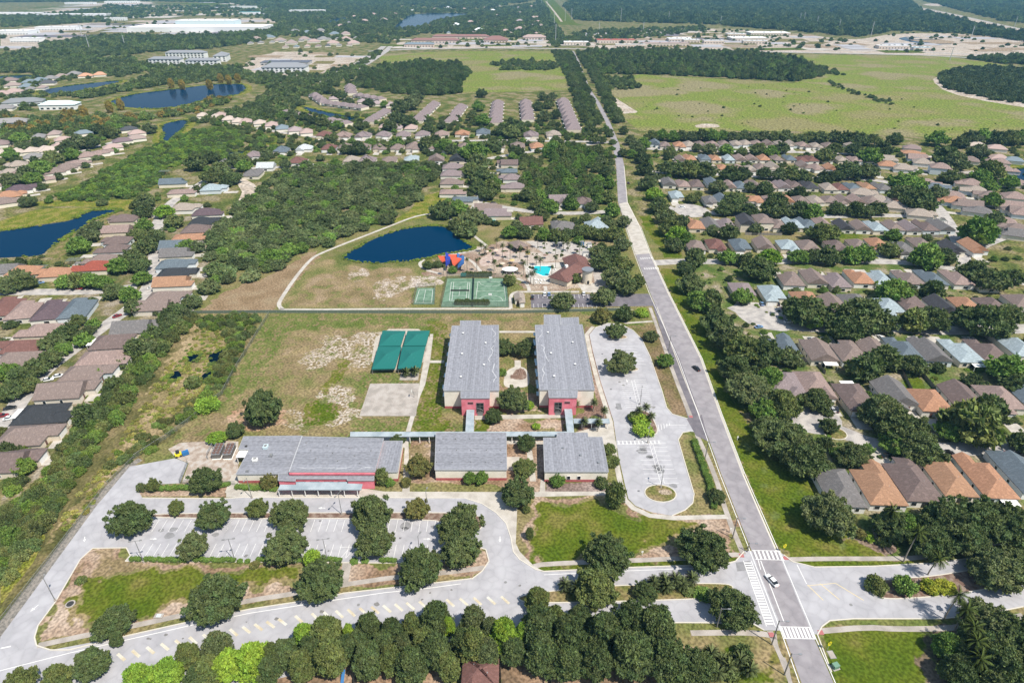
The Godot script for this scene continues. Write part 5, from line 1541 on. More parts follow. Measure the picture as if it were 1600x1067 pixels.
func school() -> void:
	var cream := patchy("cream render", [rgb(0.76, 0.71, 0.61), rgb(0.82, 0.77, 0.67), rgb(0.85, 0.8, 0.71)], 30.0, 5.0, 0.12, 42)
	var pink := patchy("pink render", [rgb(0.66, 0.18, 0.22), rgb(0.74, 0.22, 0.27), rgb(0.76, 0.25, 0.3)], 25.0, 5.0, 0.12, 43)
	var brick := patchy("red band", [rgb(0.44, 0.12, 0.13), rgb(0.52, 0.16, 0.16)], 12.0, 3.0, 0.25, 44)
	var roof_z := roll_roof("roll roof north south", true, 61)
	var roof_x := roll_roof("roll roof east west", false, 62)
	# two classroom blocks
	var hh := 9.0
	for k in 2:
		var left := k == 0
		var main := P([-28.6,-266.2,-6.4,-266.9,-5.2,-212.1,-27.6,-212.1]) if left else P([11,-266.9,33.6,-267.5,33.3,-212.6,11.1,-212.6])
		var north := P([-25.1,-272,-15.2,-272,-14.9,-266.2,-24.7,-266.2]) if left else P([15.8,-278,23.9,-278,23.2,-266.9,15.3,-266.9])
		var porch := P([-20.7,-212.6,-9,-212.6,-8.9,-207.2,-20.3,-207.2]) if left else P([14.7,-213,26.6,-213,25.9,-207.6,14.7,-207.6])
		var o := thing("school_building", "long grey-roofed classroom block beside the teal shades, pink porch facing south" if left else "long grey-roofed classroom block beside the loop car park, pink porch facing south", "school building", Vector3.ZERO, 0.0, "buildings of the school")
		wing(o, main, hh, cream, roof_z, brick)
		wing(o, north, hh - 0.35, cream, roof_z, brick)
		wing(o, porch, hh - 0.25, pink, roof_z, null)
		if not left:
			wing(o, P([23.8,-275.3,32.6,-276,32.1,-266.9,23.5,-266.9]), hh - 0.6, cream, roof_z, brick)
		# the porch front: a tall dark window with a pale arch of glazing bars and a small window beside it
		var z := (porch[2].y + porch[3].y) / 2.0 - 0.06
		var x0 := porch[3].x
		var x1 := porch[2].x
		var tall := lerpf(x0, x1, 0.66 if left else 0.34)
		var small := lerpf(x0, x1, 0.33 if left else 0.66)
		var w := part("entrance_window", box_mesh(Vector3(3.0, 5.0, 0.16)), mat("dark glass"), o, Vector3(tall, 3.8, z))
		for q in [-1.4, 0.0, 1.4]:
			part("mullion", box_mesh(Vector3(0.1, 5.0, 0.2)), mat("pole"), w, Vector3(q, 0, 0.02))
		for q in [-2.4, -0.8, 0.9, 2.4]:
			part("transom", box_mesh(Vector3(3.0, 0.1, 0.19)), mat("pole"), w, Vector3(0, q, 0.02))
		var arch := Shape.new()
		for q in 7:
			var a0 := PI * 0.06 + q * 0.19
			arch.tube(Vector3(cos(a0) * 2.6 - 1.5, sin(a0) * 1.6 - 1.6, 0.14), Vector3(cos(a0 + 0.19) * 2.6 - 1.5, sin(a0 + 0.19) * 1.6 - 1.6, 0.14), 0.11, 0.11, 5)
		part("arch_bar", arch, mat("steel"), w)
		var sw := part("window", box_mesh(Vector3(2.2, 1.0, 0.14)), mat("pole"), o, Vector3(small, 6.2, z))
		part("pane", box_mesh(Vector3(2.0, 0.8, 0.18)), mat("maroon glass", rgb(0.1, 0.015, 0.02), 0.2), sw)
		part("entrance_door", box_mesh(Vector3(2.2, 2.3, 0.12)), mat("pole"), o, Vector3(tall, 1.15, z + 0.02))
		# hooded windows down the west side, two storeys
		var nw := main[0] if left else main[0]
		var sw0 := main[3]
		for i in 6:
			var p := nw.lerp(sw0, 0.1 + 0.16 * i)
			for y in [2.3, 6.1]:
				var f := part("window", box_mesh(Vector3(0.2, 1.7, 2.6)), mat("white"), o, Vector3(p.x + 0.1, y, p.y), 0.0)
				part("pane", box_mesh(Vector3(0.24, 1.5, 2.4)), mat("dark glass"), f)
				part("hood", box_mesh(Vector3(1.1, 0.1, 3.0)), mat("hood blue", rgb(0.42, 0.55, 0.62), 0.5), f, Vector3(-0.5, 1.05, 0))
		for i in 6:
			var p := main[1].lerp(main[2], 0.1 + 0.16 * i)
			for y in [2.3, 6.1]:
				var f := part("window", box_mesh(Vector3(0.2, 1.7, 2.6)), mat("white"), o, Vector3(p.x - 0.1, y, p.y), 0.0)
				part("pane", box_mesh(Vector3(0.24, 1.5, 2.4)), mat("dark glass"), f)
		for i in 5:
			var p := main[0].lerp(main[1], 0.25 + 0.5 * (i % 2)).lerp(main[3].lerp(main[2], 0.3 + 0.4 * (i % 2)), 0.15 + i * 0.17)
			var v := part("roof_vent", box_mesh(Vector3(0.5, 0.6, 0.5)), mat("steel"), o, Vector3(p.x, hh + 0.3, p.y))
			part("cap", box_mesh(Vector3(0.75, 0.12, 0.75)), mat("white"), v, Vector3(0, 0.36, 0))
		for q in 3:
			var e := main[1].lerp(main[2], 0.05 + q * 0.3) if left else main[0].lerp(main[3], 0.05 + q * 0.3)
			var g := main[1].lerp(main[2], 0.3 + q * 0.3) if left else main[0].lerp(main[3], 0.3 + q * 0.3)
			var shift := Vector2(-2.5 if left else 2.5, 0)
			streak(o, e + shift, g + shift * (1.6 if q % 2 else 0.6), hh + 0.012, 71 + q + k * 5)
	# two low blocks
	var mid := thing("school_building", "low grey-roofed classroom block in the middle of the front row", "school building", Vector3.ZERO, 0.0, "buildings of the school")
	wing(mid, P([-28.6,-190,-2.2,-190,-1.8,-169.4,-26.9,-169.4]), 5.0, cream, roof_x, brick)
	var east := thing("school_building", "low grey-roofed office block at the loop end of the front row", "school building", Vector3.ZERO, 0.0, "buildings of the school")
	wing(east, P([11.7,-187.2,16.7,-187.2,17.1,-190.2,28.4,-190.2,28.4,-187.6,33.6,-187.6,33.5,-168.6,11.3,-168.6]), 4.8, cream, roof_z, brick)
	for i in 15:
		var p := V(-26.2,-187.7).lerp(V(-4.3,-187.7), (i % 5) / 4.0) + Vector2(rng.randf_range(-1, 1), 1.5 + (i / 5) * 6.5)
		part("roof_vent", box_mesh(Vector3(0.25, 0.4, 0.25)), mat("pole"), mid, Vector3(p.x, 5.2, p.y))
	for i in 4:
		part("window", box_mesh(Vector3(1.8, 1.1, 0.16)), mat("dark glass"), mid, up(V(-2.3,-169.7), 0.0) + Vector3(0.05, 3.2, -4.0 - 4.2 * i), PI / 2)
	for i in 2:
		var p := V(19.8,-169) + Vector2(i * 3.6, 0)
		var w := part("window", box_mesh(Vector3(1.3, 1.7, 0.16)), mat("white"), east, Vector3(p.x, 2.0, V(11.3,-168.6).y - 0.06))
		part("pane", box_mesh(Vector3(1.1, 1.5, 0.2)), mat("dark glass"), w)
	for i in 3:
		part("roof_unit", box_mesh(Vector3(0.7, 0.5, 0.7)), mat("steel"), east, up(V(18.6,-181.1) + Vector2(i * 6.0, i * 4.0), 5.05))
	# the big front building: hall, kitchen and entrance
	var o := thing("school_building", "broad grey-roofed hall building with the metal entrance canopy in front", "school building", Vector3.ZERO, 0.0, "buildings of the school")
	wing(o, P([-100.7,-188.7,-78.8,-189.1,-77.5,-168.3,-95.8,-168,-96,-181.3,-99.9,-181.3]), 4.2, cream, roof_x, brick)
	wing(o, P([-78.1,-186.8,-47.5,-185.7,-47.4,-167.6,-77,-167.6]), 5.7, pink, roof_x, null)
	wing(o, P([-81.1,-168.3,-48,-168.6,-47.4,-165.1,-56.6,-165.1,-56.8,-165.9,-74.6,-165.9,-74.3,-164.8,-80.3,-165.1]), 4.1, pink, roof_x, null)
	wing(o, P([-47.5,-185.8,-40.6,-185.8,-39.9,-169,-47.6,-168.7]), 4.4, cream, roof_z, brick)
	var hall := P([-78.1,-186.8,-47.5,-185.7,-47.4,-167.6,-77,-167.6])
	for i in 4:
		streak(o, hall[3].lerp(hall[2], 0.1 + 0.22 * i) + Vector2(0, -1.4), hall[3].lerp(hall[2], 0.3 + 0.22 * i) + Vector2(0, -2.4), 5.712, 91 + i)
	var s := Shape.new()
	s.slab(band(PackedVector2Array([hall[3], hall[2]]), 0.3, -0.25), 4.5, 5.3)
	part("fascia", s, pink, o)
	s = Shape.new()
	s.slab(band(PackedVector2Array([hall[0], hall[3]]), 0.2, 0.1), 5.68, 5.9)
	part("parapet", s, mat("sealant"), o)
	for u in [[V(-90.1,-182), Vector3(1.6, 1.0, 2.0), "pale blue unit"], [V(-91.6,-175), Vector3(1.8, 0.9, 1.3), "white"], [V(-86.7,-177.4), Vector3(1.2, 0.7, 1.2), "steel"], [V(-92.3,-169.3), Vector3(1.0, 0.5, 0.8), "steel"], [V(-97.6,-182.8), Vector3(0.7, 0.5, 0.7), "dark"]]:
		var c := part("roof_unit", box_mesh(u[1]), mat(u[2], rgb(0.5, 0.62, 0.66), 0.6), o, up(u[0], 4.2 + u[1].y / 2.0 + 0.1))
		part("fan", box_mesh(Vector3(u[1].x * 0.6, 0.14, u[1].z * 0.6)), mat("pole"), c, Vector3(0, u[1].y / 2.0 + 0.05, 0))
	for i in 10:
		var q := hall[0].lerp(hall[1], 0.08 + 0.09 * i).lerp(hall[3].lerp(hall[2], 0.08 + 0.09 * i), 0.2 + 0.6 * fmod(i * 0.37, 1.0))
		part("roof_vent", box_mesh(Vector3(0.25, 0.45, 0.25)), mat("pole"), o, up(q, 5.9))
	# entrance canopy on posts with dark doors behind
	var cn := thing("entrance_canopy", "blue-grey ribbed metal canopy on white posts along the hall front", "canopy")
	s = Shape.new()
	var cp := P([-79.2,-163.5,-73.8,-163.5,-74.2,-164.8,-56.6,-164.8,-56.5,-164.1,-51.1,-163.8,-51,-161,-79.1,-161])
	s.slab(cp, 3.3, 3.6, true)
	part("roof", s, patchy("ribbed metal", [rgb(0.3, 0.36, 0.4), rgb(0.37, 0.43, 0.47), rgb(0.42, 0.48, 0.52)], 40.0, 5.0, 0.2, 41, 0.55), cn)
	for i in 7:
		var p := V(-79.2,-162.1).lerp(V(-52.5,-162.1), i / 6.0)
		part("post", box_mesh(Vector3(0.2, 3.3, 0.2)), mat("white"), cn, Vector3(p.x, 1.65, cp[7].y - 0.3))
	for i in 6:
		var p := V(-77.9,-163.3).lerp(V(-53.7,-163.3), i / 5.0)
		part("glass_front", box_mesh(Vector3(3.4, 2.6, 0.1)), mat("dark glass"), o, Vector3(p.x, 1.4, V(-66.1,-166).y - 0.05))
	# covered walks
	walkway("long covered walkway running behind the front row of buildings", P([-61.7,-192.7,23.7,-192.9,23.4,-190.2,-61.1,-189.8]), 3.3, [V(-38.7,-190.2), V(-35,-190.2), V(-31.4,-190.2), V(0,-190.6), V(3.6,-190.6), V(8.5,-190.6)])
	walkway("covered walkway from the left classroom porch", P([-18.2,-207,-15.1,-207,-14.6,-193.1,-17.8,-193.1]), 3.2, [V(-17.8,-200.7), V(-15,-200.7)])
	walkway("covered walkway from the right classroom porch", P([21,-207.4,24.1,-207.4,23.7,-193,21,-193]), 3.25, [V(21.3,-200.7), V(23.8,-200.7)])
	walkway("short covered walkway reaching the loop car park", P([24.1,-201.2,38.2,-201.2,38.1,-198.3,24.1,-198.3]), 3.15, [V(27.4,-198.7), V(31.1,-198.7), V(34.4,-198.7), V(37.4,-198.7)])
	sheet("walk", P([-50.2,-193.6,-38.9,-193.6,-39.5,-190.9,-35.1,-162.7,-37.7,-162.7,-40.4,-187.1,-48.8,-190.9]), 0.034, mat("concrete"))
	sheet("walk", P([-15,-207.5,21.8,-208.3,21.6,-205.8,-14.8,-204.5]), 0.034, mat("concrete"))
	sheet("walk", P([24.1,-196.3,39.4,-202.4,39.7,-187.1,31.7,-190.9]), 0.034, mat("concrete"))
	sheet("walk", P([-2,-191.6,12.2,-190.9,12.1,-189.4,7.3,-189.4,8.5,-169,6.3,-169,5.3,-189.4,-1.9,-189.4]), 0.034, mat("concrete"))
	sheet("walk", P([-1.9,-182,2.8,-182,1.8,-174.7,-1.8,-174.7]), 0.034, mat("concrete"))
	sheet("walk", P([-6.4,-277.3,11.5,-277.3,11.4,-275.4,-6.3,-275.4]), 0.034, mat("concrete"))
	# courtyard bowl
	sheet("walk", soft(P([-3.9,-230.1,-2.9,-240.3,1.7,-244.6,6.4,-243,7.9,-235.1,7.2,-228.1,2.8,-227.1,-2.2,-227.1])), 0.04, mat("concrete"))
	sheet("planting_bed", soft(P([-0.6,-234.1,1.7,-242.4,5.8,-241.9,6.8,-235.1,4.2,-233.1])), 0.06, mat("mulch"))
	sheet("walk", P([1.2,-249.5,4.1,-249.5,4,-243,1.2,-243]), 0.044, mat("concrete"))
	var steps := thing("amphitheatre_step", "curved brown bench steps in the courtyard bowl", "steps")
	for q in 3:
		s = Shape.new()
		s.slab(band(soft_line(P([-0.6,-234.6,1.7,-234.6,4.2,-235.1,4.6,-238.2,5.2,-241.9])), 0.5, q * 0.75), 0.0, 0.25 + 0.2 * q)
		part("step", s, mat("step brown", rgb(0.2, 0.13, 0.1), 0.9), steps)
	# chillers behind a fence
	for i in 2:
		var p := V(-108.8,-183.7) + Vector2(i * 4.1, 0)
		var ch := thing("chiller", "left one of the two big grey chillers in the yard" if i == 0 else "right one of the two big grey chillers, next to the hall", "chiller", up(p), 0.1, "chillers")
		part("frame", box_mesh(Vector3(3.0, 0.3, 6.6)), mat("steel"), ch, Vector3(0, 2.35, 0))
		part("coil", box_mesh(Vector3(2.7, 1.8, 6.2)), mat("coil", rgb(0.14, 0.13, 0.12), 0.8), ch, Vector3(0, 1.25, 0))
		part("base", box_mesh(Vector3(3.1, 0.34, 6.7)), mat("white"), ch, Vector3(0, 0.17, 0))
		for q in 8:
			s = Shape.new()
			s.tube(Vector3(0, 2.5, 0), Vector3(0, 2.8, 0), 0.62, 0.62, 12)
			part("fan", s, mat("fan brown", rgb(0.13, 0.075, 0.06), 0.8), ch, Vector3(-0.7 + 1.4 * (q % 2), 0, -2.3 + 1.55 * (q / 2)))
	var rack := thing("pipe_frame", "grey pipe frame beside the chillers", "pipe frame", up(V(-111.2,-183.7)), 0.1)
	for q in 4:
		part("post", box_mesh(Vector3(0.14, 2.6, 0.14)), mat("steel"), rack, Vector3(-0.8 + 1.6 * (q % 2), 1.3, -3.0 + 6.0 * (q / 2)))
	for q in 2:
		part("rail", box_mesh(Vector3(0.16, 0.16, 6.2)), mat("steel"), rack, Vector3(-0.8 + 1.6 * q, 2.65, 0))
	var shelter := thing("bin_shelter", "white flat-roofed shelter at the hall's back corner", "shelter", up(V(-97.2,-180.2)))
	part("roof", box_mesh(Vector3(5.4, 0.25, 4.4)), mat("white"), shelter, Vector3(0, 3.2, 0))
	for q in 4:
		part("post", box_mesh(Vector3(0.2, 3.1, 0.2)), mat("white"), shelter, Vector3(-2.4 + 4.8 * (q % 2), 1.55, -1.9 + 3.8 * (q / 2)))


# ---------------------------------------------------------------- the school grounds

func wire() -> StandardMaterial3D:
	var m := mat("chain link", Color(0.42, 0.45, 0.42, 0.32), 0.7)
	m.transparency = BaseMaterial3D.TRANSPARENCY_ALPHA
	return m


func fence(called: String, label: String, pts: PackedVector2Array, high: float, gap: float, m: Material, post: Material, solid := false) -> void:
	var o := thing(called, label, "fence")
	for i in pts.size() - 1:
		var a := pts[i]
		var b := pts[i + 1]
		var n := maxi(1, int((b - a).length() / gap))
		var s := Shape.new()
		if solid:
			s.slab(band(PackedVector2Array([a, b]), 0.06), 0.0, high)
		else:
			s.quad(up(a, 0.05), up(b, 0.05), up(b, high), up(a, high))
		part("panel", s, m, o)
		s = Shape.new()
		s.tube(up(a, high), up(b, high), 0.04, 0.04, 5)
		part("rail", s, post, o)
		for k in n:
			part("post", box_mesh(Vector3(0.09, high + 0.05, 0.09)), post, o, up(a.lerp(b, float(k) / n), high / 2.0))


func grounds() -> void:
	sheet("court_slab", P([-61.7,-230.3,-40.4,-230.6,-38.7,-207,-61.6,-207]), 0.06, mat("weathered concrete"))
	sheet("walk", P([-40.5,-274.1,-38.9,-274.1,-37.7,-249.5,-37.7,-229.6,-38.8,-220.4,-39.2,-207,-39.6,-197.1,-41.4,-197.1,-41,-207,-40.7,-220.4,-40.2,-229.6,-40.7,-249.5]), 0.034, mat("concrete"))
	sheet("walk", P([-39.8,-249.5,-31.3,-249.5,-31,-247.3,-39.8,-247.3]), 0.03, mat("concrete"))
	sheet("shade_floor", soft(P([-67.7,-279.3,-41,-279.3,-39.2,-241.9,-64,-240.3]), 1), 0.03, patchy("play sand", [rgb(0.46, 0.42, 0.36), rgb(0.55, 0.51, 0.45)], 12.0, 3.0, 0.25, 51))
	sheet("shade_floor", P([-49.7,-239.3,-41.5,-239.8,-41.2,-233.1,-49.4,-233.1]), 0.032, mat("weathered concrete"))
	var names := ["teal shade sail at the far left of the four", "teal shade sail at the far right of the four, by the path", "teal shade sail at the near left of the four", "teal shade sail at the near right of the four, above the planters"]
	var quads := [P([-63.6,-272.6,-52,-272.3,-52.2,-257.5,-62.7,-257.2]), P([-51.3,-272.3,-40.1,-272.6,-40.3,-257.8,-51.3,-257.5]), P([-63,-257.2,-51.7,-257.2,-51.7,-237.7,-62.2,-237.2]), P([-51.6,-257.2,-40.5,-257.5,-40.4,-238.3,-50.8,-237.7])]
	for i in 4:
		var q: PackedVector2Array = quads[i]
		var c := (q[0] + q[1] + q[2] + q[3]) / 4.0
		var o := thing("shade_sail", names[i], "shade sail", up(c), 0.0, "teal shade sails over the playground")
		var s := Shape.new()
		var n := 10
		var at := func(u: float, w: float) -> Vector3:
			var p := q[0].lerp(q[1], u).lerp(q[3].lerp(q[2], u), w) - c
			var e := 1.0 - maxf(absf(u - 0.5), absf(w - 0.5)) * 2.0
			return Vector3(p.x * 0.97, 3.0 + 1.9 * e - 0.25 * sin(PI * e), p.y * 0.97)
		for x in n:
			for y in n:
				s.quad(at.call(x / 10.0, (y + 1) / 10.0), at.call((x + 1) / 10.0, (y + 1) / 10.0), at.call((x + 1) / 10.0, y / 10.0), at.call(x / 10.0, y / 10.0))
		part("canopy", s, mat("teal cloth"), o)
		var v := Shape.new()
		for k in 4:
			var a: Vector3 = up((q[k] - c) * 0.97, 3.0)
			var b: Vector3 = up((q[(k + 1) % 4] - c) * 0.97, 3.0)
			v.quad(a - Vector3(0, 0.5, 0), b - Vector3(0, 0.5, 0), b, a)
			part("post", box_mesh(Vector3(0.16, 3.0, 0.16)), mat("pole"), o, up((q[k] - c) * 0.95, 1.5))
		part("valance", v, mat("teal cloth"), o)
		# what stands under it: a climbing frame
		var g := thing("climbing_frame", "low play frame under the %s teal sail" % ["far left", "far right", "near left", "near right"][i], "play equipment", up(c), 0.3 * i, "play frames under the shade sails")
		for k in 4:
			part("post", box_mesh(Vector3(0.12, 2.2, 0.12)), mat("hood blue", rgb(0.42, 0.55, 0.62), 0.5), g, Vector3(-1.2 + 2.4 * (k % 2), 1.1, -1.0 + 2.0 * (k / 2)))
		part("deck", box_mesh(Vector3(2.6, 0.12, 2.2)), mat("pole"), g, Vector3(0, 1.2, 0))
		part("slide", box_mesh(Vector3(0.6, 0.08, 2.4)), mat("sign yellow"), g, Vector3(0.4, 0.7, 2.2)).rotation.x = 0.45
	var hoop := thing("basketball_hoop", "basketball hoop at the right edge of the concrete court", "basketball hoop", up(V(-41.2,-220)), 0.0)
	part("post", box_mesh(Vector3(0.16, 3.0, 0.16)), mat("pole"), hoop, Vector3(0, 1.5, 0))
	part("board", box_mesh(Vector3(0.08, 1.0, 1.6)), mat("white"), hoop, Vector3(-0.9, 3.1, 0))
	part("arm", box_mesh(Vector3(0.9, 0.1, 0.1)), mat("pole"), hoop, Vector3(-0.45, 2.9, 0))
	fence("chain_link_fence", "chain link fence between the school field and the wetland", P([-126.8,-294.4,-125.4,-262.3,-124.4,-239.3,-122.8,-222.3,-128.7,-202.4,-132.9,-192.4,-139,-180.9]), 2.0, 4.0, wire(), mat("steel"))
	fence("chain_link_fence", "chain link fence along the wetland side of the school drive", P([-139,-180.9,-141.4,-167.7,-141,-135.6,-141,-113,-141,-105.7]), 1.4, 4.0, wire(), mat("steel"))
	fence("screened_fence", "long green-screened fence along the far edge of the school field", P([-167.5,-295.9,-123.5,-296.6,-53.7,-296.2,0,-296.2,62.6,-299.5]), 1.7, 5.0, mat("fence screen", rgb(0.11, 0.145, 0.11), 0.9), mat("steel"), true)
	fence("chain_link_fence", "chain link fence round the chiller yard beside the hall", P([-118,-178.1,-116.3,-168,-111.8,-167.4,-96.4,-167.1]), 1.9, 3.0, wire(), mat("steel"))
	# the gravel track beside the drive
	sheet("track", P([-142.1,-161.8,-140.2,-177.4,-137.8,-181.3,-135.6,-180.2,-137.4,-176.4,-137.4,-157.2,-137.1,-112.4,-137.6,-105.7,-141.3,-108.5]), 0.015, patchy("gravel track", [rgb(0.2, 0.19, 0.17), rgb(0.3, 0.28, 0.25), rgb(0.38, 0.34, 0.3)], 9.0, 3.0, 0.4, 52))
	line("walk", soft_line(P([-123.8,-301.7,-120,-300.3,-54.4,-301.4,-0.7,-301.4]), 1), 1.8, 0.034, mat("concrete"))
	line("walk", P([0,-301,64.4,-300.3]), 0.4, 0.034, mat("concrete"))
	line("walk", soft_line(P([-16.7,-391.2,-47,-452,-66.4,-456,-90.3,-422.3,-109.7,-395.8,-121.9,-378.1,-125.4,-369.8,-127,-342.8,-126.6,-314,-125.7,-305.5,-121.3,-300.3]), 2), 2.2, 0.034, mat("concrete"))
	line("walk", soft_line(P([-104.4,-432.7,-109.2,-423.6,-110.7,-416]), 1), 2.0, 0.03, mat("bare soil"))
	# hedges
	var h := 0
	for e in [[V(-116,-134.1), V(-112.7,-134.1)], [V(-111.7,-134.1), V(-98.8,-133.9)], [V(-96.6,-133.9), V(-84.2,-133.9)], [V(-77.4,-133.9), V(-63.2,-133.9)], [V(-58,-134.1), V(-52.1,-133.9)], [V(-39.8,-133.7), V(-35.3,-133.7)]]:
		hedge(e[0], e[1], 1.9, 1.3, "clipped green hedge along the car park, %s from the drive end" % ordinal[h])
		h += 1
	hedge(V(-123.8,-164.5), V(-117.3,-164.9), 2.6, 1.6, "rounded hedge at the left end of the front planting bed")
	hedge(V(-117.1,-164.9), V(-111.3,-164.9), 2.6, 1.6, "rounded hedge left of the oak in the front planting bed")
	hedge(V(-104.3,-164.5), V(-98.7,-167.1), 2.2, 1.4, "hedge strip beside the walk to the yard gate")
	hedge(V(-95.8,-165.5), V(-81.3,-164.5), 2.6, 1.3, "low hedge left of the entrance canopy")
	hedge(V(69.3,-190.9), V(69,-168), 2.8, 1.6, "long bright hedge between the loop car park and the avenue pavement")
	hedge(V(69,-168), V(67.4,-155.5), 2.6, 1.6, "end of the bright hedge below the round tree by the avenue")
	# yard clutter
	var dump := thing("digger", "small yellow and blue yard machine beside the chillers", "machine", up(V(-122.1,-183.1)), 0.6)
	part("body", box_mesh(Vector3(2.2, 1.2, 1.4)), mat("sign yellow"), dump, Vector3(-1.4, 1.0, 0))
	part("cab", box_mesh(Vector3(1.2, 1.1, 1.2)), mat("dark"), dump, Vector3(-1.4, 2.1, 0))
	part("tank", box_mesh(Vector3(2.2, 1.3, 1.6)), mat("blue box", rgb(0.02, 0.13, 0.33), 0.5), dump, Vector3(1.0, 0.95, 0.5))
	for k in 4:
		var s := Shape.new()
		s.tube(Vector3(0, 0, -0.15), Vector3(0, 0, 0.15), 0.42, 0.42, 12)
		part("wheel", s, mat("dark"), dump, Vector3(-2.2 + 1.5 * (k % 2), 0.42, -0.75 + 1.5 * (k / 2)))
	var slab := thing("utility_box", "pale concrete utility lid on the front lawn", "utility box", up(V(-98.2,-114.8)))
	part("lid", box_mesh(Vector3(2.4, 0.3, 1.5)), mat("weathered concrete"), slab, Vector3(0, 0.15, 0))
	part("hatch", box_mesh(Vector3(1.2, 0.06, 0.9)), mat("pale blue unit"), slab, Vector3(0, 0.33, 0))
	var drain := thing("drain_inlet", "round dark drain inlet at the left end of the front lawn", "drain", up(V(-125.2,-118.7)))
	part("rim", Shape.new().slab(oval(Vector2.ZERO, 1.3, 1.3), 0.0, 0.2), mat("weathered concrete"), drain)
	part("grate", Shape.new().slab(oval(Vector2.ZERO, 0.95, 0.95), 0.0, 0.22), mat("dark"), drain)


func hedge(a: Vector2, b: Vector2, wide: float, high: float, label: String) -> void:
	var o := thing("hedge", label, "hedge", up((a + b) / 2.0), -(b - a).angle(), "clipped hedges of the school")
	var n := maxi(1, int((b - a).length() / 3.2))
	for i in n:
		var c := part("foliage", meshes["hedge %d" % (i % 2)], mats["fresh leaves"], o, Vector3(((i + 0.5) / n - 0.5) * (b - a).length(), 0, 0))
		c.scale = Vector3((b - a).length() / n * 0.56, high, wide * 0.5)


# ---------------------------------------------------------------- recreation ground beyond the field

func court_line(pts: PackedVector2Array, closed := true) -> void:
	var p := pts.duplicate()
	if closed:
		p.append(p[0])
	for i in p.size() - 1:
		line("court_line", PackedVector2Array([p[i], p[i + 1]]), 0.16, 0.05 + 0.002 * (i % 2), mat("white paint"))


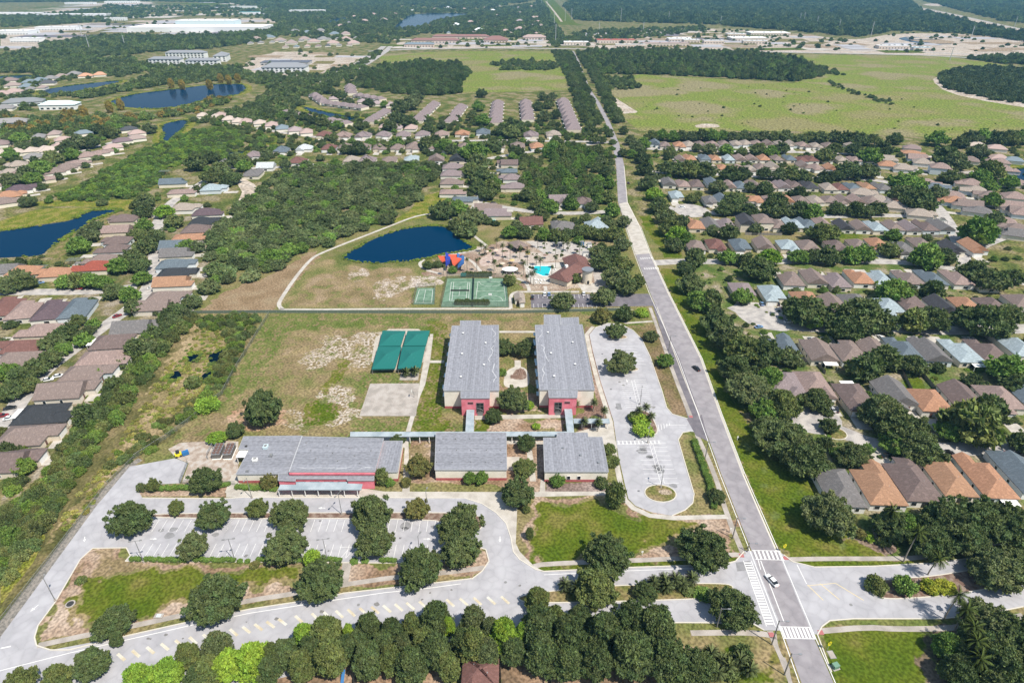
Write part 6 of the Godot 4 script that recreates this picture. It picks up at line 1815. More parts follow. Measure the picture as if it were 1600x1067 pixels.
func recreation() -> void:
	var green := mat("court green")
	sheet("court", P([-37.7,-340.1,-3.7,-340.1,-1.7,-303.2,-37.9,-303.2]), 0.03, green)
	sheet("court", P([-53.6,-327.1,-43.8,-327.1,-42,-306.6,-53,-306.3]), 0.03, green)
	court_line(P([-35,-334.8,-24.3,-334.8,-23.7,-311.3,-34.1,-310.9]))
	court_line(P([-33.6,-334.8,-25.4,-334.8,-25.1,-310.9,-32.7,-310.9]))
	line("court_line", P([-33.8,-328.8,-25.1,-328.8]), 0.14, 0.056, mat("white paint"))
	line("court_line", P([-33.6,-317.2,-25.1,-317.2]), 0.14, 0.056, mat("white paint"))
	line("court_line", P([-29.5,-328.8,-29.3,-317.2]), 0.14, 0.058, mat("white paint"))
	court_line(P([-19.6,-335.7,-4.8,-335.2,-3.3,-310.9,-19.8,-310.9]))
	court_line(P([-52.2,-324.6,-44.6,-324.6,-43.6,-308.5,-52.3,-308.5]))
	line("court_line", P([-48.6,-324.6,-48.1,-308.5]), 0.14, 0.058, mat("white paint"))
	for e in [[V(-12.2,-335.7), 1.0], [V(-11.7,-310.9), -1.0]]:
		var arc := PackedVector2Array()
		for k in 13:
			arc.append(e[0] + Vector2(cos(PI * k / 12.0) * 6.6, sin(PI * k / 12.0) * 6.6 * e[1]))
		line("court_line", arc, 0.14, 0.056, mat("white paint"))
	var ring := oval(V(-12.2,-322.9), 1.9, 1.9)
	ring.append(ring[0])
	line("court_line", ring, 0.14, 0.056, mat("white paint"))
	line("court_line", P([-19.7,-322.9,-4.3,-322.9]), 0.14, 0.06, mat("white paint"))
	var net := thing("tennis_net", "tennis net across the left court", "net")
	part("net", Shape.new().slab(band(P([-34.4,-322.9,-24,-322.9]), 0.05), 0.0, 1.0), mat("dark"), net)
	for p in [V(-34.6,-322.9), V(-23.8,-322.9)]:
		part("post", box_mesh(Vector3(0.12, 1.1, 0.12)), mat("pole"), net, up(p, 0.55))
	for k in 2:
		var hp := [V(-12.2,-334.8), V(-11.9,-311.6)]
		var hoop := thing("basketball_hoop", "basketball hoop at the %s end of the right-hand green court" % ("far" if k == 0 else "near"), "basketball hoop", up(hp[k]), 0.0, "hoops on the green court")
		part("post", box_mesh(Vector3(0.2, 3.2, 0.2)), mat("pole"), hoop, Vector3(0, 1.6, 0))
		part("board", box_mesh(Vector3(1.8, 1.1, 0.08)), mat("white"), hoop, Vector3(0, 3.2, 0.7 if k == 0 else -0.7))
	fence("court_fence", "tall dark fence round the pair of green courts", P([-37.9,-303.2,-37.8,-340.5,-3.7,-340.5,-1.5,-303.2,-37.9,-303.2]), 3.0, 6.0, wire(), mat("dark"))
	fence("court_fence", "dark fence between the tennis court and the basketball court", P([-22,-340.1,-20.8,-303.2]), 2.6, 4.0, mat("fence screen", rgb(0.11, 0.145, 0.11), 0.9), mat("dark"), true)
	fence("court_fence", "wire fence round the small worn court", P([-53.3,-306.3,-53.7,-327.9,-43.5,-327.9,-41.6,-306.3,-53.3,-306.3]), 2.6, 5.0, wire(), mat("steel"))
	var shrub_at := func(a: Vector2, b: Vector2, n: int, where: String) -> void:
		for i in n:
			var p: Vector2 = a.lerp(b, i / (n - 1.0))
			var s := 1.25 + rng.randf() * 0.25
			tree([p.x, p.y, s, 3.4 * (0.9 + rng.randf() * 0.2)], "bush", "oak", "dark clipped shrub, %s from the left %s" % [ordinal[i], where], "shrubs %s" % where, "court_shrub", "shrub")
	shrub_at.call(V(-29.9,-306.3), V(-13.1,-306.3), 17, "along the near side of the green courts")
	shrub_at.call(V(-28.6,-342.8), V(-12.8,-342.8), 15, "along the far side of the green courts")
	var screen := thing("wind_screen", "teal panel on the far fence of the green courts", "screen", up(V(-28.4,-341)))
	part("panel", box_mesh(Vector3(3.2, 2.0, 0.1)), mat("hood teal", rgb(0.02, 0.2, 0.19), 0.7), screen, Vector3(0, 2.0, 0))
	for k in 2:
		part("post", box_mesh(Vector3(0.12, 2.6, 0.12)), mat("dark"), screen, Vector3(-1.4 + 2.8 * k, 1.3, -0.12))
	# paths
	for w in [P([-0.7,-301.4,-0.9,-322.1,9.3,-322.1,37.6,-322.1]), P([9.7,-322.1,9.5,-328.8,7.4,-335.7,3,-340.1]), P([19,-322.1,18.9,-329.6]), P([40.6,-323.7,38.5,-332.2,37,-335.7]), P([-41.7,-346.5,-48.9,-350.2,-54.6,-355.9,-56.9,-361.7,-55.8,-365.7,-52.9,-371.9,-46.8,-375,-32.5,-378.1,-16.6,-389]), P([-30.5,-371.9,-24.5,-365.7,-20.9,-355.9,-17.4,-346.5])]:
		line("walk", soft_line(w, 2), 2.0, 0.036, mat("concrete"))
	sheet("plaza", soft(P([-20.5,-364.7,-19.2,-371.9,-4.2,-391.2,2.5,-391.2,0,-376,-8,-369.8,-10.2,-359.8,-18.6,-356.9]), 1), 0.03, mat("paver"))
	sheet("plaza", soft(P([-8,-369.8,4.9,-382.4,32.4,-376,60.7,-376,59.9,-369.8,33.5,-369.8,19.7,-363.7,4.7,-361.7]), 1), 0.032, patchy("sandy walk", [rgb(0.42, 0.35, 0.3), rgb(0.52, 0.46, 0.41)], 20.0, 4.0, 0.25, 54))
	sheet("plaza", P([9.3,-399.2,52.5,-398.1,50.6,-372.9,20.3,-378.1]), 0.028, patchy("pale yard", [rgb(0.42, 0.39, 0.36), rgb(0.52, 0.49, 0.46)], 20.0, 4.0, 0.25, 55))
	sheet("pool_deck", P([7.1,-361.7,28.4,-363.7,32.8,-359.8,21.3,-332.2,11.7,-332.2,8.9,-339.2]), 0.05, mat("concrete"))
	sheet("pool_edge", P([13.2,-358.8,24.5,-358.8,21.4,-343.3,18.1,-343.3,12.2,-348.8]), 0.07, mat("white"))
	sheet("pool_water", P([13.6,-358.1,24.1,-358.1,21.3,-343.7,18.3,-343.7,12.8,-349.3]), 0.08, mat("pool blue", rgb(0.01, 0.42, 0.46), 0.1))
	sheet("car_park", P([10.3,-319.2,75.8,-319.6,76.7,-313.2,76.1,-304.7,10.2,-302.5]), 0.02, mat("fresh asphalt"))
	bars("stall_line", V(11.6,-302.5), V(47.7,-302.5), 16, 4.8, 0.14, -PI / 2, mat("white paint"), 0.034, true)
	bars("stall_line", V(12.1,-318.8), V(44.4,-318.8), 14, 4.8, 0.14, PI / 2, mat("white paint"), 0.034, true)
	sheet("forecourt", soft(P([38.3,-330.5,46.2,-335.7,52.3,-325.4,46.3,-320.4,39.4,-322.1]), 1), 0.03, mat("concrete"))
	sheet("soil_patch", soft(P([41.8,-355.9,46.6,-350.2,46,-330.5,40.9,-330.5]), 1), 0.03, patchy("straw mulch", [rgb(0.4, 0.24, 0.12), rgb(0.5, 0.33, 0.18)], 10.0, 3.0, 0.3, 56))
	sheet("drive", P([49.2,-363.7,61.9,-355.9,59.9,-335.7,53.8,-322.9,47.3,-328.8]), 0.025, mat("weathered concrete"))
	# the red-roofed clubhouse with its round tower
	var o := thing("clubhouse", "red-roofed clubhouse with gable fronts beside the pool", "clubhouse")
	var red := roof_mat("maroon")
	var cream := wall_mat(1)
	for e in [[V(38.8,-354.7), 13.0, 16.0, 0.1], [V(32.3,-339.8), 11.5, 20.0, -0.62]]:
		var s := Shape.new()
		s.box(Vector3(0, 1.6, 0), Vector3(e[1], 3.2, e[2]))
		part("wall", s, cream, o, up(e[0]), e[3])
		s = Shape.new()
		roof_shape(s, Vector3(0, 3.2, 0), e[1] + 1.6, e[2] + 1.6, 0.5, 0.35, true)
		part("roof", s, red, o, up(e[0]), e[3])
	for k in 4:
		window(o, up(V(26.6,-334.8) + Vector2(k * 1.9, k * 0.9), 1.5), 1.6, 1.6, -0.62)
	part("vent_turret", box_mesh(Vector3(1.6, 1.4, 1.6)), mat("white"), o, up(V(31.7,-342.8), 6.6), 0.4)
	var s2 := Shape.new()
	s2.tube(Vector3(0, 0, 0), Vector3(0, 7.4, 0), 2.9, 2.9, 20, false)
	var tower := thing("round_tower", "pale round tower with a flat grey top beside the clubhouse", "tower", up(V(43.2,-334.8)))
	part("wall", s2, cream, tower)
	s2 = Shape.new()
	s2.tube(Vector3(0, 7.4, 0), Vector3(0, 8.3, 0), 3.4, 3.4, 20)
	part("roof", s2, mat("steel"), tower)
	part("door", box_mesh(Vector3(1.2, 2.2, 0.2)), mat("dark"), tower, Vector3(0.4, 1.1, 2.86))
	var pav := thing("pavilion", "open pavilion with a grey hip roof beside the paved terrace", "pavilion", up(V(3.7,-385.9)), 0.55)
	s2 = Shape.new()
	roof_shape(s2, Vector3(0, 3.0, 0), 9.0, 12.0, 0.4, 1.0, true)
	part("roof", s2, roof_mat("taupe"), pav)
	for k in 6:
		part("post", box_mesh(Vector3(0.3, 3.0, 0.3)), mat("dark"), pav, Vector3(-3.9 + 7.8 * (k % 2), 1.5, -5.2 + 5.2 * (k / 2)))
	part("counter", box_mesh(Vector3(5.0, 1.1, 1.2)), mat("dark"), pav, Vector3(0, 0.55, 1.0))
	# white lattice canopy, coloured play sails, containers, shed
	var tent := thing("white_canopy", "low round white canopy on the paved terrace", "canopy", up(V(-1.1,-348.5)))
	s2 = Shape.new()
	for k in 20:
		var a := TAU * k / 20.0
		var b := TAU * (k + 1) / 20.0
		s2.tri(Vector3(0, 3.3, 0), Vector3(cos(b) * 4.8, 2.3, sin(b) * 3.6), Vector3(cos(a) * 4.8, 2.3, sin(a) * 3.6))
	part("roof", s2, mat("white"), tent)
	for k in 6:
		part("post", box_mesh(Vector3(0.14, 2.35, 0.14)), mat("white"), tent, Vector3(cos(k * 1.047) * 4.4, 1.17, sin(k * 1.047) * 3.2))
	var c := 0
	for e in [[P([-45.5,-363.5,-38.8,-367.5,-38.6,-356.5,-42.6,-358.5]), "red sail", rgb(0.5, 0.075, 0.03), "orange-red play sail at the left of the playground by the pond"], [P([-41,-367.2,-38.1,-369.2,-36.8,-349.3,-39.5,-350.3]), "deep blue sail", rgb(0.01, 0.03, 0.28), "dark blue play sail standing left in the playground"], [P([-39.3,-365.3,-31.1,-371.5,-30.7,-365.3,-36.9,-360.3]), "red sail", rgb(0.5, 0.075, 0.03), "orange-red play sail at the top of the playground"], [P([-37.3,-360.3,-30.5,-363.3,-31.3,-352.4,-34.9,-349.5]), "red sail", rgb(0.5, 0.075, 0.03), "orange-red play sail in the middle of the playground"], [P([-34,-367.5,-29.7,-368.6,-28.6,-350.7,-32.3,-349.7]), "blue sail", rgb(0.02, 0.1, 0.3), "blue play sail at the right of the playground by the pond"]]:
		var q: PackedVector2Array = e[0]
		var centre := (q[0] + q[1] + q[2] + q[3]) / 4.0
		var sail := thing("play_sail", e[3], "shade sail", up(centre), 0.0, "coloured play sails")
		s2 = Shape.new()
		var hi := 4.2 if c % 2 else 3.4
		for x in 6:
			for y in 6:
				var at := func(u: float, w: float) -> Vector3:
					var p := q[0].lerp(q[1], u).lerp(q[3].lerp(q[2], u), w) - centre
					return Vector3(p.x, hi + 1.2 * (u - 0.5) * (w - 0.5) * 4.0, p.y)
				s2.quad(at.call(x / 6.0, (y + 1) / 6.0), at.call((x + 1) / 6.0, (y + 1) / 6.0), at.call((x + 1) / 6.0, y / 6.0), at.call(x / 6.0, y / 6.0))
		part("cloth", s2, mat(e[1], e[2], 0.8), sail)
		for k in 4:
			part("post", box_mesh(Vector3(0.16, hi, 0.16)), mat("pole"), sail, up(q[k] - centre, hi / 2.0))
		c += 1
	for e in [[V(29.6,-390.1), Vector3(6.2, 2.4, 2.6), "dark blue container in the pale yard behind the pool", "dark container", rgb(0.02, 0.03, 0.06)], [V(45.6,-392.4), Vector3(2.8, 2.6, 2.4), "small bright blue container at the right of the pale yard", "blue box", rgb(0.02, 0.13, 0.33)], [V(50.1,-386.8), Vector3(2.6, 3.2, 2.6), "white cabin at the far right of the pale yard", "white", rgb(0.8, 0.8, 0.8)], [V(46.2,-372.9), Vector3(3.6, 3.0, 2.6), "white cabin nearest the clubhouse roof", "white", rgb(0.8, 0.8, 0.8)]]:
		var box := thing("container", e[2], "container", up(e[0]), 0.08, "containers in the yard")
		part("body", box_mesh(e[1]), mat(e[3], e[4], 0.6), box, Vector3(0, e[1].y / 2.0, 0))
		part("roof", box_mesh(Vector3(e[1].x + 0.1, 0.12, e[1].z + 0.1)), mat("pole"), box, Vector3(0, e[1].y + 0.06, 0))
		part("door", box_mesh(Vector3(1.0, 2.0, 0.08)), mat("steel"), box, Vector3(0.4, 1.0, e[1].z / 2.0 + 0.05))
	house(V(4.1,-307.8), 0.05, 5.0, 8.0, "beige", "gable", "small beige shed at the end of the dark car park", "", 1)
	# trees and palms round about
	for e in [[[-45.2,-356.5,3.5,4.2], "bush", "dark", "dark bush left of the coloured play sails"], [[-50.7,-354.1,3.5,4.5], "oak", "dark", "dark round tree at the left end of the playground"], [[-35.3,-348,3.4,4.1], "oak", "fresh", "light green tree in front of the coloured play sails"], [[-1.5,-331.1,4.4,6.1], "oak", "olive", "olive tree at the corner of the green courts"], [[36.4,-334.9,3.7,5.1], "oak", "olive", "brownish olive tree in front of the clubhouse"], [[26.7,-302.2,7.1,8.5], "oak", "grey", "grey-green tree over the parked cars of the dark car park"], [[49,-307.7,6.5,8.5], "oak", "grey", "grey-green tree right of the clubhouse forecourt"], [[53.6,-353.8,7.7,9.2], "oak", "oak", "broad oak behind the round tower"], [[64.5,-350.1,7.6,9.1], "oak", "olive", "broad oak between the drive and the avenue, upper one"], [[59.7,-330.1,8.7,10.4], "oak", "grey", "broad oak covering the clubhouse drive"], [[63.7,-320.2,6.7,8.7], "oak", "oak", "oak at the corner of the dark car park by the avenue"], [[71.4,-329.6,4.7,6.6], "oak", "olive", "olive oak nearest the avenue by the clubhouse"], [[45.5,-286.9,5.2,7.3], "oak", "brown", "brownish oak behind the right classroom block"], [[57.7,-289.7,5.6,7.2], "oak", "dark", "dark oak at the field corner near the avenue"], [[67.4,-293.6,4.3,4.3], "bush", "lime", "bright green shrub mound at the field corner"]]:
		tree(e[0], e[1], e[2], e[3], "trees of the recreation ground")
	var n := 0
	for p in [V(8.4,-332.2), V(10.6,-332.2), V(12.4,-330.5), V(23.3,-342.8), V(16.8,-350.2), V(14.8,-358.8), V(26.2,-354), V(9.4,-358.8), V(33,-384.6), V(27.5,-376), V(35.6,-381.3), V(16.6,-386.8), V(21.1,-386.8), V(42.5,-376), V(-1.2,-368.8), V(-11.8,-361.7), V(-6,-371.9), V(-16.9,-373.9), V(-21,-350.2), V(-19.6,-380.3), V(-9.9,-384.6), V(-26.6,-348.3), V(-10.7,-350.2), V(6.8,-344.6), V(-40.4,-344.6), V(4.8,-369.8)]:
		palm(p, 5.0 + fmod(n * 1.7, 4.0), Vector2.ZERO, "palm" if n % 3 else "fan palm", "slender palm, %s of those %s" % [ordinal[n % 13], "round the swimming pool and its deck" if n < 13 else "on the terrace between pond and pool"], "palms of the recreation ground", 0.75)
		n += 1
	n = 0
	for p in [V(10,-353), V(9.9,-349.3), V(10.2,-345.5), V(10.5,-341.9), V(13.4,-338.3), V(15.2,-337.4), V(17,-336.5), V(18.9,-336.5), V(25.6,-355.9), V(26.1,-352.1), V(14,-333.9), V(16.5,-333)]:
		var o2 := thing("lounger", "white lounger, %s round the pool from its far left corner" % ordinal[n], "lounger", up(p), 0.4, "loungers round the pool")
		part("bed", box_mesh(Vector3(0.7, 0.1, 1.3)), mat("white"), o2, Vector3(0, 0.4, 0))
		part("backrest", box_mesh(Vector3(0.7, 0.1, 0.7)), mat("white"), o2, Vector3(0, 0.6, -0.9)).rotation.x = -0.6
		for k in 4:
			part("leg", box_mesh(Vector3(0.06, 0.36, 0.06)), mat("steel"), o2, Vector3(-0.3 + 0.6 * (k % 2), 0.18, -0.5 + 1.0 * (k / 2)))
		n += 1
	n = 0
	for e in [[V(-16.2,-376), "sandy"], [V(-10.2,-378.1), "sandy"], [V(10,-371.9), "straw"], [V(0,-361.7), "straw"], [V(20.8,-369.8), "brown"], [V(40.6,-378.1), "brown"], [V(-5.8,-356.9), "sandy"]]:
		var o3 := thing("parasol", "%s parasol, %s from the pond side of the terrace" % [e[1], ordinal[n]], "parasol", up(e[0]), 0.0, "parasols on the terrace")
		s2 = Shape.new()
		for k in 8:
			var a := TAU * k / 8.0
			s2.tri(Vector3(0, 3.0, 0), Vector3(cos(a + TAU / 8) * 1.7, 2.4, sin(a + TAU / 8) * 1.7), Vector3(cos(a) * 1.7, 2.4, sin(a) * 1.7))
		part("canopy", s2, mat(e[1] + " cloth", rgb(0.5, 0.38, 0.16) if e[1] == "straw" else rgb(0.5, 0.42, 0.34) if e[1] == "sandy" else rgb(0.2, 0.13, 0.1), 0.9), o3)
		part("pole", box_mesh(Vector3(0.08, 2.6, 0.08)), mat("steel"), o3, Vector3(0, 1.3, 0))
		n += 1
	wood("terrace_shrubs", P([-22.4,-379.2,0,-395.8,55.1,-398.1,60.4,-373.9,47.5,-365.7,31.9,-369.8,15.7,-361.7,5.5,-335.7,0,-344.6,-15.2,-346.5]), 3.4, 0.5, 1.2, 1.2, "bush", [Color(1.0, 1.1, 0.9), Color(0.8, 0.8, 0.7), Color(1.3, 1.5, 0.8)], 0.3)
	sheet("pond", soft(P([-107.6,-370.8,-100,-390.1,-87.2,-412.3,-71.7,-426.1,-52,-430.7,-42.4,-423.6,-34.2,-402.7,-21.9,-386.8,-31.9,-381.3,-44.5,-376,-57.5,-366.7,-78.6,-362.7,-94.3,-362.7]), 2), 0.05, mat("water"))


# ---------------------------------------------------------------- trees one can tell apart

func near_trees() -> void:
	for e in [[[-98.6,-203.5,7.8,13.6], "oak", "dark", "dark oak with a pointed top alone in the school field"], [[-106.4,-194.3,3.4,5.8], "oak", "dark", "small dark tree below the lone field oak"], [[-112,-190.5,3.6,4.5], "oak", "bright", "round bright green tree beside the chillers"],
			[[-105.3,-165.4,5.5,8.2], "oak", "dark", "dark oak in front of the chiller yard"], [[-123.6,-164.8,2.6,4.5], "oak", "olive", "olive tree at the left end of the front planting bed"], [[-127.8,-164.4,1.8,3.5], "bush", "grey", "thin grey shrub at the left tip of the front planting bed"], [[-84.1,-165.9,3.1,5.3], "oak", "brown", "brownish tree left of the entrance canopy"], [[-45.3,-167.8,2.4,6.4], "cone", "olive", "olive cone tree right of the hall front"], [[-42.5,-167.2,2.0,2.6], "bush", "fresh", "yellow-green shrub right of the cone tree"], [[-36.9,-166.9,2.0,3.6], "bush", "brown", "brown shrub at the corner of the hall walk"], [[-33.2,-172.7,4.7,7.6], "oak", "brown", "brown-green tree between the hall and the middle block"], [[-43.4,-190.5,3.2,3.5], "oak", "dark", "dark crown rising over the long covered walkway"], [[5.2,-186.4,4.1,6.1], "oak", "dark", "dark oak between the two low blocks"], [[-14.7,-168.2,2.5,4.7], "oak", "fresh", "thin light tree in front of the middle block, left one"], [[-10.7,-168.4,2.7,4.8], "oak", "fresh", "thin light tree in front of the middle block, right one"], [[4.3,-172.6,4.3,6.0], "oak", "olive", "olive oak below the gap between the low blocks"], [[1.7,-158.9,6.2,8.7], "oak", "dark", "large dark oak over the forecourt"], [[4.7,-154.3,1.5,2.7], "bush", "olive", "shrub under the large forecourt oak"], [[15.8,-167.3,2.9,4.0], "oak", "fresh", "small light tree in front of the office block"], [[31.1,-166.7,2.9,3.5], "bush", "oak", "rounded shrub at the corner of the office block"], [[36.1,-184.7,2.6,3.7], "bush", "olive", "upper shrub along the office block's loop side"], [[36.3,-177.8,3.0,3.9], "bush", "olive", "lower shrub along the office block's loop side"], [[34.3,-157.2,3.2,9.5], "cone", "olive", "tall olive cone tree at the corner of the loop car park"], [[5.6,-142.8,1.5,4.5], "cone", "olive", "slim cone tree on the bed beside the drive"],
			[[-3.6,-255.7,5.1,7.1], "oak", "dark", "left oak of the pair between the classroom blocks"], [[5.6,-254.2,5.3,7.5], "oak", "oak", "right oak of the pair between the classroom blocks"], [[0.3,-212.1,6.8,9.5], "oak", "oak", "large oak at the foot of the courtyard"], [[-7.4,-203.6,4.1,5.3], "oak", "dark", "dark oak beside the left classroom porch"], [[9.5,-199.4,2.0,2.0], "bush", "lime", "small yellow-green shrub in the brown court"], [[6.8,-212.7,2.4,3.1], "bush", "lime", "yellow-green shrubs beside the large courtyard oak"], [[-4.5,-237.3,2.3,3.6], "bush", "fresh", "shrub along the left classroom block facing the courtyard"]]:
		tree(e[0], e[1], e[2], e[3], "", "shrub" if e[1] == "bush" else ("cone_tree" if e[1] == "cone" else "oak_tree"), "shrub" if e[1] == "bush" else "tree")
	for e in [[[-121.5,-147,6.9,9.3], "dark", "large dark oak at the left corner of the car park"], [[-110.6,-153.7,2.9,5.3], "olive", "small olive tree in the planting strip, leftmost of the small ones"], [[-96.2,-148.9,5.9,8.3], "dark", "dark oak in the planting strip below the yard walk"], [[-83.2,-152.8,3.8,6.4], "olive", "small olive tree in the planting strip below the hall hedge"], [[-71.3,-149.3,6.2,8.6], "oak", "oak in the planting strip, upper of a touching pair, below the canopy's left end"], [[-69.3,-136.4,6.6,8.6], "oak", "oak between the stalls, lower of a touching pair"], [[-97.5,-136.8,4.9,7.3], "grey", "grey-green tree among the lower stalls, alone"], [[-45.1,-148.5,7.6,10.6], "oak", "oak in the planting strip, upper of the pair below the hall's right end"], [[-42.2,-137.9,6.6,9.0], "oak", "oak among the lower stalls, lower of the pair below the hall's right end"], [[-31.3,-152.7,4.2,6.7], "brown", "thin brownish tree in the planting strip below the middle block"], [[-16.4,-144.3,7.6,10.3], "oak", "upper of the two big oaks at the right end of the car park"], [[-15.8,-134.9,6.7,9.1], "oak", "lower of the two big oaks at the right end of the car park"], [[-27,-127.5,7.4,10.0], "dark", "broad dark oak on the bank between car park and boulevard"], [[-54.8,-123.2,6.9,9.0], "dark", "broad oak on the bank beside the concrete walk"], [[-82.3,-116.7,7.6,10.3], "dark", "broad oak on the front lawn beside the boulevard pavement"], [[-107.8,-110.6,5.2,6.5], "dark", "smaller oak at the left end of the front lawn"], [[28.7,-132.1,8.2,9.8], "dark", "oak on the lawn edge, left of the two by the crossing"], [[57.7,-134.3,8.2,10.3], "dark", "oak on the lawn edge, right of the two by the crossing"]]:
		tree(e[0], "oak", e[1], e[2], "oaks of the school car park and lawns")
	for e in [[[-60.1,-132.8,2.5,5.0], "cone", "lime", "yellow-green cone shrub behind the bank oak"], [[-126.4,-126.3,1.7,1.9], "bush", "olive", "lone bush at the left end of the front lawn"], [[-77.4,-131.9,1.5,2.2], "bush", "brown", "brown bush right of the long hedge"], [[-82.6,-133.7,1.0,1.0], "bush", "fresh", "small round shrub, left of the brown bush"], [[-80.3,-133.7,1.0,1.0], "bush", "fresh", "small round shrub just beside the brown bush"], [[-47.9,-133.6,1.4,1.2], "bush", "fresh", "round clipped shrub right of the concrete walk, left one"], [[-44.6,-133.8,1.4,1.2], "bush", "fresh", "round clipped shrub right of the concrete walk, right one"]]:
		tree(e[0], e[1], e[2], e[3], "", "shrub", "shrub")
	for e in [[[50.5,-271.3,5.3,6.9], "oak", "grey-green tree in the upper island of the loop car park"], [[48.3,-240,7.4,9.6], "grey", "airy grey-green tree in the second island of the loop car park"], [[67.4,-267.8,4.0,5.2], "grey", "grey tree by the avenue beside the loop's top"], [[69.5,-245.2,4.3,5.6], "fresh", "rounded tree by the avenue beside the stalls of the loop"], [[68.9,-159.5,3.4,4.5], "oak", "rounded tree at the end of the bright hedge by the avenue"], [[60.8,-114.6,7.0,8.4], "dark", "dark oak at the median's end beside the long crossing"]]:
		tree(e[0], "oak", e[1], e[2], "oaks beside the loop and the avenue")
	for e in [[[50.9,-201.7,4.0,4.4], "lime", "yellow-green shrubs in the palm island, upper part"], [[51,-196.1,4.2,3.8], "lime", "yellow-green shrubs in the palm island, lower part"], [[49.3,-204.2,3.3,4.0], "olive", "olive shrub at the left of the palm island"], [[33.1,-203.5,2.5,2.0], "olive", "low shrub under the porch palms"], [[54.7,-121.6,2.9,2.3], "fresh", "low green shrubs on the median left of the end oak"], [[51.2,-122.7,2.4,1.9], "olive", "low olive shrubs in the middle of the median"], [[6.4,-120.5,2.2,2.0], "fresh", "green shrubs at the left tip of the median"]]:
		tree(e[0], "bush", e[1], e[2], "", "shrub", "shrub")
	# the tall screen along the south edge
	var n := 0
	var screen := [[[-121.9,-93.7,4.7,6.2], "olive"], [[-113.2,-95,4.5,6.2], "olive"], [[-106.6,-98.4,5.2,7.2], "dark"], [[-104.8,-106,2.2,4.2], "dark"], [[-92.4,-93.9,5.4,7.5], "bright"], [[-85.9,-96,5.1,7.1], "bright"], [[-83.3,-100.8,4.3,6.4], "olive"], [[-76.3,-102.7,5.6,7.9], "grey"], [[-75.7,-96.2,5.4,7.6], "olive"], [[-71.4,-97.6,5.5,7.7], "lime"], [[-65.5,-98.5,6.5,8.7], "lime"], [[-57.9,-101.1,4.9,7.4], "dark"], [[-54.6,-105.7,4.0,7.7], "bright"], [[-49.2,-106.6,5.7,8.3], "olive"], [[-46,-98.9,6.5,9.7], "olive"], [[-43.4,-107.1,2.2,6.2], "lime"], [[-37.9,-107.6,5.1,8.6], "dark"], [[-36.3,-98.7,5.8,9.3], "dark"], [[-31.7,-106.6,4.4,8.3], "dark"], [[-25.6,-97.2,6.1,8.5], "dark"], [[-27,-109.2,3.9,7.5], "olive"], [[-20.4,-110.5,5.7,9.1], "dark"], [[-17.1,-109,2.6,6.2], "lime"], [[-19.4,-100.5,6.2,9.9], "dark"], [[-10.3,-109.6,5.3,8.5], "grey"], [[-9.9,-102.1,5.6,9.5], "olive"], [[-2.2,-105.3,5.8,9.3], "lime"], [[2.7,-106.9,3.0,6.7], "bright"], [[7.1,-117.5,4.6,7.0], "olive"], [[7.4,-107.9,6.8,10.1], "dark"], [[7.8,-100.1,6.2,9.3], "dark"], [[14.7,-105.2,6.7,10.0], "dark"], [[23.7,-120.7,7.2,8.3], "olive"], [[24.2,-106.8,6.4,9.6], "dark"], [[32.6,-110.2,6.9,8.9], "dark"], [[38,-107.8,7.4,10.4], "dark"], [[30.7,-99.6,7.4,10.4], "dark"], [[39.3,-98.5,7.4,9.6], "dark"], [[45.8,-97.4,6.1,7.9], "dark"], [[21,-99,6.5,8.4], "dark"], [[38.2,-121.1,4.0,4.4], "dark"], [[-6.5,-101,4.9,7.9], "grey"], [[-30.8,-99.2,4.5,7.7], "olive"], [[-53,-97.5,4.8,7.7], "olive"], [[-42.1,-102.4,4.3,7.7], "dark"], [[-33.2,-103.5,4.3,7.8], "dark"], [[-23.3,-104.3,4.0,7.6], "olive"], [[-13,-103.9,4.3,7.8], "dark"], [[-5.9,-107.6,4.1,7.7], "grey"], [[0.3,-101.3,4.6,7.8], "dark"], [[11.7,-110.9,4.5,7.2], "olive"], [[-51.9,-101.7,4.6,7.8], "dark"], [[-61.3,-100.5,3.9,7.1], "olive"], [[-78.2,-95,4.5,6.2], "dark"], [[18.2,-111.5,4.8,6.8], "dark"], [[13.7,-98.2,5.8,8.1], "dark"], [[-22.8,-99.6,4.2,7.6], "dark"], [[-16.1,-97.7,4.5,7.2], "olive"], [[-39.9,-103.9,4.0,7.6], "dark"], [[-28.1,-102.5,4.0,7.5], "grey"], [[-61,-96.9,4.2,6.7], "dark"]]
	screen.sort_custom(func(a: Array, b: Array) -> bool: return a[0][0] < b[0][0])
	for e in screen:
		var words := {"dark": "dark", "olive": "olive", "bright": "bright green", "lime": "yellow-green", "grey": "grey-green"}
		var back: bool = e[0][1] < -107.0
		var key: String = words[e[1]] + (" road-side" if back else " garden-side")
		taken[key] = taken.get(key, -1) + 1
		var far_on: bool = taken[key] >= 20
		e[0][2] *= 0.92
		e[0][3] *= 1.04
		tree(e[0], "tall" if e[0][3] > e[0][2] * 1.5 else "oak", e[1], "%s tree, %s such from the %s, %s row of the boulevard screen" % [words[e[1]], ordinal[taken[key] % 20], "west" if not far_on else "middle", "road-side" if back else "garden-side"], "tall trees screening the back gardens")
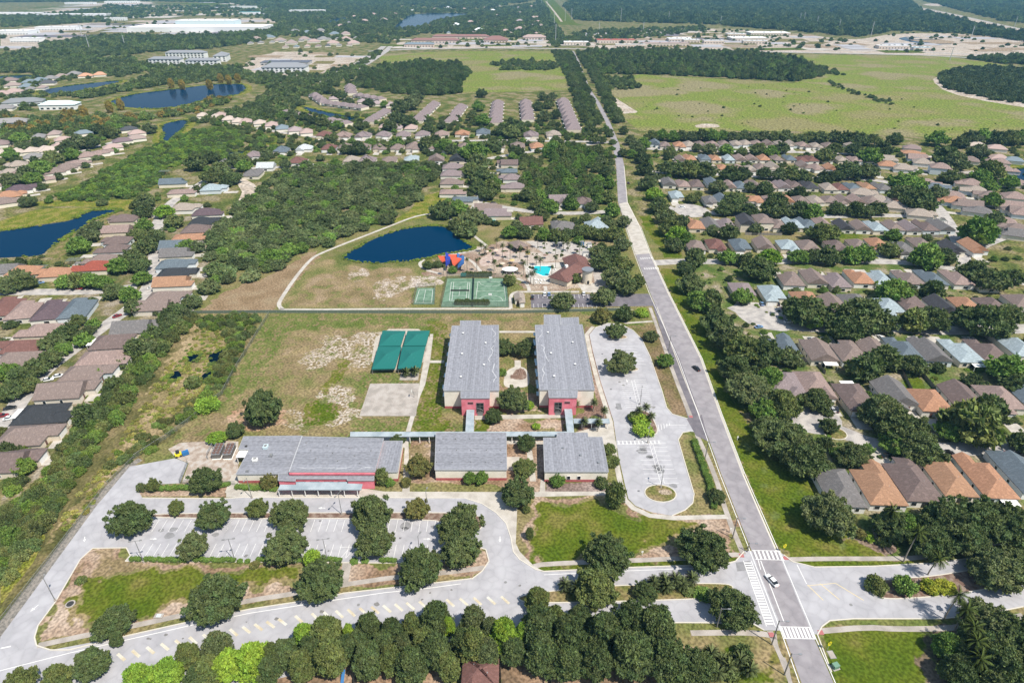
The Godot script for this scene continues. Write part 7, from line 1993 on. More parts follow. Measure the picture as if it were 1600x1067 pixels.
	# by the crossing, east side
	for e in [[[100.8,-147.6,9.3,12.1], "oak", "grey", "broad grey-green oak on the verge above the crossing"], [[119.6,-144.4,6.0,9.0], "oak", "dark", "dark tree behind the leaning palm by the boulevard"], [[123.7,-144.1,4.8,7.7], "tall", "fresh", "fresh green tree beside the leaning palm"], [[128.2,-137.4,7.0,9.1], "oak", "dark", "dark oak in front of the tan houses, left one"], [[137.1,-143.1,9.9,12.9], "oak", "dark", "largest dark oak in front of the tan houses"], [[147.7,-145.7,8.9,11.5], "oak", "dark", "dark oak in front of the orange house"], [[155.7,-143.4,8.4,10.9], "oak", "dark", "dark oak at the far right in front of the houses"], [[140.9,-137.9,6.7,8.0], "oak", "oak", "oak beside the boulevard pavement in front of the orange house"], [[140.9,-126.7,8.2,9.8], "oak", "grey", "grey-green oak on the east median"], [[150.8,-129.6,6.4,7.7], "oak", "oak", "oak at the far end of the east median"], [[105.4,-124,3.3,4.3], "bush", "olive", "round olive shrub tree at the tip of the east median"], [[113.5,-123.5,3.9,5.0], "bush", "fresh", "second round shrub tree on the east median"], [[121,-123.7,3.1,3.1], "bush", "gold", "golden shrub on the east median, left part"], [[125.2,-123.7,3.1,3.1], "bush", "gold", "golden shrub on the east median, right part"], [[112.4,-142.7,2.2,2.2], "bush", "lime", "yellow-green shrub in the entrance bed"], [[116.1,-140.7,2.4,2.6], "bush", "olive", "olive shrub in the entrance bed"], [[110.4,-144,2.4,2.7], "bush", "brown", "brown shrub beside the verge oak"],
			[[126.8,-109.1,7.2,9.3], "oak", "grey", "grey-green oak over the boulevard's southern pavement"], [[130.3,-105,7.7,10.0], "oak", "dark", "dark oak at the right edge below the boulevard"], [[121.5,-97.9,8.0,10.4], "oak", "dark", "dark oak in the south-east corner"], [[128.3,-97.3,6.4,8.3], "oak", "oak", "oak at the very corner of the southern wood"], [[113.3,-103.5,4.3,6.9], "tall", "fresh", "fresh green tree at the lawn edge, south-east"], [[111.5,-96,5.4,8.1], "tall", "dark", "dark tree among the leaning palms, south-east"], [[119.1,-102.9,5.0,7.4], "oak", "dark", "dark oak behind the tall palms, south-east"], [[60.3,-102.9,3.0,3.6], "bush", "dark", "dark bush on the corner lawn beside the palmettos"], [[55.3,-98.8,3.9,4.3], "bush", "olive", "olive bush among the corner palmettos"]]:
		tree(e[0], e[1], e[2], e[3], "", "oak_tree" if e[1] != "bush" else "shrub", "tree" if e[1] != "bush" else "shrub")
	# palms: base, top
	for e in [[V(117.5,-144.6), V(118.6,-144.9), 10.0, "leaning palm in the entrance bed above the boulevard"], [V(118.9,-133.7), V(120.8,-135.1), 11.0, "tall palm standing on the verge of the boulevard"], [V(123.6,-128.9), V(123.6,-127.7), 8.0, "palm behind the golden shrubs on the east median"], [V(119.7,-114), V(120.4,-113.9), 10.0, "slender palm on the southern verge of the boulevard"], [V(120.7,-110.8), V(120.5,-110.1), 9.0, "palm at the corner of the southern lawn"], [V(118.4,-105.3), V(118.3,-104.2), 10.0, "tall palm at the lawn edge, upper of three"], [V(117.3,-101.7), V(116.5,-100.1), 10.0, "tall palm at the lawn edge, middle of three"], [V(115.7,-97.7), V(115.1,-96.1), 9.0, "tall palm at the lawn edge, lowest of three"]]:
		palm(e[0], e[2], e[1] - e[0], "palm", e[3], "tall palms by the boulevard", 0.95)
	n = 0
	for e in [[V(25.7,-209.2), "left of the right porch"], [V(33.1,-210.1), "right of the right porch"], [V(36.6,-204.9), "by the loop walk under the porch"], [V(28,-197.9), "left of the two beside the office block"], [V(33.4,-197.1), "right of the two beside the office block"], [V(53.6,-207), "at the top of the palm island"], [V(50.4,-204.9), "in the middle of the palm island"], [V(54.6,-201.2), "at the right of the palm island"]]:
		palm(e[0], 4.6, Vector2.ZERO, "fan palm", "small fan palm " + e[1], "fan palms of the school", 1.0)
	for p in [V(40.9,-124.4), V(44,-124.8), V(47,-124.6), V(49,-123.7), V(51.9,-124.8), V(44.4,-123), V(51.3,-101.7), V(53.5,-100.3), V(54.7,-98.2), V(57.9,-99.4), V(51.6,-96.8), V(59.8,-97.2), V(15.2,-123.5), V(18.4,-121.7), V(-47,-236.1), V(-43,-236.1)]:
		palm(p, 2.2 + fmod(n * 0.7, 1.6), Vector2.ZERO, "fan palm", "pale palmetto, %s of those %s" % [ordinal[n], ["on the west median", "on the corner lawn by the poles", "at the left end of the west median", "in the planter under the shade sails"][0 if n < 6 else 1 if n < 12 else 2 if n < 14 else 3]], "palmettos beside the boulevard", 1.25)
		n += 1
	street_trees()


func street_trees() -> void:
	# the belt between the avenue and the eastern homes, then the trees among those homes
	for e in [[104.5,-299.3,8.0,10.5], [100.9,-275.6,8.8,11.4], [102.4,-260.7,9.0,11.7], [105.4,-250.1,9.1,11.8], [114.6,-247.8,9.3,11.1], [126,-246.1,6.4,7.6], [98,-233.9,8.1,10.5], [98.2,-217.8,9.5,11.4], [110.9,-228,7.1,8.5], [107.9,-207.3,9.2,11.0], [124.3,-212.7,6.8,8.1], [101.5,-205.4,6.6,7.9], [109.9,-236.8,4.2,7.2]]:
		belt_tree(e)
	for e in [[155.4,-234.9,9.2,11.0], [167.6,-243.7,8.0,9.6], [179.1,-239.4,6.5,7.8], [152,-236.6,6.2,7.4], [216.1,-234.2,8.9,10.7], [213.5,-223.7,6.5,7.8], [197.7,-227.3,4.9,5.9], [190.8,-240.1,3.4,3.4], [99.9,-186.4,9.9,11.9], [103.9,-174.4,9.7,11.7], [103.9,-184.7,7.6,9.1], [98.5,-195.7,5.9,7.1], [111.2,-173,4.5,5.4], [123.4,-197.6,4.2,5.1], [123.1,-178.6,6.7,8.0], [144.8,-201.4,10.0,12.0], [147.6,-189.7,10.5,12.6], [148.3,-181.1,8.8,10.6], [142.5,-185.9,6.2,7.4], [174,-192.2,12.0,14.5], [189,-204.1,8.1,9.7], [190.4,-186.3,5.7,6.9], [167.5,-193,5.9,7.0],
			[99.2,-321.8,8.9,11.5], [99.9,-301.2,8.7,11.4], [102.4,-346.1,6.0,7.8], [124.1,-308.7,6.9,8.9], [111.3,-360.1,8.5,11.1], [132.1,-363.1,7.4,8.9], [141.3,-358.1,6.2,7.4], [143.4,-340.1,11.5,13.7], [157.9,-362.2,8.6,10.3], [175.6,-363.5,7.8,9.4], [185.1,-364,6.3,7.5], [192.8,-361.7,10.1,12.1], [207.5,-364.2,8.6,10.3], [216.4,-365.3,9.8,11.8], [236.6,-373.9,7.2,8.6], [249.6,-357.2,12.7,15.2], [265.7,-362.8,7.0,8.4], [206.6,-312.2,11.1,13.3], [217,-315.7,7.0,8.4], [230.1,-314.9,8.7,10.5], [149.1,-286,11.0,13.2], [146.5,-296.1,6.7,8.0], [150.1,-281,6.4,7.7], [171.5,-277.9,13.8,16.6], [181.9,-277.8,8.9,10.6], [161.8,-269.6,8.7,10.4], [198.7,-277.8,8.9,10.6], [209.4,-280.1,9.2,11.1], [228.8,-284.5,7.4,8.9], [231.1,-273.1,12.4,14.9], [253.4,-286.9,7.1,8.6], [266.1,-336.5,11.4,13.6], [268.5,-325.5,11.1,13.3], [287,-333.9,7.3,8.8], [305.1,-395.1,15.8,19.0], [339.4,-429.1,9.0,10.7], [363.7,-470,8.2,10.7], [303.6,-462,16.6,18.2], [318.6,-509,15.5,17.0], [302,-484,11.9,13.1], [332.8,-490,9.0,9.9]]:
		belt_tree(e)
	for e in [[161.9,-456,10.8,13.0], [172.9,-450,8.9,10.6], [191.1,-448.8,11.6,13.9], [202.4,-448.8,7.4,8.9], [208.9,-447.4,10.2,12.2], [215.9,-441.9,10.1,12.1], [239.4,-454,8.5,10.1], [251.2,-449.3,9.3,11.2], [269.5,-454,8.5,10.1], [258,-447.8,6.5,7.8], [205,-400.2,11.4,13.7], [213.8,-405.1,6.8,8.2], [253.8,-401.9,6.0,7.1], [145.8,-405.6,8.5,10.3], [166.2,-414.7,5.7,6.8], [189.4,-413.9,6.1,7.3], [136.4,-413.8,4.8,5.8], [137,-558,11.2,13.4], [146.3,-557,10.1,12.1], [153.5,-551,13.8,16.6], [166.6,-550,12.7,15.2], [186.2,-540,11.9,14.3], [197.2,-544,8.8,10.5], [217.4,-547,7.7,9.2], [228.6,-540,8.7,10.5], [237.3,-541,11.4,13.7], [246.3,-536,9.7,11.7], [202.8,-502,9.2,11.0], [193.2,-509,6.2,7.5], [165.7,-506,8.2,9.9], [139.2,-481,5.9,7.1], [155.1,-451,8.4,10.1], [170.3,-474,9.7,11.7], [200.4,-470,10.1,12.2], [225.8,-491,8.0,9.6], [291.6,-549,13.2,15.8], [308.2,-550,11.0,13.3], [266.7,-537,7.6,9.1], [278.6,-542,6.6,7.9], [333.3,-598,13.0,15.7], [332.1,-627,9.9,11.9], [357.3,-624,11.1,13.3], [395.7,-673,9.2,11.1], [435.7,-668,11.8,14.1], [399.2,-592,16.4,18.1], [399.6,-576,13.8,15.2], [445.5,-617,11.0,12.1], [412.8,-549,14.3,15.7], [397.9,-537,10.8,11.9], [411,-520,8.4,9.3], [388.9,-511,7.3,8.0], [371.8,-536,8.7,9.5], [260.3,-334.8,7.3,8.1],
			[131.8,-654,9.0,10.8], [146.4,-687,8.7,10.5], [158.3,-693,8.8,10.6], [169.2,-687,8.7,10.5], [179.8,-692,8.1,9.7], [187.8,-686,8.1,9.7], [201,-690,9.4,11.3], [211.8,-690,9.4,11.3], [223.1,-692,8.1,9.7], [232.1,-686,8.1,9.7], [244.7,-692,8.1,9.7], [253.6,-686,8.1,9.7], [264.5,-687,8.7,10.5], [275.1,-686,8.1,9.7], [286.5,-685,9.4,11.2], [297.7,-672,7.9,9.5], [313,-684,8.7,10.4], [321.6,-679,9.3,11.2], [339.7,-687,8.7,10.5], [346.6,-674,11.9,14.2], [355.7,-667,13.1,15.7], [369.3,-668,9.2,11.0], [455,-659,9.1,10.0], [471,-668,11.8,14.1], [488,-676,11.9,14.3], [497,-668,11.8,14.1], [512,-671,11.8,14.2], [529,-676,11.9,14.3], [193.6,-633,8.1,9.7], [209.2,-630,8.1,9.7], [223.6,-628,6.2,7.5], [239.2,-629,9.3,11.2], [249.5,-621,8.6,10.3], [264.7,-636,8.8,10.5], [183.9,-643,6.3,7.6], [153.2,-624,7.4,8.9], [292.2,-602,11.9,14.3], [314.6,-631,8.7,10.5]]:
		belt_tree(e)
	# the belt proper, closer together
	for e in [[116.7,-560,8.4,10.9], [121.2,-598,8.3,10.8], [123.2,-641,8.2,10.7], [110.7,-515,8.4,10.9], [110.8,-488,8.5,11.0], [108.6,-458,9.4,12.3], [109.3,-434.2,9.0,11.7], [107,-411,9.5,12.3], [108.8,-395.8,9.2,12.0], [103.8,-381.7,6.5,8.5], [113.3,-392.6,6.7,8.7], [118.7,-426.7,6.2,8.1], [119.2,-537,6.5,8.5]]:
		belt_tree(e)
	# along the avenue, west side and beyond the meadow's edge
	for e in [[54,-373.3,6.4,8.3], [61.7,-371.2,6.4,8.3], [70.5,-384.6,6.1,8.0], [68.6,-401.3,7.6,10.7], [78.3,-427.7,5.4,7.5], [66.7,-424.9,7.1,9.2], [73.5,-449.1,7.4,10.4], [73.8,-480,7.9,11.0], [79.8,-518,6.3,9.4], [80.3,-551,6.2,9.3], [81.7,-590,6.1,9.2], [83.7,-628,6.5,9.7], [85.6,-677,6.4,9.6], [93.7,-677,4.8,7.2], [86.3,-728,6.2,9.3], [87.1,-785,6.1,9.1], [96.8,-819,5.7,8.5], [90.1,-865,6.0,8.9], [92.7,-950,5.8,8.6], [95,-1040,6.3,9.4], [96.9,-1139,6.0,8.9], [98.7,-1251,6.5,9.8], [102.6,-1371,6.1,9.1], [121.8,-671,6.8,9.6], [122.6,-720,6.2,8.6], [124.7,-783,6.0,8.5], [126.7,-842,6.5,9.0], [128.3,-918,6.3,8.8], [130.7,-995,6.0,8.4], [132.4,-1095,6.6,9.2], [137.8,-1203,6.3,8.8], [139.3,-1308,6.8,9.5], [106.6,-622,5.4,7.6], [115.1,-617,5.9,7.6]]:
		belt_tree(e)
	# round the lanes north of the pond and pool
	for e in [[-50.7,-445.6,11.1,13.3], [-39.8,-454,9.4,11.3], [-28,-433.9,9.9,11.9], [-31,-408.8,9.5,11.3], [-38.9,-422.2,7.1,8.5], [-36.1,-610,15.7,18.8], [-31.2,-569,13.6,16.3], [-25.6,-530,12.8,15.4], [-17.9,-503,10.2,12.3], [-26.7,-505,9.2,11.1], [-35.6,-554,11.1,13.3], [-20,-489,9.0,10.8], [-8.3,-712,12.5,14.9], [0,-701,10.9,13.1], [-19,-645,12.7,15.2], [3.7,-623,8.6,10.4], [12.1,-607,4.8,6.8], [3.5,-723,14.0,16.8], [-33.4,-768,10.4,12.5], [-43.3,-855,9.8,11.8], [-47.4,-795,9.2,11.0], [-43.5,-958,9.1,10.9], [33.7,-859,8.2,10.7], [38.1,-792,9.2,11.9], [48.3,-872,8.3,10.8], [52.7,-806,7.7,10.1], [42.5,-933,8.0,10.4], [54.9,-933,8.0,10.4], [12.9,-487,9.0,11.7], [19.2,-466,7.7,10.0], [27.4,-457,8.5,11.0], [21.1,-439.9,6.4,8.3], [8.6,-406.5,6.9,8.9], [-1.3,-406.5,6.9,8.9], [3.5,-419.6,5.3,6.9], [21.3,-402.2,6.0,7.7], [28.8,-401.1,5.9,7.7], [36.3,-403.9,5.1,6.7], [45.2,-408.9,6.9,9.0], [52.3,-405.8,6.0,7.8], [45.7,-466,5.8,7.5], [59.5,-460,5.7,7.4], [59.5,-402.2,6.0,7.7], [52.4,-437,4.6,5.9], [-116.2,-657,9.0,10.8], [-105.2,-670,6.6,7.9], [-86.1,-649,11.5,13.8], [-66.5,-644,11.4,13.7], [-80.1,-681,6.7,8.0], [-59.5,-634,7.5,9.0], [-128,-650,7.7,9.2], [-144.9,-664,6.5,7.8], [-149.7,-632,10.0,12.0], [-162.9,-634,7.5,9.0], [-188.8,-689,6.1,7.3], [-93.1,-725,8.5,10.2], [-116.7,-754,10.2,12.3], [-135.7,-782,10.6,12.7], [-135.8,-737,10.0,12.0], [-79.6,-747,7.2,8.7], [-75.9,-787,6.1,7.3], [-216.5,-759,8.8,10.6], [-230.9,-771,7.4,8.9], [-246.6,-787,9.1,10.9], [-266.3,-803,9.3,11.1], [-277.4,-800,7.7,9.2], [-199.1,-750,7.3,8.7], [-173,-743,7.2,8.7], [-239.2,-935,10.6,12.8], [-217,-893,8.5,10.2], [-189.6,-884,8.4,10.1], [-168.2,-881,6.7,8.1], [-266.2,-989,8.4,10.1], [-141,-843,12.9,15.5], [-131.8,-864,13.2,15.8], [-130.6,-917,12.2,14.6]]:
		belt_tree(e)
	# the western streets
	for e in [[-267.6,-446,7.4,8.9], [-254.1,-420.5,6.6,7.9], [-250.6,-403.1,6.0,7.2], [-252.6,-447,8.3,10.0], [-236.2,-426,7.1,8.6], [-236.9,-400.1,7.6,9.1], [-232.8,-380.6,8.9,10.7], [-230.1,-359,9.3,11.1], [-232.6,-348.9,8.3,10.0], [-222,-350.1,7.6,9.1], [-233.1,-391.7,5.8,7.0], [-211.9,-333.2,6.6,7.9], [-207.5,-311,6.9,8.3], [-197.1,-297,6.0,7.2], [-218,-314.7,7.7,9.2], [-230.8,-327.5,5.8,6.9], [-246.3,-328.8,7.2,8.7], [-252.4,-327.5,5.8,6.9], [-238.7,-329,6.5,7.8], [-283.4,-333.9,7.3,8.8], [-273.9,-326.5,6.5,7.8], [-280.3,-320.9,5.7,6.8], [-280.7,-475,7.8,9.4], [-207.4,-381.2,7.3,8.8], [-201.4,-380.7,5.7,6.8], [-168.5,-321.3,7.1,8.5], [-169.7,-303.1,5.4,7.1], [-167.6,-290.2,4.6,5.5], [-173.7,-291.4,5.9,7.7], [-184.9,-294.7,2.7,3.2], [-171.2,-282.5,5.1,6.2], [-274.9,-379.4,8.9,11.6], [-279.9,-397.9,7.6,9.8], [-287.3,-419.6,5.3,6.9], [-204.6,-263.5,4.9,5.9], [-215.7,-267.5,6.8,8.1], [-216.3,-258.5,6.6,7.9], [-209.6,-245.1,5.8,6.9], [-209.9,-254.7,4.8,5.7], [-211.1,-236.6,6.2,7.4], [-211.3,-228.5,6.6,7.9], [-209.5,-219.6,5.9,7.0], [-205.5,-225.3,4.9,5.9], [-221.2,-234.6,5.6,6.7], [-168.5,-202.1,6.0,7.8], [-181.9,-233.8,3.4,4.7], [-168.7,-221,3.8,5.3], [-219.4,-283.3,4.5,5.4], [-210,-280.8,3.8,4.6], [-208.9,-274.2,3.8,4.5], [-238.2,-289.4,2.6,2.9], [-173.9,-252.2,6.5,8.4], [-170.5,-255.7,6.0,7.7],
			[-284.2,-576,12.6,15.2], [-280.1,-600,8.3,10.0], [-254.5,-554,11.1,13.3], [-253.7,-585,9.3,11.2], [-256.8,-536,7.6,9.8], [-237,-522,5.3,7.4], [-276.9,-468,7.7,9.2], [-302,-509,3.1,3.7], [-308.8,-495,6.1,7.3], [-313.4,-474,4.4,4.8], [-358.2,-480,3.5,3.8], [-368.4,-472,6.8,6.8], [-236.2,-532,9.7,11.6], [-247.5,-592,7.1,8.5], [-411.7,-556,12.2,14.7], [-410.2,-536,11.9,14.2], [-415.7,-524,10.6,12.7], [-426.9,-597,9.5,11.4], [-433.5,-632,10.0,12.0], [-436.9,-654,11.6,13.9], [-425.9,-657,9.0,10.8], [-478,-657,9.0,10.8], [-483,-641,8.8,10.6], [-401,-529,8.6,10.3], [-421.1,-578,8.1,9.7], [-458,-725,8.5,10.2], [-433,-705,9.6,11.5], [-400.5,-725,8.5,10.2], [-510,-676,9.3,11.1], [-417,-611,8.5,10.2], [-476,-611,8.5,10.2], [-443.4,-737,7.2,8.6], [-181,-607,4.8,5.8], [-206.9,-583,5.8,7.0], [-235.3,-617,6.1,7.9], [-236.2,-638,5.0,7.6], [-221.9,-647,5.1,8.2], [-230.2,-680,4.0,6.0], [-240,-571,8.0,9.6]]:
		belt_tree(e)
	plant_belt()


# the trees that show largest stand alone, the rest join one mass
func plant_belt() -> void:
	belt.sort_custom(func(a: Array, b: Array) -> bool: return a[2] / Vector3(a[0], 155, a[1]).length() > b[2] / Vector3(b[0], 155, b[1]).length())
	var single: int = 300 - taken.get("oak_tree", -1) - 2
	for i in mini(single, belt.size()):
		name_tree(belt[i])
	var shades := [Color(0.95, 0.95, 0.95), Color(0.68, 0.72, 0.7), Color(1.15, 1.1, 0.95), Color(1.1, 1.05, 1.15), Color(1.25, 1.55, 0.85)]
	var r := RandomNumberGenerator.new()
	r.seed = 5
	var o := Node3D.new()
	o.name = "street_foliage"
	o.set_meta("kind", "stuff")
	add_child(o)
	for n in 6:
		var mine := []
		for i in range(single, belt.size()):
			if i % 6 == n:
				mine.append(belt[i])
		var mm := MultiMesh.new()
		mm.transform_format = MultiMesh.TRANSFORM_3D
		mm.use_colors = true
		mm.mesh = meshes["oak far %d" % n]
		mm.instance_count = mine.size()
		for i in mine.size():
			var p: Array = mine[i]
			mm.set_instance_transform(i, Transform3D(Basis(Vector3.UP, r.randf() * TAU).scaled(Vector3(p[2], maxf(p[3], p[2] * 1.15), p[2])), Vector3(p[0], 0, p[1])))
			var tone: Color = shades[r.randi() % 5]
			mm.set_instance_color(i, tone * r.randf_range(0.85, 1.15))
		var inst := MultiMeshInstance3D.new()
		inst.name = "crowns"
		inst.multimesh = mm
		inst.material_override = leaf_mat("wood leaves", Color(1, 1, 1))
		inst.set_meta("kind", "stuff")
		o.add_child(inst, true)


var belt := []


func belt_tree(p: Array) -> void:
	belt.append(p)


# a tree among the homes, named by the home it stands nearest to
func name_tree(p: Array) -> void:
	if p[1] < -300.0:
		p[2] *= 0.9
		p[3] *= 0.86
	var tint: String = tints[rng.randi() % tints.size()]
	if rng.randf() < 0.05:
		tint = "bright"
	var at := Vector2(p[0], p[1])
	var best := 1e9
	var who := ""
	var where := Vector2.ZERO
	for h in houses:
		var d: float = (h[0] - at).length()
		if d < best:
			best = d
			who = h[1]
			where = h[0]
	var d := at - where
	var side := ("west" if d.x < 0 else "east") if absf(d.x) > absf(d.y) else ("north" if d.y < 0 else "south")
	var words := {"oak": "green", "dark": "dark", "olive": "olive", "grey": "grey-green", "fresh": "fresh green", "bright": "bright green"}
	var size := "large" if p[2] > 7.0 else ("small" if p[2] < 4.5 else "")
	var label := "%s %s oak %s of the %s" % [size, words[tint], side, who]
	label = label.strip_edges().replace("two-storey ", "")
	if said.has(label):
		label = label.replace(" oak ", " round oak ") if not said.has(label.replace(" oak ", " round oak ")) else label.replace(" oak ", " spreading oak ")
	if label.split(" ").size() > 16:
		label = label.substr(label.find(" ") + 1)
	said[label] = true
	p[3] = maxf(p[3], p[2] * 1.05)
	tree(p, "tall" if rng.randf() < 0.2 else "oak", tint, label, "oaks among the homes")


# ---------------------------------------------------------------- lamps, poles, signs and cars

func lamp(p: Vector2, high: float, dirs: Array, label: String, group := "car park lamps") -> void:
	var o := thing("street_lamp", label, "street lamp", up(p), 0.0, group)
	var s := Shape.new()
	s.tube(Vector3.ZERO, Vector3(0, high, 0), 0.13, 0.08, 8)
	part("pole", s, mat("pole"), o)
	s = Shape.new()
	s.tube(Vector3.ZERO, Vector3(0, 0.7, 0), 0.32, 0.3, 10)
	part("base", s, mat("weathered concrete"), o)
	for d in dirs:
		part("arm", box_mesh(Vector3(1.3, 0.08, 0.08)), mat("pole"), o, Vector3(cos(d) * 0.65, high - 0.1, -sin(d) * 0.65), d)
		var h := part("lamp_head", box_mesh(Vector3(0.75, 0.16, 0.42)), mat("pole"), o, Vector3(cos(d) * 1.5, high - 0.05, -sin(d) * 1.5), d)
		part("lens", box_mesh(Vector3(0.6, 0.04, 0.3)), mat("white"), h, Vector3(0, -0.1, 0))


func pole(p: Vector2, high: float, label: String) -> void:
	var o := thing("utility_pole", label, "utility pole", up(p), 0.0, "poles along the avenue")
	var s := Shape.new()
	s.tube(Vector3.ZERO, Vector3(0, high, 0), 0.19, 0.12, 9)
	part("shaft", s, patchy("pole concrete", [rgb(0.2, 0.19, 0.18), rgb(0.28, 0.27, 0.25)], 3.0, 1.0, 0.2, 81), o)
	part("arm", box_mesh(Vector3(2.2, 0.1, 0.1)), mat("steel"), o, Vector3(0.9, high - 0.4, 0))
	var h := part("lamp_head", box_mesh(Vector3(0.8, 0.18, 0.4)), mat("steel"), o, Vector3(2.2, high - 0.4, 0))
	part("lens", box_mesh(Vector3(0.6, 0.05, 0.3)), mat("white"), h, Vector3(0, -0.11, 0))


func school_sign(p: Vector2, turn: float, label: String) -> void:
	var o := thing("warning_sign", label, "road sign", up(p), turn, "yellow school crossing signs")
	part("post", box_mesh(Vector3(0.09, 3.4, 0.09)), mat("steel"), o, Vector3(0, 1.7, 0))
	var five := PackedVector2Array([Vector2(0, 3.75), Vector2(0.55, 3.25), Vector2(0.55, 2.5), Vector2(-0.55, 2.5), Vector2(-0.55, 3.25)])
	var s := Shape.new()
	for i in 3:
		s.tri(Vector3(five[0].x, five[0].y, 0.07), Vector3(five[i + 2].x, five[i + 2].y, 0.07), Vector3(five[i + 1].x, five[i + 1].y, 0.07))
		s.tri(Vector3(five[0].x, five[0].y, 0.05), Vector3(five[i + 1].x, five[i + 1].y, 0.05), Vector3(five[i + 2].x, five[i + 2].y, 0.05))
	var b := part("board", s, mat("sign yellow"), o)
	# two walking figures in black
	s = Shape.new()
	for q in [-0.2, 0.2]:
		var k := 1.0 if q < 0 else 0.8
		s.box(Vector3(q, 2.72 + 0.36 * k, 0.08), Vector3(0.16, 0.34 * k, 0.01))
		s.box(Vector3(q - 0.06, 2.72 + 0.1 * k, 0.08), Vector3(0.06, 0.26 * k, 0.01))
		s.box(Vector3(q + 0.07, 2.72 + 0.1 * k, 0.08), Vector3(0.06, 0.26 * k, 0.01))
		s.box(Vector3(q, 2.72 + 0.63 * k, 0.08), Vector3(0.12, 0.12 * k, 0.01))
	part("walking_figure", s, mat("dark"), b)
	part("arrow_plate", box_mesh(Vector3(0.7, 0.4, 0.04)), mat("sign yellow"), o, Vector3(0, 2.15, 0.06))


var car0: Node3D


func car(p: Vector2, turn: float, colour: String, c: Color, label: String) -> void:
	var paint_mat := mat(colour + " car paint", c.linear_to_srgb(), 0.3, 0.1)
	paint_mat.clearcoat_enabled = true
	paint_mat.clearcoat = 0.6
	if car0 == null:
		car0 = thing("parked_car", label, "car", up(p), turn, "cars of the district")
		var s := Shape.new()
		# lower body: a rounded section swept along its length
		var prof := [[-2.35, 0.45, 0.62, 0.7], [-2.25, 0.32, 0.82, 0.84], [-1.5, 0.28, 0.92, 0.9], [-0.4, 0.27, 0.95, 0.91], [0.9, 0.27, 0.93, 0.91], [1.7, 0.28, 0.86, 0.9], [2.2, 0.32, 0.74, 0.82], [2.36, 0.42, 0.6, 0.68]]
		for i in prof.size() - 1:
			var a: Array = prof[i]
			var b: Array = prof[i + 1]
			var ring := func(q: Array) -> Array:
				return [Vector3(q[0], q[1], q[3] * 0.9), Vector3(q[0], (q[1] + q[2]) / 2.0, q[3]), Vector3(q[0], q[2], q[3] * 0.86), Vector3(q[0], q[2], -q[3] * 0.86), Vector3(q[0], (q[1] + q[2]) / 2.0, -q[3]), Vector3(q[0], q[1], -q[3] * 0.9)]
			var ra: Array = ring.call(a)
			var rb: Array = ring.call(b)
			for k in 6:
				s.quad(ra[k], rb[k], rb[(k + 1) % 6], ra[(k + 1) % 6])
			if i == 0:
				for k in 4:
					s.tri(ra[0], ra[k + 1], ra[k + 2])
			if i == prof.size() - 2:
				for k in 4:
					s.tri(rb[0], rb[k + 2], rb[k + 1])
		part("body", s, paint_mat, car0)
		s = Shape.new()
		var lo := [Vector3(-1.75, 0.92, 0.78), Vector3(1.15, 0.92, 0.78), Vector3(1.15, 0.92, -0.78), Vector3(-1.75, 0.92, -0.78)]
		var hi := [Vector3(-1.05, 1.42, 0.6), Vector3(0.35, 1.42, 0.6), Vector3(0.35, 1.42, -0.6), Vector3(-1.05, 1.42, -0.6)]
		for k in 4:
			s.quad(lo[k], lo[(k + 1) % 4], hi[(k + 1) % 4], hi[k])
		part("windows", s, mat("dark glass"), car0)
		s = Shape.new()
		s.box(Vector3(-0.35, 1.44, 0), Vector3(1.5, 0.05, 1.24))
		part("roof", s, paint_mat, car0)
		for k in 4:
			s = Shape.new()
			s.tube(Vector3(0, 0, -0.11), Vector3(0, 0, 0.11), 0.33, 0.33, 12)
			var w := part("wheel", s, mat("dark"), car0, Vector3(-1.42 + 2.84 * (k % 2), 0.33, -0.8 + 1.6 * (k / 2)))
			s = Shape.new()
			s.tube(Vector3(0, 0, -0.12), Vector3(0, 0, 0.12), 0.2, 0.2, 8)
			part("rim", s, mat("steel"), w)
		for k in 2:
			part("headlight", box_mesh(Vector3(0.1, 0.14, 0.36)), mat("white"), car0, Vector3(2.28, 0.62, -0.55 + 1.1 * k))
			part("tail_light", box_mesh(Vector3(0.08, 0.14, 0.36)), mat("red sail", rgb(0.5, 0.075, 0.03)), car0, Vector3(-2.31, 0.7, -0.52 + 1.04 * k))
		return
	var r := copy_of(car0, up(p), turn, label, "cars of the district")
	for n in r.get_children():
		if String(n.name).begins_with("body") or String(n.name).begins_with("roof"):
			n.material_override = paint_mat


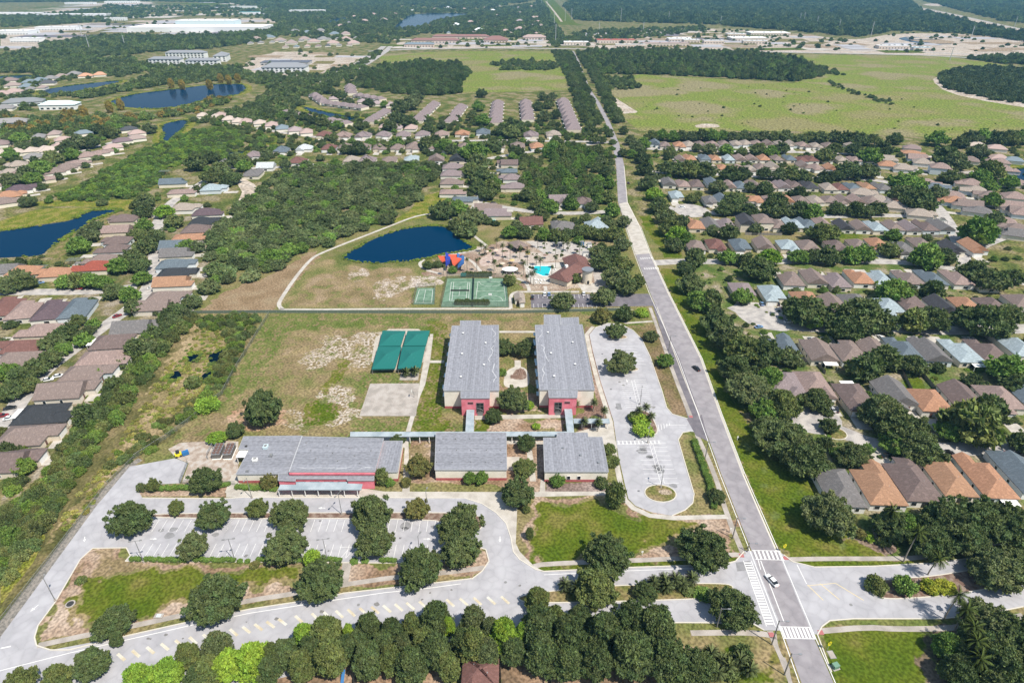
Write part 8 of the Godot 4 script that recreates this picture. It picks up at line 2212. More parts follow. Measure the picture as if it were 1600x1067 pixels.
func street_things() -> void:
	lamp(V(-130.1,-119.8), 9.3, [2.0], "single lamp beside the school drive, lowest one")
	lamp(V(-111.7,-133.4), 9.3, [0.2, 3.3], "lamp at the gap in the clipped hedge, left one")
	lamp(V(-84.3,-134.1), 9.3, [0.2, 3.3], "lamp at the gap in the clipped hedge, right one")
	lamp(V(-56.2,-134.1), 9.3, [0.2, 3.3], "lamp beside the concrete walk through the bank")
	lamp(V(-56.2,-153.2), 9.3, [1.2, 4.3], "lamp in the planting strip below the entrance canopy")
	lamp(V(-88.6,-160.8), 9.0, [4.5], "lamp at the kerb below the front walk, left one")
	lamp(V(-28,-154.3), 9.3, [1.4], "lamp in the planting strip below the middle block")
	lamp(V(-28.3,-136.1), 8.5, [1.2], "lamp among the lower stalls behind the bank oak")
	lamp(V(51.7,-165.8), 8.2, [1.3], "lamp in the green oval island of the loop")
	lamp(V(51.6,-190.1), 8.2, [1.2, 4.2], "lamp at the loop's painted crossing")
	lamp(V(53,-214.9), 8.0, [1.3], "lamp above the palm island of the loop")
	pole(V(69.8,-143), 9.0, "grey lamp pole beside the pavement above the crossing")
	pole(V(69.2,-106.2), 10.0, "grey lamp pole at the lower corner of the crossing")
	pole(V(69.4,-97.7), 9.0, "grey pole with equipment box on the lower verge")
	pole(V(70.9,-180.6), 8.5, "lamp pole beside the bright hedge")
	pole(V(74.1,-258.1), 8.5, "lamp pole by the avenue beside the rounded tree")
	pole(V(56,-111.4), 8.0, "lamp pole below the median's end oak")
	pole(V(72.7,-137.6), 4.0, "short signal post at the upper left corner of the crossing")
	school_sign(V(83.7,-137.4), 0.2, "yellow school crossing sign on the upper verge of the crossing")
	school_sign(V(83.3,-104.6), 0.2, "yellow school crossing sign on the lower right lawn")
	var t := thing("transformer_box", "green transformer box on the lower right lawn", "utility box", up(V(83.2,-99.7)), 0.3)
	part("body", box_mesh(Vector3(1.5, 1.2, 1.2)), mat("box green", rgb(0.13, 0.24, 0.17), 0.6), t, Vector3(0, 0.68, 0))
	part("lid", box_mesh(Vector3(1.6, 0.12, 1.3)), mat("box green"), t, Vector3(0, 1.3, 0))
	part("pad", box_mesh(Vector3(2.0, 0.16, 1.7)), mat("weathered concrete"), t, Vector3(0, 0.08, 0))
	t = thing("utility_hatch", "flat concrete utility lid on the lower right lawn", "utility box", up(V(83.9,-103.3)), 0.1)
	part("lid", box_mesh(Vector3(1.4, 0.1, 2.0)), mat("weathered concrete"), t, Vector3(0, 0.05, 0))
	part("frame", box_mesh(Vector3(1.7, 0.06, 2.3)), mat("pole"), t, Vector3(0, 0.03, 0))
	for e in [[V(69.7,-145.4), "white hydrant cap post beside the avenue pavement"], [V(39.9,-136.1), "short white sign on the pavement beside the lawn oak"], [V(86.1,-191.6), "white marker post on the green verge"]]:
		var m := thing("marker_post", e[1], "post", up(e[0]))
		part("post", box_mesh(Vector3(0.12, 1.6, 0.12)), mat("white"), m, Vector3(0, 0.8, 0))
		part("plate", box_mesh(Vector3(0.6, 0.7, 0.06)), mat("white"), m, Vector3(0, 1.7, 0.08))
	for b in [[V(100.9,-105.3), 0]]:
		pass
	var white := rgb(0.75, 0.77, 0.78)
	var black := rgb(0.012, 0.012, 0.014)
	car(V(76.3,-126.4), 1.95, "white", white, "white car on the avenue between the two crossings")
	car(V(83,-241.9), 1.95, "black", black, "black car driving on the avenue past the loop")
	var red := rgb(0.22, 0.01, 0.012)
	var blue := rgb(0.02, 0.06, 0.18)
	var silver := rgb(0.42, 0.43, 0.44)
	var names := {"white": white, "black": black, "dark red": red, "blue": blue, "silver": silver}
	for e in [[V(18.1,-318), 1.5, "white", "white car in the dark car park, left of the blue one"], [V(20.5,-318), 1.5, "blue", "blue car beside the white one in the dark car park"], [V(39.8,-318.8), 1.5, "white", "white car at the right end of the dark car park"], [V(11.2,-314), 1.5, "black", "black car at the left end of the dark car park"],
			[V(98.3,-532), 1.6, "black", "black car on the avenue beside the tall trees"], [V(129.8,-211.4), 0.4, "white", "white car in the cul-de-sac drive"], [V(132.5,-210.9), 1.3, "black", "black car in the cul-de-sac drive"], [V(138.1,-182.3), 0.3, "black", "black car under the big street oaks above the tan house"], [V(183,-183.1), 0.2, "dark red", "dark red car on the lower eastern street"], [V(186.8,-182.3), 0.2, "black", "black car at the right end of the lower eastern street"],
			[V(124.9,-306.3), 0.2, "black", "black car at the top of the pale parking court"], [V(134.5,-306.3), 1.4, "blue", "dark blue car at the top of the pale parking court, left"], [V(143.1,-306.3), 1.4, "black", "dark car at the top of the pale parking court, right"], [V(141,-286), 0.1, "white", "white car at the right of the pale parking court"], [V(124.2,-280.6), 0.3, "blue", "blue car below the pale parking court tree"], [V(202.5,-271.6), 0.1, "black", "black car on the wide eastern street"], [V(128.9,-468), 0.2, "white", "white car in the upper pale court"], [V(147.7,-469), 0.1, "black", "black car in the upper pale court"], [V(227.4,-290.2), 0.2, "silver", "silver car on the wide eastern street"],
			[V(-200.7,-263.5), 0.4, "dark red", "dark red car beside the western street"], [V(-203.3,-232.6), 0.4, "white", "white car in front of the gable house"], [V(-200.5,-235.6), 0.4, "white", "white car beside the western street trees"], [V(-200.4,-226.6), 0.4, "dark red", "red car in the gable house's drive"], [V(-205.7,-211.8), 0.4, "black", "black car on the western street, left"], [V(-201,-204.9), 0.3, "white", "white car beside the black one on the western street"], [V(-205.3,-206.6), 0.3, "dark red", "dark red car at the left edge of the western street"], [V(-244.2,-325.4), 0.1, "dark red", "dark red car on the short western street"], [V(-204.8,-292.3), 0.9, "dark red", "dark red car in a western drive"], [V(-273.6,-333), 0.5, "black", "black car in front of the orange house by the lake"], [V(-271.1,-333), 0.5, "blue", "blue car in front of the orange house by the lake"], [V(-203.5,-326.2), 0.4, "white", "white car under the trees of the western street"], [V(-223.8,-380.3), 0.5, "silver", "silver car in front of the grey gable house"], [V(-42.5,-479), 0.5, "black", "black car north of the pond lane"], [V(-14.8,-479), 0.4, "black", "black car in the lane behind the pool"]]:
		car(e[0], e[1], e[2], names[e[2]], e[3])
	# garden fences and sheds at the lower edge
	for e in [[V(-40.3,-100.3), V(-39.5,-94.3)], [V(-15.6,-99.4), V(-15,-94.3)], [V(-3,-100.6), V(-2.7,-94.3)], [V(10.2,-100.3), V(9.8,-94.3)]]:
		fence("garden_fence", "dark garden fence at the lower edge, %s from the left" % ordinal[taken.get("garden_fence", -1) + 1], PackedVector2Array([e[0], e[1]]), 1.8, 2.4, mat("fence dark", rgb(0.03, 0.026, 0.022), 0.9), mat("dark"), true)
	house(V(-7.9,-94.3), 0.0, 8.5, 9.0, "maroon", "hip", "red-brown hip-roofed garden house at the lower edge between two garden fences", "", 1)
	var trampoline := thing("play_slide", "bright blue play slide in a garden at the lower edge", "slide", up(V(-42.8,-96.8)))
	part("chute", box_mesh(Vector3(0.8, 0.1, 3.0)), mat("blue box"), trampoline, Vector3(0, 0.9, 0)).rotation.x = 0.5
	part("ladder", box_mesh(Vector3(0.8, 1.8, 0.1)), mat("steel"), trampoline, Vector3(0, 0.9, -1.4))
	for e in [[V(146.4,-247.3), V(157.6,-243), "brown garden fence behind the brown-roofed house"], [V(177.2,-251.2), V(170.5,-224.2), "dark garden fence left of the bright lawn"], [V(182.1,-237.7), V(180.9,-222.8), "dark garden fence right of the bright lawn"], [V(138.7,-245.7), V(139.4,-237.7), "dark fence beside the rose-roofed house"], [V(263.1,-402.7), V(273.3,-398.1), "pale garden fence in the middle rows, left"], [V(280.1,-406.3), V(290.8,-406.3), "white garden fence in the middle rows, right"], [V(158.4,-411.1), V(183.2,-409.9), "beige fence behind the pale blue house"], [V(116.2,-148.1), V(114.2,-140.7), "red-brown fence beside the verge oak"]]:
		fence("garden_fence", e[2], PackedVector2Array([e[0], e[1]]), 1.8, 2.4, mat("grey wood"), mat("dark"), true)
	for e in [P([171.7,-234.1,181.2,-236.1,176.8,-224.2,168.4,-222.8]), P([223,-413.5,240,-417.2,236.4,-405.1,219,-402.7]), P([257.9,-405.1,273.8,-402.7,268.7,-393.5,253.6,-393.5]), P([456,-591,476,-596,461,-574,438.1,-570])]:
		sheet("garden_lawn", soft(e, 1), 0.012, mat("lush lawn"))
	sheet("bed", soft(P([109,-143.3,112.8,-145.4,117.3,-143.8,119.8,-140.7,119.4,-137.6,114.9,-136.1,112.2,-140.7])), 0.02, mat("mulch"))


# ---------------------------------------------------------------- the wetland beside the school

# patched and stained spots on the paving
func worn_spots() -> void:
	var r := RandomNumberGenerator.new()
	r.seed = 77
	var old := patchy("patched asphalt", [rgb(0.25, 0.25, 0.26), rgb(0.3, 0.3, 0.31)], 12.0, 3.0, 0.25, 85)
	var oil := patchy("oil spots", [rgb(0.2, 0.195, 0.19), rgb(0.27, 0.265, 0.26)], 4.0, 2.0, 0.3, 86)
	for k in 46:
		var a: Vector2 = [V(-114.7,-145.9), V(-113.9,-136.1), V(47.8,-230.1), V(48.4,-188.6), V(-116.2,-101.1), V(-67.6,-115)][k % 6]
		var b: Vector2 = [V(-22.7,-148.1), V(-21.6,-136.6), V(60.2,-211.4), V(55.7,-166.4), V(-70.8,-113.8), V(5.6,-125)][k % 6]
		var p := a.lerp(b, r.randf()) + Vector2(r.randf_range(-1, 1), r.randf_range(-2, 2))
		var q := PackedVector2Array()
		var s := r.randf_range(0.25, 0.8) if k % 3 else r.randf_range(0.9, 2.0)
		for i in 9:
			q.append(p + Vector2(cos(i * 0.698) * s * r.randf_range(0.6, 1.5), sin(i * 0.698) * s * r.randf_range(0.6, 1.1)))
		sheet("paving_stain", soft(q, 1), 0.0285, oil if k % 3 else old)
	sheet("asphalt_patch", P([67.9,-133.4,72.4,-134.1,72.1,-130.8,67.3,-130.1]), 0.029, old)
	sheet("asphalt_patch", P([43,-215.8,45.1,-215.8,45,-211.4,42.9,-211.4]), 0.03, old)
	for p in [V(84.8,-247.9), V(77.1,-196.3), V(70.2,-127.3), V(-43.5,-118.5), V(-1.9,-126.2), V(96,-118.5)]:
		sheet("manhole_cover", oval(p, 0.45, 0.45, 12), 0.042, mat("pole"))


# rushes along a pond's edge, in clumps
func rushes(edge: PackedVector2Array, n: int, grow: float) -> void:
	var r := RandomNumberGenerator.new()
	r.seed = n
	var mm := MultiMesh.new()
	mm.transform_format = MultiMesh.TRANSFORM_3D
	mm.use_colors = true
	mm.mesh = meshes["bush dot 1"]
	mm.instance_count = n
	var patch := noise(FastNoiseLite.TYPE_SIMPLEX, 0.02, 2, n)
	var i := 0
	while i < n:
		var k := r.randi() % edge.size()
		var p := edge[k].lerp(edge[(k + 1) % edge.size()], r.randf())
		if r.randf() > 0.5 + 1.2 * patch.get_noise_2d(p.x, p.y):
			continue
		var s := r.randf_range(0.5, 1.1) * grow
		mm.set_instance_transform(i, Transform3D(Basis(Vector3.UP, r.randf() * TAU).scaled(Vector3(s, s * 0.8, s)), up(p + Vector2(r.randf_range(-1.2, 1.2), r.randf_range(-1.2, 1.2)) * grow)))
		mm.set_instance_color(i, [Color(1.5, 1.7, 0.7), Color(1.0, 1.1, 0.7), Color(1.9, 1.7, 0.8)][r.randi() % 3])
		i += 1
	var o := MultiMeshInstance3D.new()
	o.name = numbered("pond_rushes")
	o.multimesh = mm
	o.material_override = leaf_mat("wood leaves", Color(1, 1, 1))
	o.set_meta("kind", "stuff")
	add_child(o)


func wetland() -> void:
	worn_spots()
	rushes(soft(P([-107.6,-370.8,-100,-390.1,-87.2,-412.3,-71.7,-426.1,-52,-430.7,-42.4,-423.6,-34.2,-402.7,-21.9,-386.8,-31.9,-381.3,-44.5,-376,-57.5,-366.7,-78.6,-362.7,-94.3,-362.7]), 2), 420, 1.0)
	for w in [P([-151.8,-250.1,-150.1,-255.8,-146.5,-255.8,-143.8,-250.7,-146.2,-246.8]), P([-142,-253.5,-139.7,-258.1,-136.6,-261.1,-133.3,-251.2,-133.8,-243.5,-137.6,-245.7]), P([-153.1,-234.1,-151,-241.9,-145.8,-236.1,-148.3,-231.1]), P([-138.1,-232.1,-137.1,-240.3,-134.4,-243.5,-132.3,-234.1,-134.3,-229.6])]:
		sheet("pool", soft(w, 1), 0.06, mat("bog water"))
		waters.append(w)
		rushes(soft(w, 1), 60, 1.0)
	var deep := [Color(0.85, 0.92, 0.8), Color(1.1, 1.2, 0.75), Color(1.1, 1.0, 0.85), Color(1.25, 1.45, 0.72), Color(0.75, 0.75, 0.72), Color(1.2, 1.05, 0.85)]
	wood("thicket", P([-165.4,-290.9,-130.1,-292.3,-124.5,-230.1,-124.4,-218.1,-131.7,-222.8,-134.8,-240.3,-133.7,-259.9,-142.8,-275.4,-156.8,-278.7]), 3.2, 1.8, 3.0, 1.25, "bush", deep, 0.92)
	wood("thicket", P([-174.3,-288.8,-164.4,-288.8,-163,-251.2,-159.5,-235.1,-160.1,-225.2,-157,-211.4,-156.1,-190.9,-155,-176.4,-153.6,-166.4,-148.2,-140.7,-147.1,-121.7,-163.9,-145.9,-164.8,-166.4,-172.8,-207,-172.2,-235.1,-171.8,-251.2]), 3.2, 1.8, 3.2, 1.3, "bush", deep, 0.9)
	wood("thicket", P([-125.9,-225.2,-119.9,-220.4,-120.4,-211.4,-128,-204.9,-131.7,-190.9,-133.8,-185.3,-138,-181.6,-140.7,-171.3,-148,-176.4,-143.4,-194.7,-136.7,-207,-131.1,-218.1]), 3.4, 1.5, 2.8, 1.2, "bush", deep, 0.85)
	wood("thicket", P([-197.8,-194.7,-178,-187.1,-169.2,-166.4,-169.7,-154.3]), 5.0, 2.2, 3.6, 1.2, "bush", deep, 0.8)
	wood("thicket", P([-167.4,-157.2,-162.5,-166.4,-151.8,-163.3,-147.5,-145.9,-149.2,-133.2,-156.7,-135.6,-169.7,-154.3]), 4.5, 2.0, 3.4, 1.2, "bush", deep, 0.8)
	wood("thicket_trees", P([-179.9,-290.2,-164.3,-292.3,-162.1,-269,-164.4,-251.2,-160.6,-230.1,-158.3,-211.4,-158.5,-190.9,-158.6,-174.7,-157,-154.3,-155,-133.2,-162,-143.3,-163.9,-163.3,-168.1,-194.7,-171,-225.2,-174.8,-254.1]), 5.5, 2.3, 4.2, 1.45, "oak far", [Color(0.9, 0.95, 0.8), Color(1.1, 1.3, 0.75), Color(0.8, 0.85, 0.8), Color(1.2, 1.1, 0.9)], 0.75)
	wood("thicket_trees", P([-195.1,-190.9,-179.2,-187.1,-160.3,-166.4,-161.2,-154.3,-163.9,-145.9]), 6.5, 2.6, 4.6, 1.4, "oak far", deep, 0.8)
	wood("thicket_trees", P([-125.9,-225.2,-119.5,-221.4,-119.1,-211.4,-127.1,-202.8,-130.8,-190.1,-133.8,-182.7,-138.3,-187.1,-135.7,-204.9,-130.6,-218.1]), 6.0, 1.8, 3.2, 1.3, "oak far", deep, 0.6)
	var dry := [Color(2.3, 1.65, 1.15), Color(1.9, 1.5, 0.95), Color(1.6, 1.45, 0.8), Color(2.5, 1.9, 1.45)]
	wood("reeds", P([-157,-251.2,-132.7,-235.1,-129,-218.1,-136.7,-207,-141.4,-190.9,-142,-169.7,-140.5,-151.4,-144.2,-140.7,-148.5,-154.3,-148.4,-173,-150.4,-198.7,-153.6,-220.4]), 2.2, 0.7, 1.3, 0.8, "bush dot", dry, 0.85)
	wood("reeds", P([-157.7,-280.6,-135.6,-282,-131.8,-262.9,-134.8,-251.2,-141.1,-235.1,-153,-245.7,-154.9,-259.9]), 2.4, 0.8, 1.3, 0.8, "bush dot", [Color(1.8, 1.55, 0.85), Color(1.4, 1.4, 0.8), Color(2.1, 1.65, 1.0)], 0.8)
	for e in [[[-124.4,-211.5,5.2,5.7], "bright", "bright green bush at the wetland edge beside the fence"], [[-137.6,-228.5,3.9,5.0], "olive", "olive bush beside the dark pool"], [[-156.7,-202.9,3.5,5.7], "fresh", "fresh green shrub behind the charcoal roof"], [[-166.5,-215.9,2.6,4.8], "fresh", "dense green shrub by the small garden lawn"]]:
		tree(e[0], "bush", e[1], e[2], "", "bush", "bush")
	sheet("garden_lawn", soft(P([-181.7,-221.4,-179.2,-227.6,-173.2,-224.2,-169.9,-216.7,-174.7,-214.9]), 1), 0.012, mat("lush lawn"))
	sheet("lakeside_lawn", P([-155,-133.2,-153.3,-148.7,-147.9,-143.3,-145.3,-133.2,-144.8,-118.5]), 0.012, mat("marsh grass"))


# ---------------------------------------------------------------- the country beyond

func block(p: Vector2, turn: float, w: float, d: float, h: float, roof: Color, wall: Color, label: String, category := "building", group := "", pitched := false) -> Node3D:
	var o := thing(category.replace(" ", "_"), label, category, up(p), turn, group)
	var s := Shape.new()
	s.box(Vector3(0, h / 2.0, 0), Vector3(w, h, d))
	part("wall", s, mat("wall %.2f %.2f %.2f" % [wall.r, wall.g, wall.b], wall.linear_to_srgb(), 0.9), o)
	var rm := mat("roof %.2f %.2f %.2f" % [roof.r, roof.g, roof.b], roof.linear_to_srgb(), 0.8)
	s = Shape.new()
	if pitched:
		roof_shape(s, Vector3(0, h, 0), w + 1.6, d + 1.6, 0.4, 1.0, d > w)
	else:
		s.box(Vector3(0, h + 0.3, 0), Vector3(w + 0.6, 0.6, d + 0.6))
	var r := part("roof", s, rm, o)
	if not pitched:
		for k in 4:
			part("roof_unit", box_mesh(Vector3(3.0, 1.6, 3.0)), mat("steel"), r, Vector3(w * (-0.35 + 0.22 * k), h + 1.4, d * (0.2 if k % 2 else -0.15)))
	var n := mini(14, int(w / 7.0))
	for k in n:
		for f in maxi(1, int(h / 3.4)) if pitched else 1:
			part("window", box_mesh(Vector3(minf(3.4, w / n * 0.5), 1.7, 0.3)), mat("dark glass"), o, Vector3(w * ((k + 0.5) / n - 0.5), 1.9 + 3.2 * f, d / 2.0 + 0.1))
	return o


func pond(pts: PackedVector2Array, bank := true) -> void:
	var p := soft(pts, 2)
	if bank:
		var q := Geometry2D.offset_polygon(p, 9.0)
		sheet("pond_bank", q[0], 0.05, mat("marsh grass"))
	sheet("pond", p, 0.12, mat("water"))
	waters.append(p)
	rushes(p, 260, 1.5)


# parcels of a commercial strip: paving, bare ground and mown grass in uneven rectangles
func parcels(pts: PackedVector2Array, size: Vector2, mix: Array, number: int) -> void:
	var r := RandomNumberGenerator.new()
	r.seed = number
	var lo := pts[0]
	var hi := pts[0]
	for p in pts:
		lo = lo.min(p)
		hi = hi.max(p)
	var kinds := ["pale asphalt", "bare soil", "dry lawn", "concrete", "lush lawn", "tan soil", "fresh asphalt"]
	var z := lo.y
	var level := 0.4
	while z < hi.y:
		var x := lo.x + r.randf() * size.x
		while x < hi.x:
			var s := size * Vector2(r.randf_range(0.5, 1.3), r.randf_range(0.5, 1.0))
			var p := Vector2(x, z + r.randf_range(-0.3, 0.3) * size.y)
			if Geometry2D.is_point_in_polygon(p, pts):
				var q := PackedVector2Array()
				var turn := r.randf_range(-0.12, 0.12)
				for c in [Vector2(-1, -1), Vector2(1, -1), Vector2(1, 1), Vector2(-1, 1)]:
					q.append(p + (c * s * 0.5).rotated(turn))
				sheet("parcel", q, level, mats[kinds[mix[r.randi() % mix.size()]]])
				level += 0.004
			x += size.x * r.randf_range(0.8, 1.3)
		z += size.y
	return


func far_country() -> void:
	parcels(P([150.9,-1954,389.7,-2154,637,-2204,823,-2017,864,-1787,889,-1616,1083,-1395,1115,-1439,847,-1536,477,-1575,136.7,-1660]), Vector2(90, 60), [0, 0, 1, 2, 2, 3, 4, 5, 6], 3)
	parcels(P([-516,-1562,-333.5,-1510,-306.6,-1334,-319.7,-1225,-369.4,-1161,-439.9,-1177,-491,-1242,-539,-1462]), Vector2(60, 50), [1, 5, 2, 1, 0], 4)
	parcels(P([-1420,-1954,-1407,-2523,-854,-2738,-752,-2397,-760,-1995,-1104,-1995,-1126,-1616,-1147,-1562]), Vector2(130, 90), [0, 0, 3, 1, 2, 6], 5)
	parcels(P([-2206,-3086,-2341,-4123,-1297,-4303,-857,-2902,-1313,-2818,-1769,-2663,-1815,-2523]), Vector2(190, 150), [0, 1, 2, 4, 3], 6)
	parcels(P([-301.5,-1840,108.9,-1840,104.2,-1675,-268.9,-1630]), Vector2(80, 40), [0, 2, 3, 4], 7)
	var mid := [Color(0.8, 0.85, 0.8), Color(1.0, 1.0, 0.95), Color(1.15, 1.15, 0.95), Color(0.7, 0.75, 0.72), Color(1.0, 1.1, 0.8)]
	var oakwood := [Color(1.0, 1.0, 1.0), Color(1.15, 1.1, 1.15), Color(1.3, 1.22, 1.3), Color(0.8, 0.85, 0.85), Color(1.1, 1.15, 0.95), Color(1.0, 0.97, 1.0), Color(0.95, 1.0, 0.95), Color(1.2, 1.5, 0.8)]
	# fields
	sheet("meadow", P([145.1,-1103,222.7,-1192,451,-1090,571,-1225,531,-1439,634,-1498,916,-1462,935,-1385,948,-1242,922,-1090,587,-661,545,-695,418.5,-713,315.5,-736,143.4,-736,133.8,-828]), 0.05, mat("meadow"))
	sheet("field", P([-289.6,-1498,-143.4,-1562,114.7,-1562,87.2,-1026,-75.1,-991,-86.9,-1161,-228.3,-1225]), 0.05, mat("meadow"))
	sheet("clearing", soft(P([691,-1124,737,-1177,709,-1076,706,-927,750,-870,717,-828,658,-907,642,-997]), 1), 0.07, mat("bare soil"))
	sheet("clearing", soft(P([137.6,-1026,145.2,-969,155.7,-879,162.2,-844,135,-836,128,-893]), 1), 0.07, mat("bare soil"))
	sheet("clearing", soft(P([212,-767,225.9,-777,241.5,-774,239.5,-756,212.2,-753]), 1), 0.07, mat("bare soil"))
	sheet("clearing", soft(P([-268.6,-582,-220,-536,-205.2,-508,-197.7,-468,-212.3,-479,-221.4,-517]), 1), 0.03, mat("bare soil"))
	sheet("grass_strip", P([-73.6,-495,-52.6,-515,-47.8,-461,-73.5,-439.4,-90.3,-430,-76.5,-461]), 0.03, mat("marsh grass"))
	sheet("grass_strip", P([66,-634,84.9,-634,71.7,-508,64.9,-508]), 0.03, mat("dry lawn"))
	# lakes
	pond(P([-364.6,-409.9,-329,-432.7,-316.2,-439.4,-318.5,-459,-309.4,-464,-291,-465,-299.5,-449,-302.5,-430,-300.2,-407.5,-300.1,-386.8,-296.1,-373.9,-320.1,-370.8,-334.6,-368.8]), false)
	sheet("marsh", soft(P([-371,-424.8,-367.7,-439.4,-357.5,-466,-330.3,-469,-311.1,-466,-318.5,-459,-317,-440.7,-329.8,-434,-352.3,-417.2,-362,-412.3]), 1), 0.16, mat("marsh grass"))
	sheet("grass_strip", P([-373.4,-483,-346.4,-488,-293.7,-488,-280.8,-473,-288.2,-461,-310.9,-469,-361.4,-473]), 0.04, mat("marsh grass"))
	sheet("grass_strip", P([-294.7,-371.9,-298.1,-386.8,-298,-407.5,-298,-430,-297.2,-449,-288.3,-463,-279.9,-452,-285,-432.7,-286.3,-417.2,-284.6,-393.5,-283.4,-369.8]), 0.04, mat("dry lawn"))
	pond(P([-412.5,-774,-392,-808,-372.3,-746,-368.3,-713,-357.8,-683,-369.2,-683,-386.1,-726]), true)
	pond(P([-558,-927,-552,-991,-518,-1026,-472,-1083,-423.7,-1083,-391.3,-991,-425.7,-942,-446,-879,-465,-866,-525,-888]), true)
	pond(P([-717,-1014,-689,-1076,-645,-1124,-632,-1103,-646,-1038,-650,-991,-680,-980]), true)
	pond(P([-891,-1161,-841,-1184,-781,-1169,-816,-1146,-870,-1132]), false)
	pond(P([-374.1,-2154,-394.8,-2523,-434.5,-3038,-176.5,-3086,-194.2,-2777,-274.7,-2591,-288.4,-2283]), false)
	pond(P([-653,-2459,-669,-2663,-651,-2818,-605,-2591,-612,-2428]), false)
	pond(P([-281.7,-893,-246.7,-857,-195,-816,-184.7,-804,-191.4,-785,-231.9,-816,-271.8,-870]), true)
	pond(P([-273.6,-686,-265.5,-698,-254.7,-707,-245.7,-683,-256.3,-675]), true)
	pond(P([-280.4,-629,-275.3,-647,-265,-653,-263.6,-629,-273.5,-619]), true)
	pond(P([1402,-3240,1475,-3295,1344,-2946,1302,-2946]), false)
	sheet("retention_pond", soft(P([1028,-1876,1090,-1934,1133,-1858,1096,-1721,1013,-1705,1011,-1804]), 1), 0.3, mat("water"))
	pond(P([435.2,-570,467,-582,490,-582,460,-541,433,-541]), true)
	# bare land: building sites and the commercial strip along the highway
	for s in [P([-491,-1242,-539,-1462,-516,-1562,-333.5,-1510,-306.6,-1334,-319.7,-1225,-369.4,-1161,-439.9,-1177]), P([-296,-1804,-68.3,-1876,108.9,-1840,102.4,-1645,-266.7,-1616]), P([142,-1954,394,-2179,644,-2230,832,-2038,872,-1804,1109,-2038,1294,-2038,1356,-1770,1099,-1417,834,-1510,473,-1562,135.6,-1645]), P([-1420,-1954,-1571,-2230,-1452,-2523,-1307,-2339,-1147,-1770,-1126,-1616,-1147,-1562]), P([-2206,-3086,-2341,-4123,-2136,-4303,-1928,-3805,-1868,-2818,-1912,-2663]), P([-1153,-1705,-1215,-1840,-1126,-1737,-1044,-1562,-1108,-1589]), P([-1762,-3409,-1698,-3532,-1363,-2818,-1520,-2902]), P([-1277,-2283,-1289,-2738,-848,-2700,-752,-2397,-760,-1995,-1104,-1995]), P([2249,-3958,2561,-4123,2241,-3597,2158,-3733])]:
		sheet("bare_ground", soft(s, 1), 0.1, mat("bare soil"))
	line("highway", P([-322.6,-1562,-235.1,-1602,-59.7,-1630,100.7,-1616,293.8,-1602,473,-1562,700,-1523,876,-1486,1060,-1364]), 16.0, 0.2, patchy("far road", [rgb(0.36, 0.34, 0.33), rgb(0.44, 0.42, 0.4)], 90.0, 20.0, 0.2, 101))
	line("highway", P([489,-1616,860,-1562,1115,-1439]), 13.0, 0.22, mat("far road"))
	line("highway", P([-310.8,-1103,-308.3,-1225,-300.8,-1354,-301.1,-1562,-306.4,-1675]), 14.0, 0.25, mat("far road"))
	line("highway", P([-290.3,-1083,-287.5,-1208,-281.3,-1344,-281.7,-1549,-291.1,-1675]), 12.0, 0.25, mat("far road"))
	line("highway", P([2109,-3958,1944,-3409,1819,-2991,1603,-2339,1462,-1914]), 40.0, 0.25, mat("bare soil"))
	line("highway", P([2137,-3958,1975,-3409,1846,-2991,1624,-2339,1506,-1975]), 14.0, 0.35, mat("far road"))
	sheet("power_corridor", P([171.3,-4498,275.8,-5204,221.3,-2459,242.5,-2339,125.3,-2397]), 0.1, mat("lush lawn"))
	line("corridor_track", P([202.1,-4303,187.8,-3187,177,-2523]), 8.0, 0.2, mat("bare soil"))
	sheet("sports_field", soft(P([267.9,-2038,308.9,-2106,347.4,-2038,320.2,-1914,267.1,-1895]), 1), 0.3, mat("lush lawn"))
	# woods and thickets as masses
	wood("oak_wood", P([-172.3,-330.5,-192.5,-373.9,-207.9,-424.8,-206.1,-473,-204.4,-502,-206.4,-536,-192.7,-582,-142,-591,-71.7,-598,-61.6,-555,-74.9,-526,-74.1,-479,-90.8,-461,-82.7,-439.4,-105.7,-417.2,-123.1,-382.4,-131.4,-368.8,-142.8,-342.8,-155.2,-335.7]), 8.0, 4.0, 7.0, 1.0, "oak far", oakwood, 0.95)
	wood("thicket", P([-366.5,-488,-358.5,-526,-366.8,-591,-367.9,-634,-358.5,-736,-321.9,-753,-282.7,-704,-283.8,-640,-285.6,-610,-314.1,-582,-298.7,-536,-295.4,-492,-332.7,-482]), 5.0, 2.2, 4.4, 0.95, "bush", [Color(1.1, 1.4, 0.7), Color(0.9, 1.15, 0.7), Color(1.4, 1.6, 0.7), Color(0.8, 0.9, 0.7)], 0.92)
	sheet("marsh", soft(P([-347.8,-526,-367.5,-598,-354.8,-615,-325.4,-591,-296,-536,-301.3,-498,-325,-495]), 1), 0.05, mat("marsh grass"))
	wood("creek_wood", P([-637,-828,-569,-796,-555,-836,-489,-804,-446.1,-828,-424.8,-888,-413.7,-969,-381.5,-927,-398.3,-828,-426.8,-804,-465,-774,-502,-736,-527,-720,-552,-704]), 9.0, 3.0, 6.0, 1.2, "oak dot", [Color(0.9, 1.0, 0.8), Color(1.2, 1.3, 0.8), Color(1.0, 1.0, 0.9), Color(2.0, 1.2, 0.8)], 0.9)
	wood("lakeside_wood", P([-639,-969,-601,-1063,-636,-1242,-594,-1277,-480,-1225,-400.7,-1124,-472,-1117,-551,-1063,-575,-1014,-597,-937]), 9.0, 3.5, 6.5, 1.2, "oak dot", mid, 0.95)
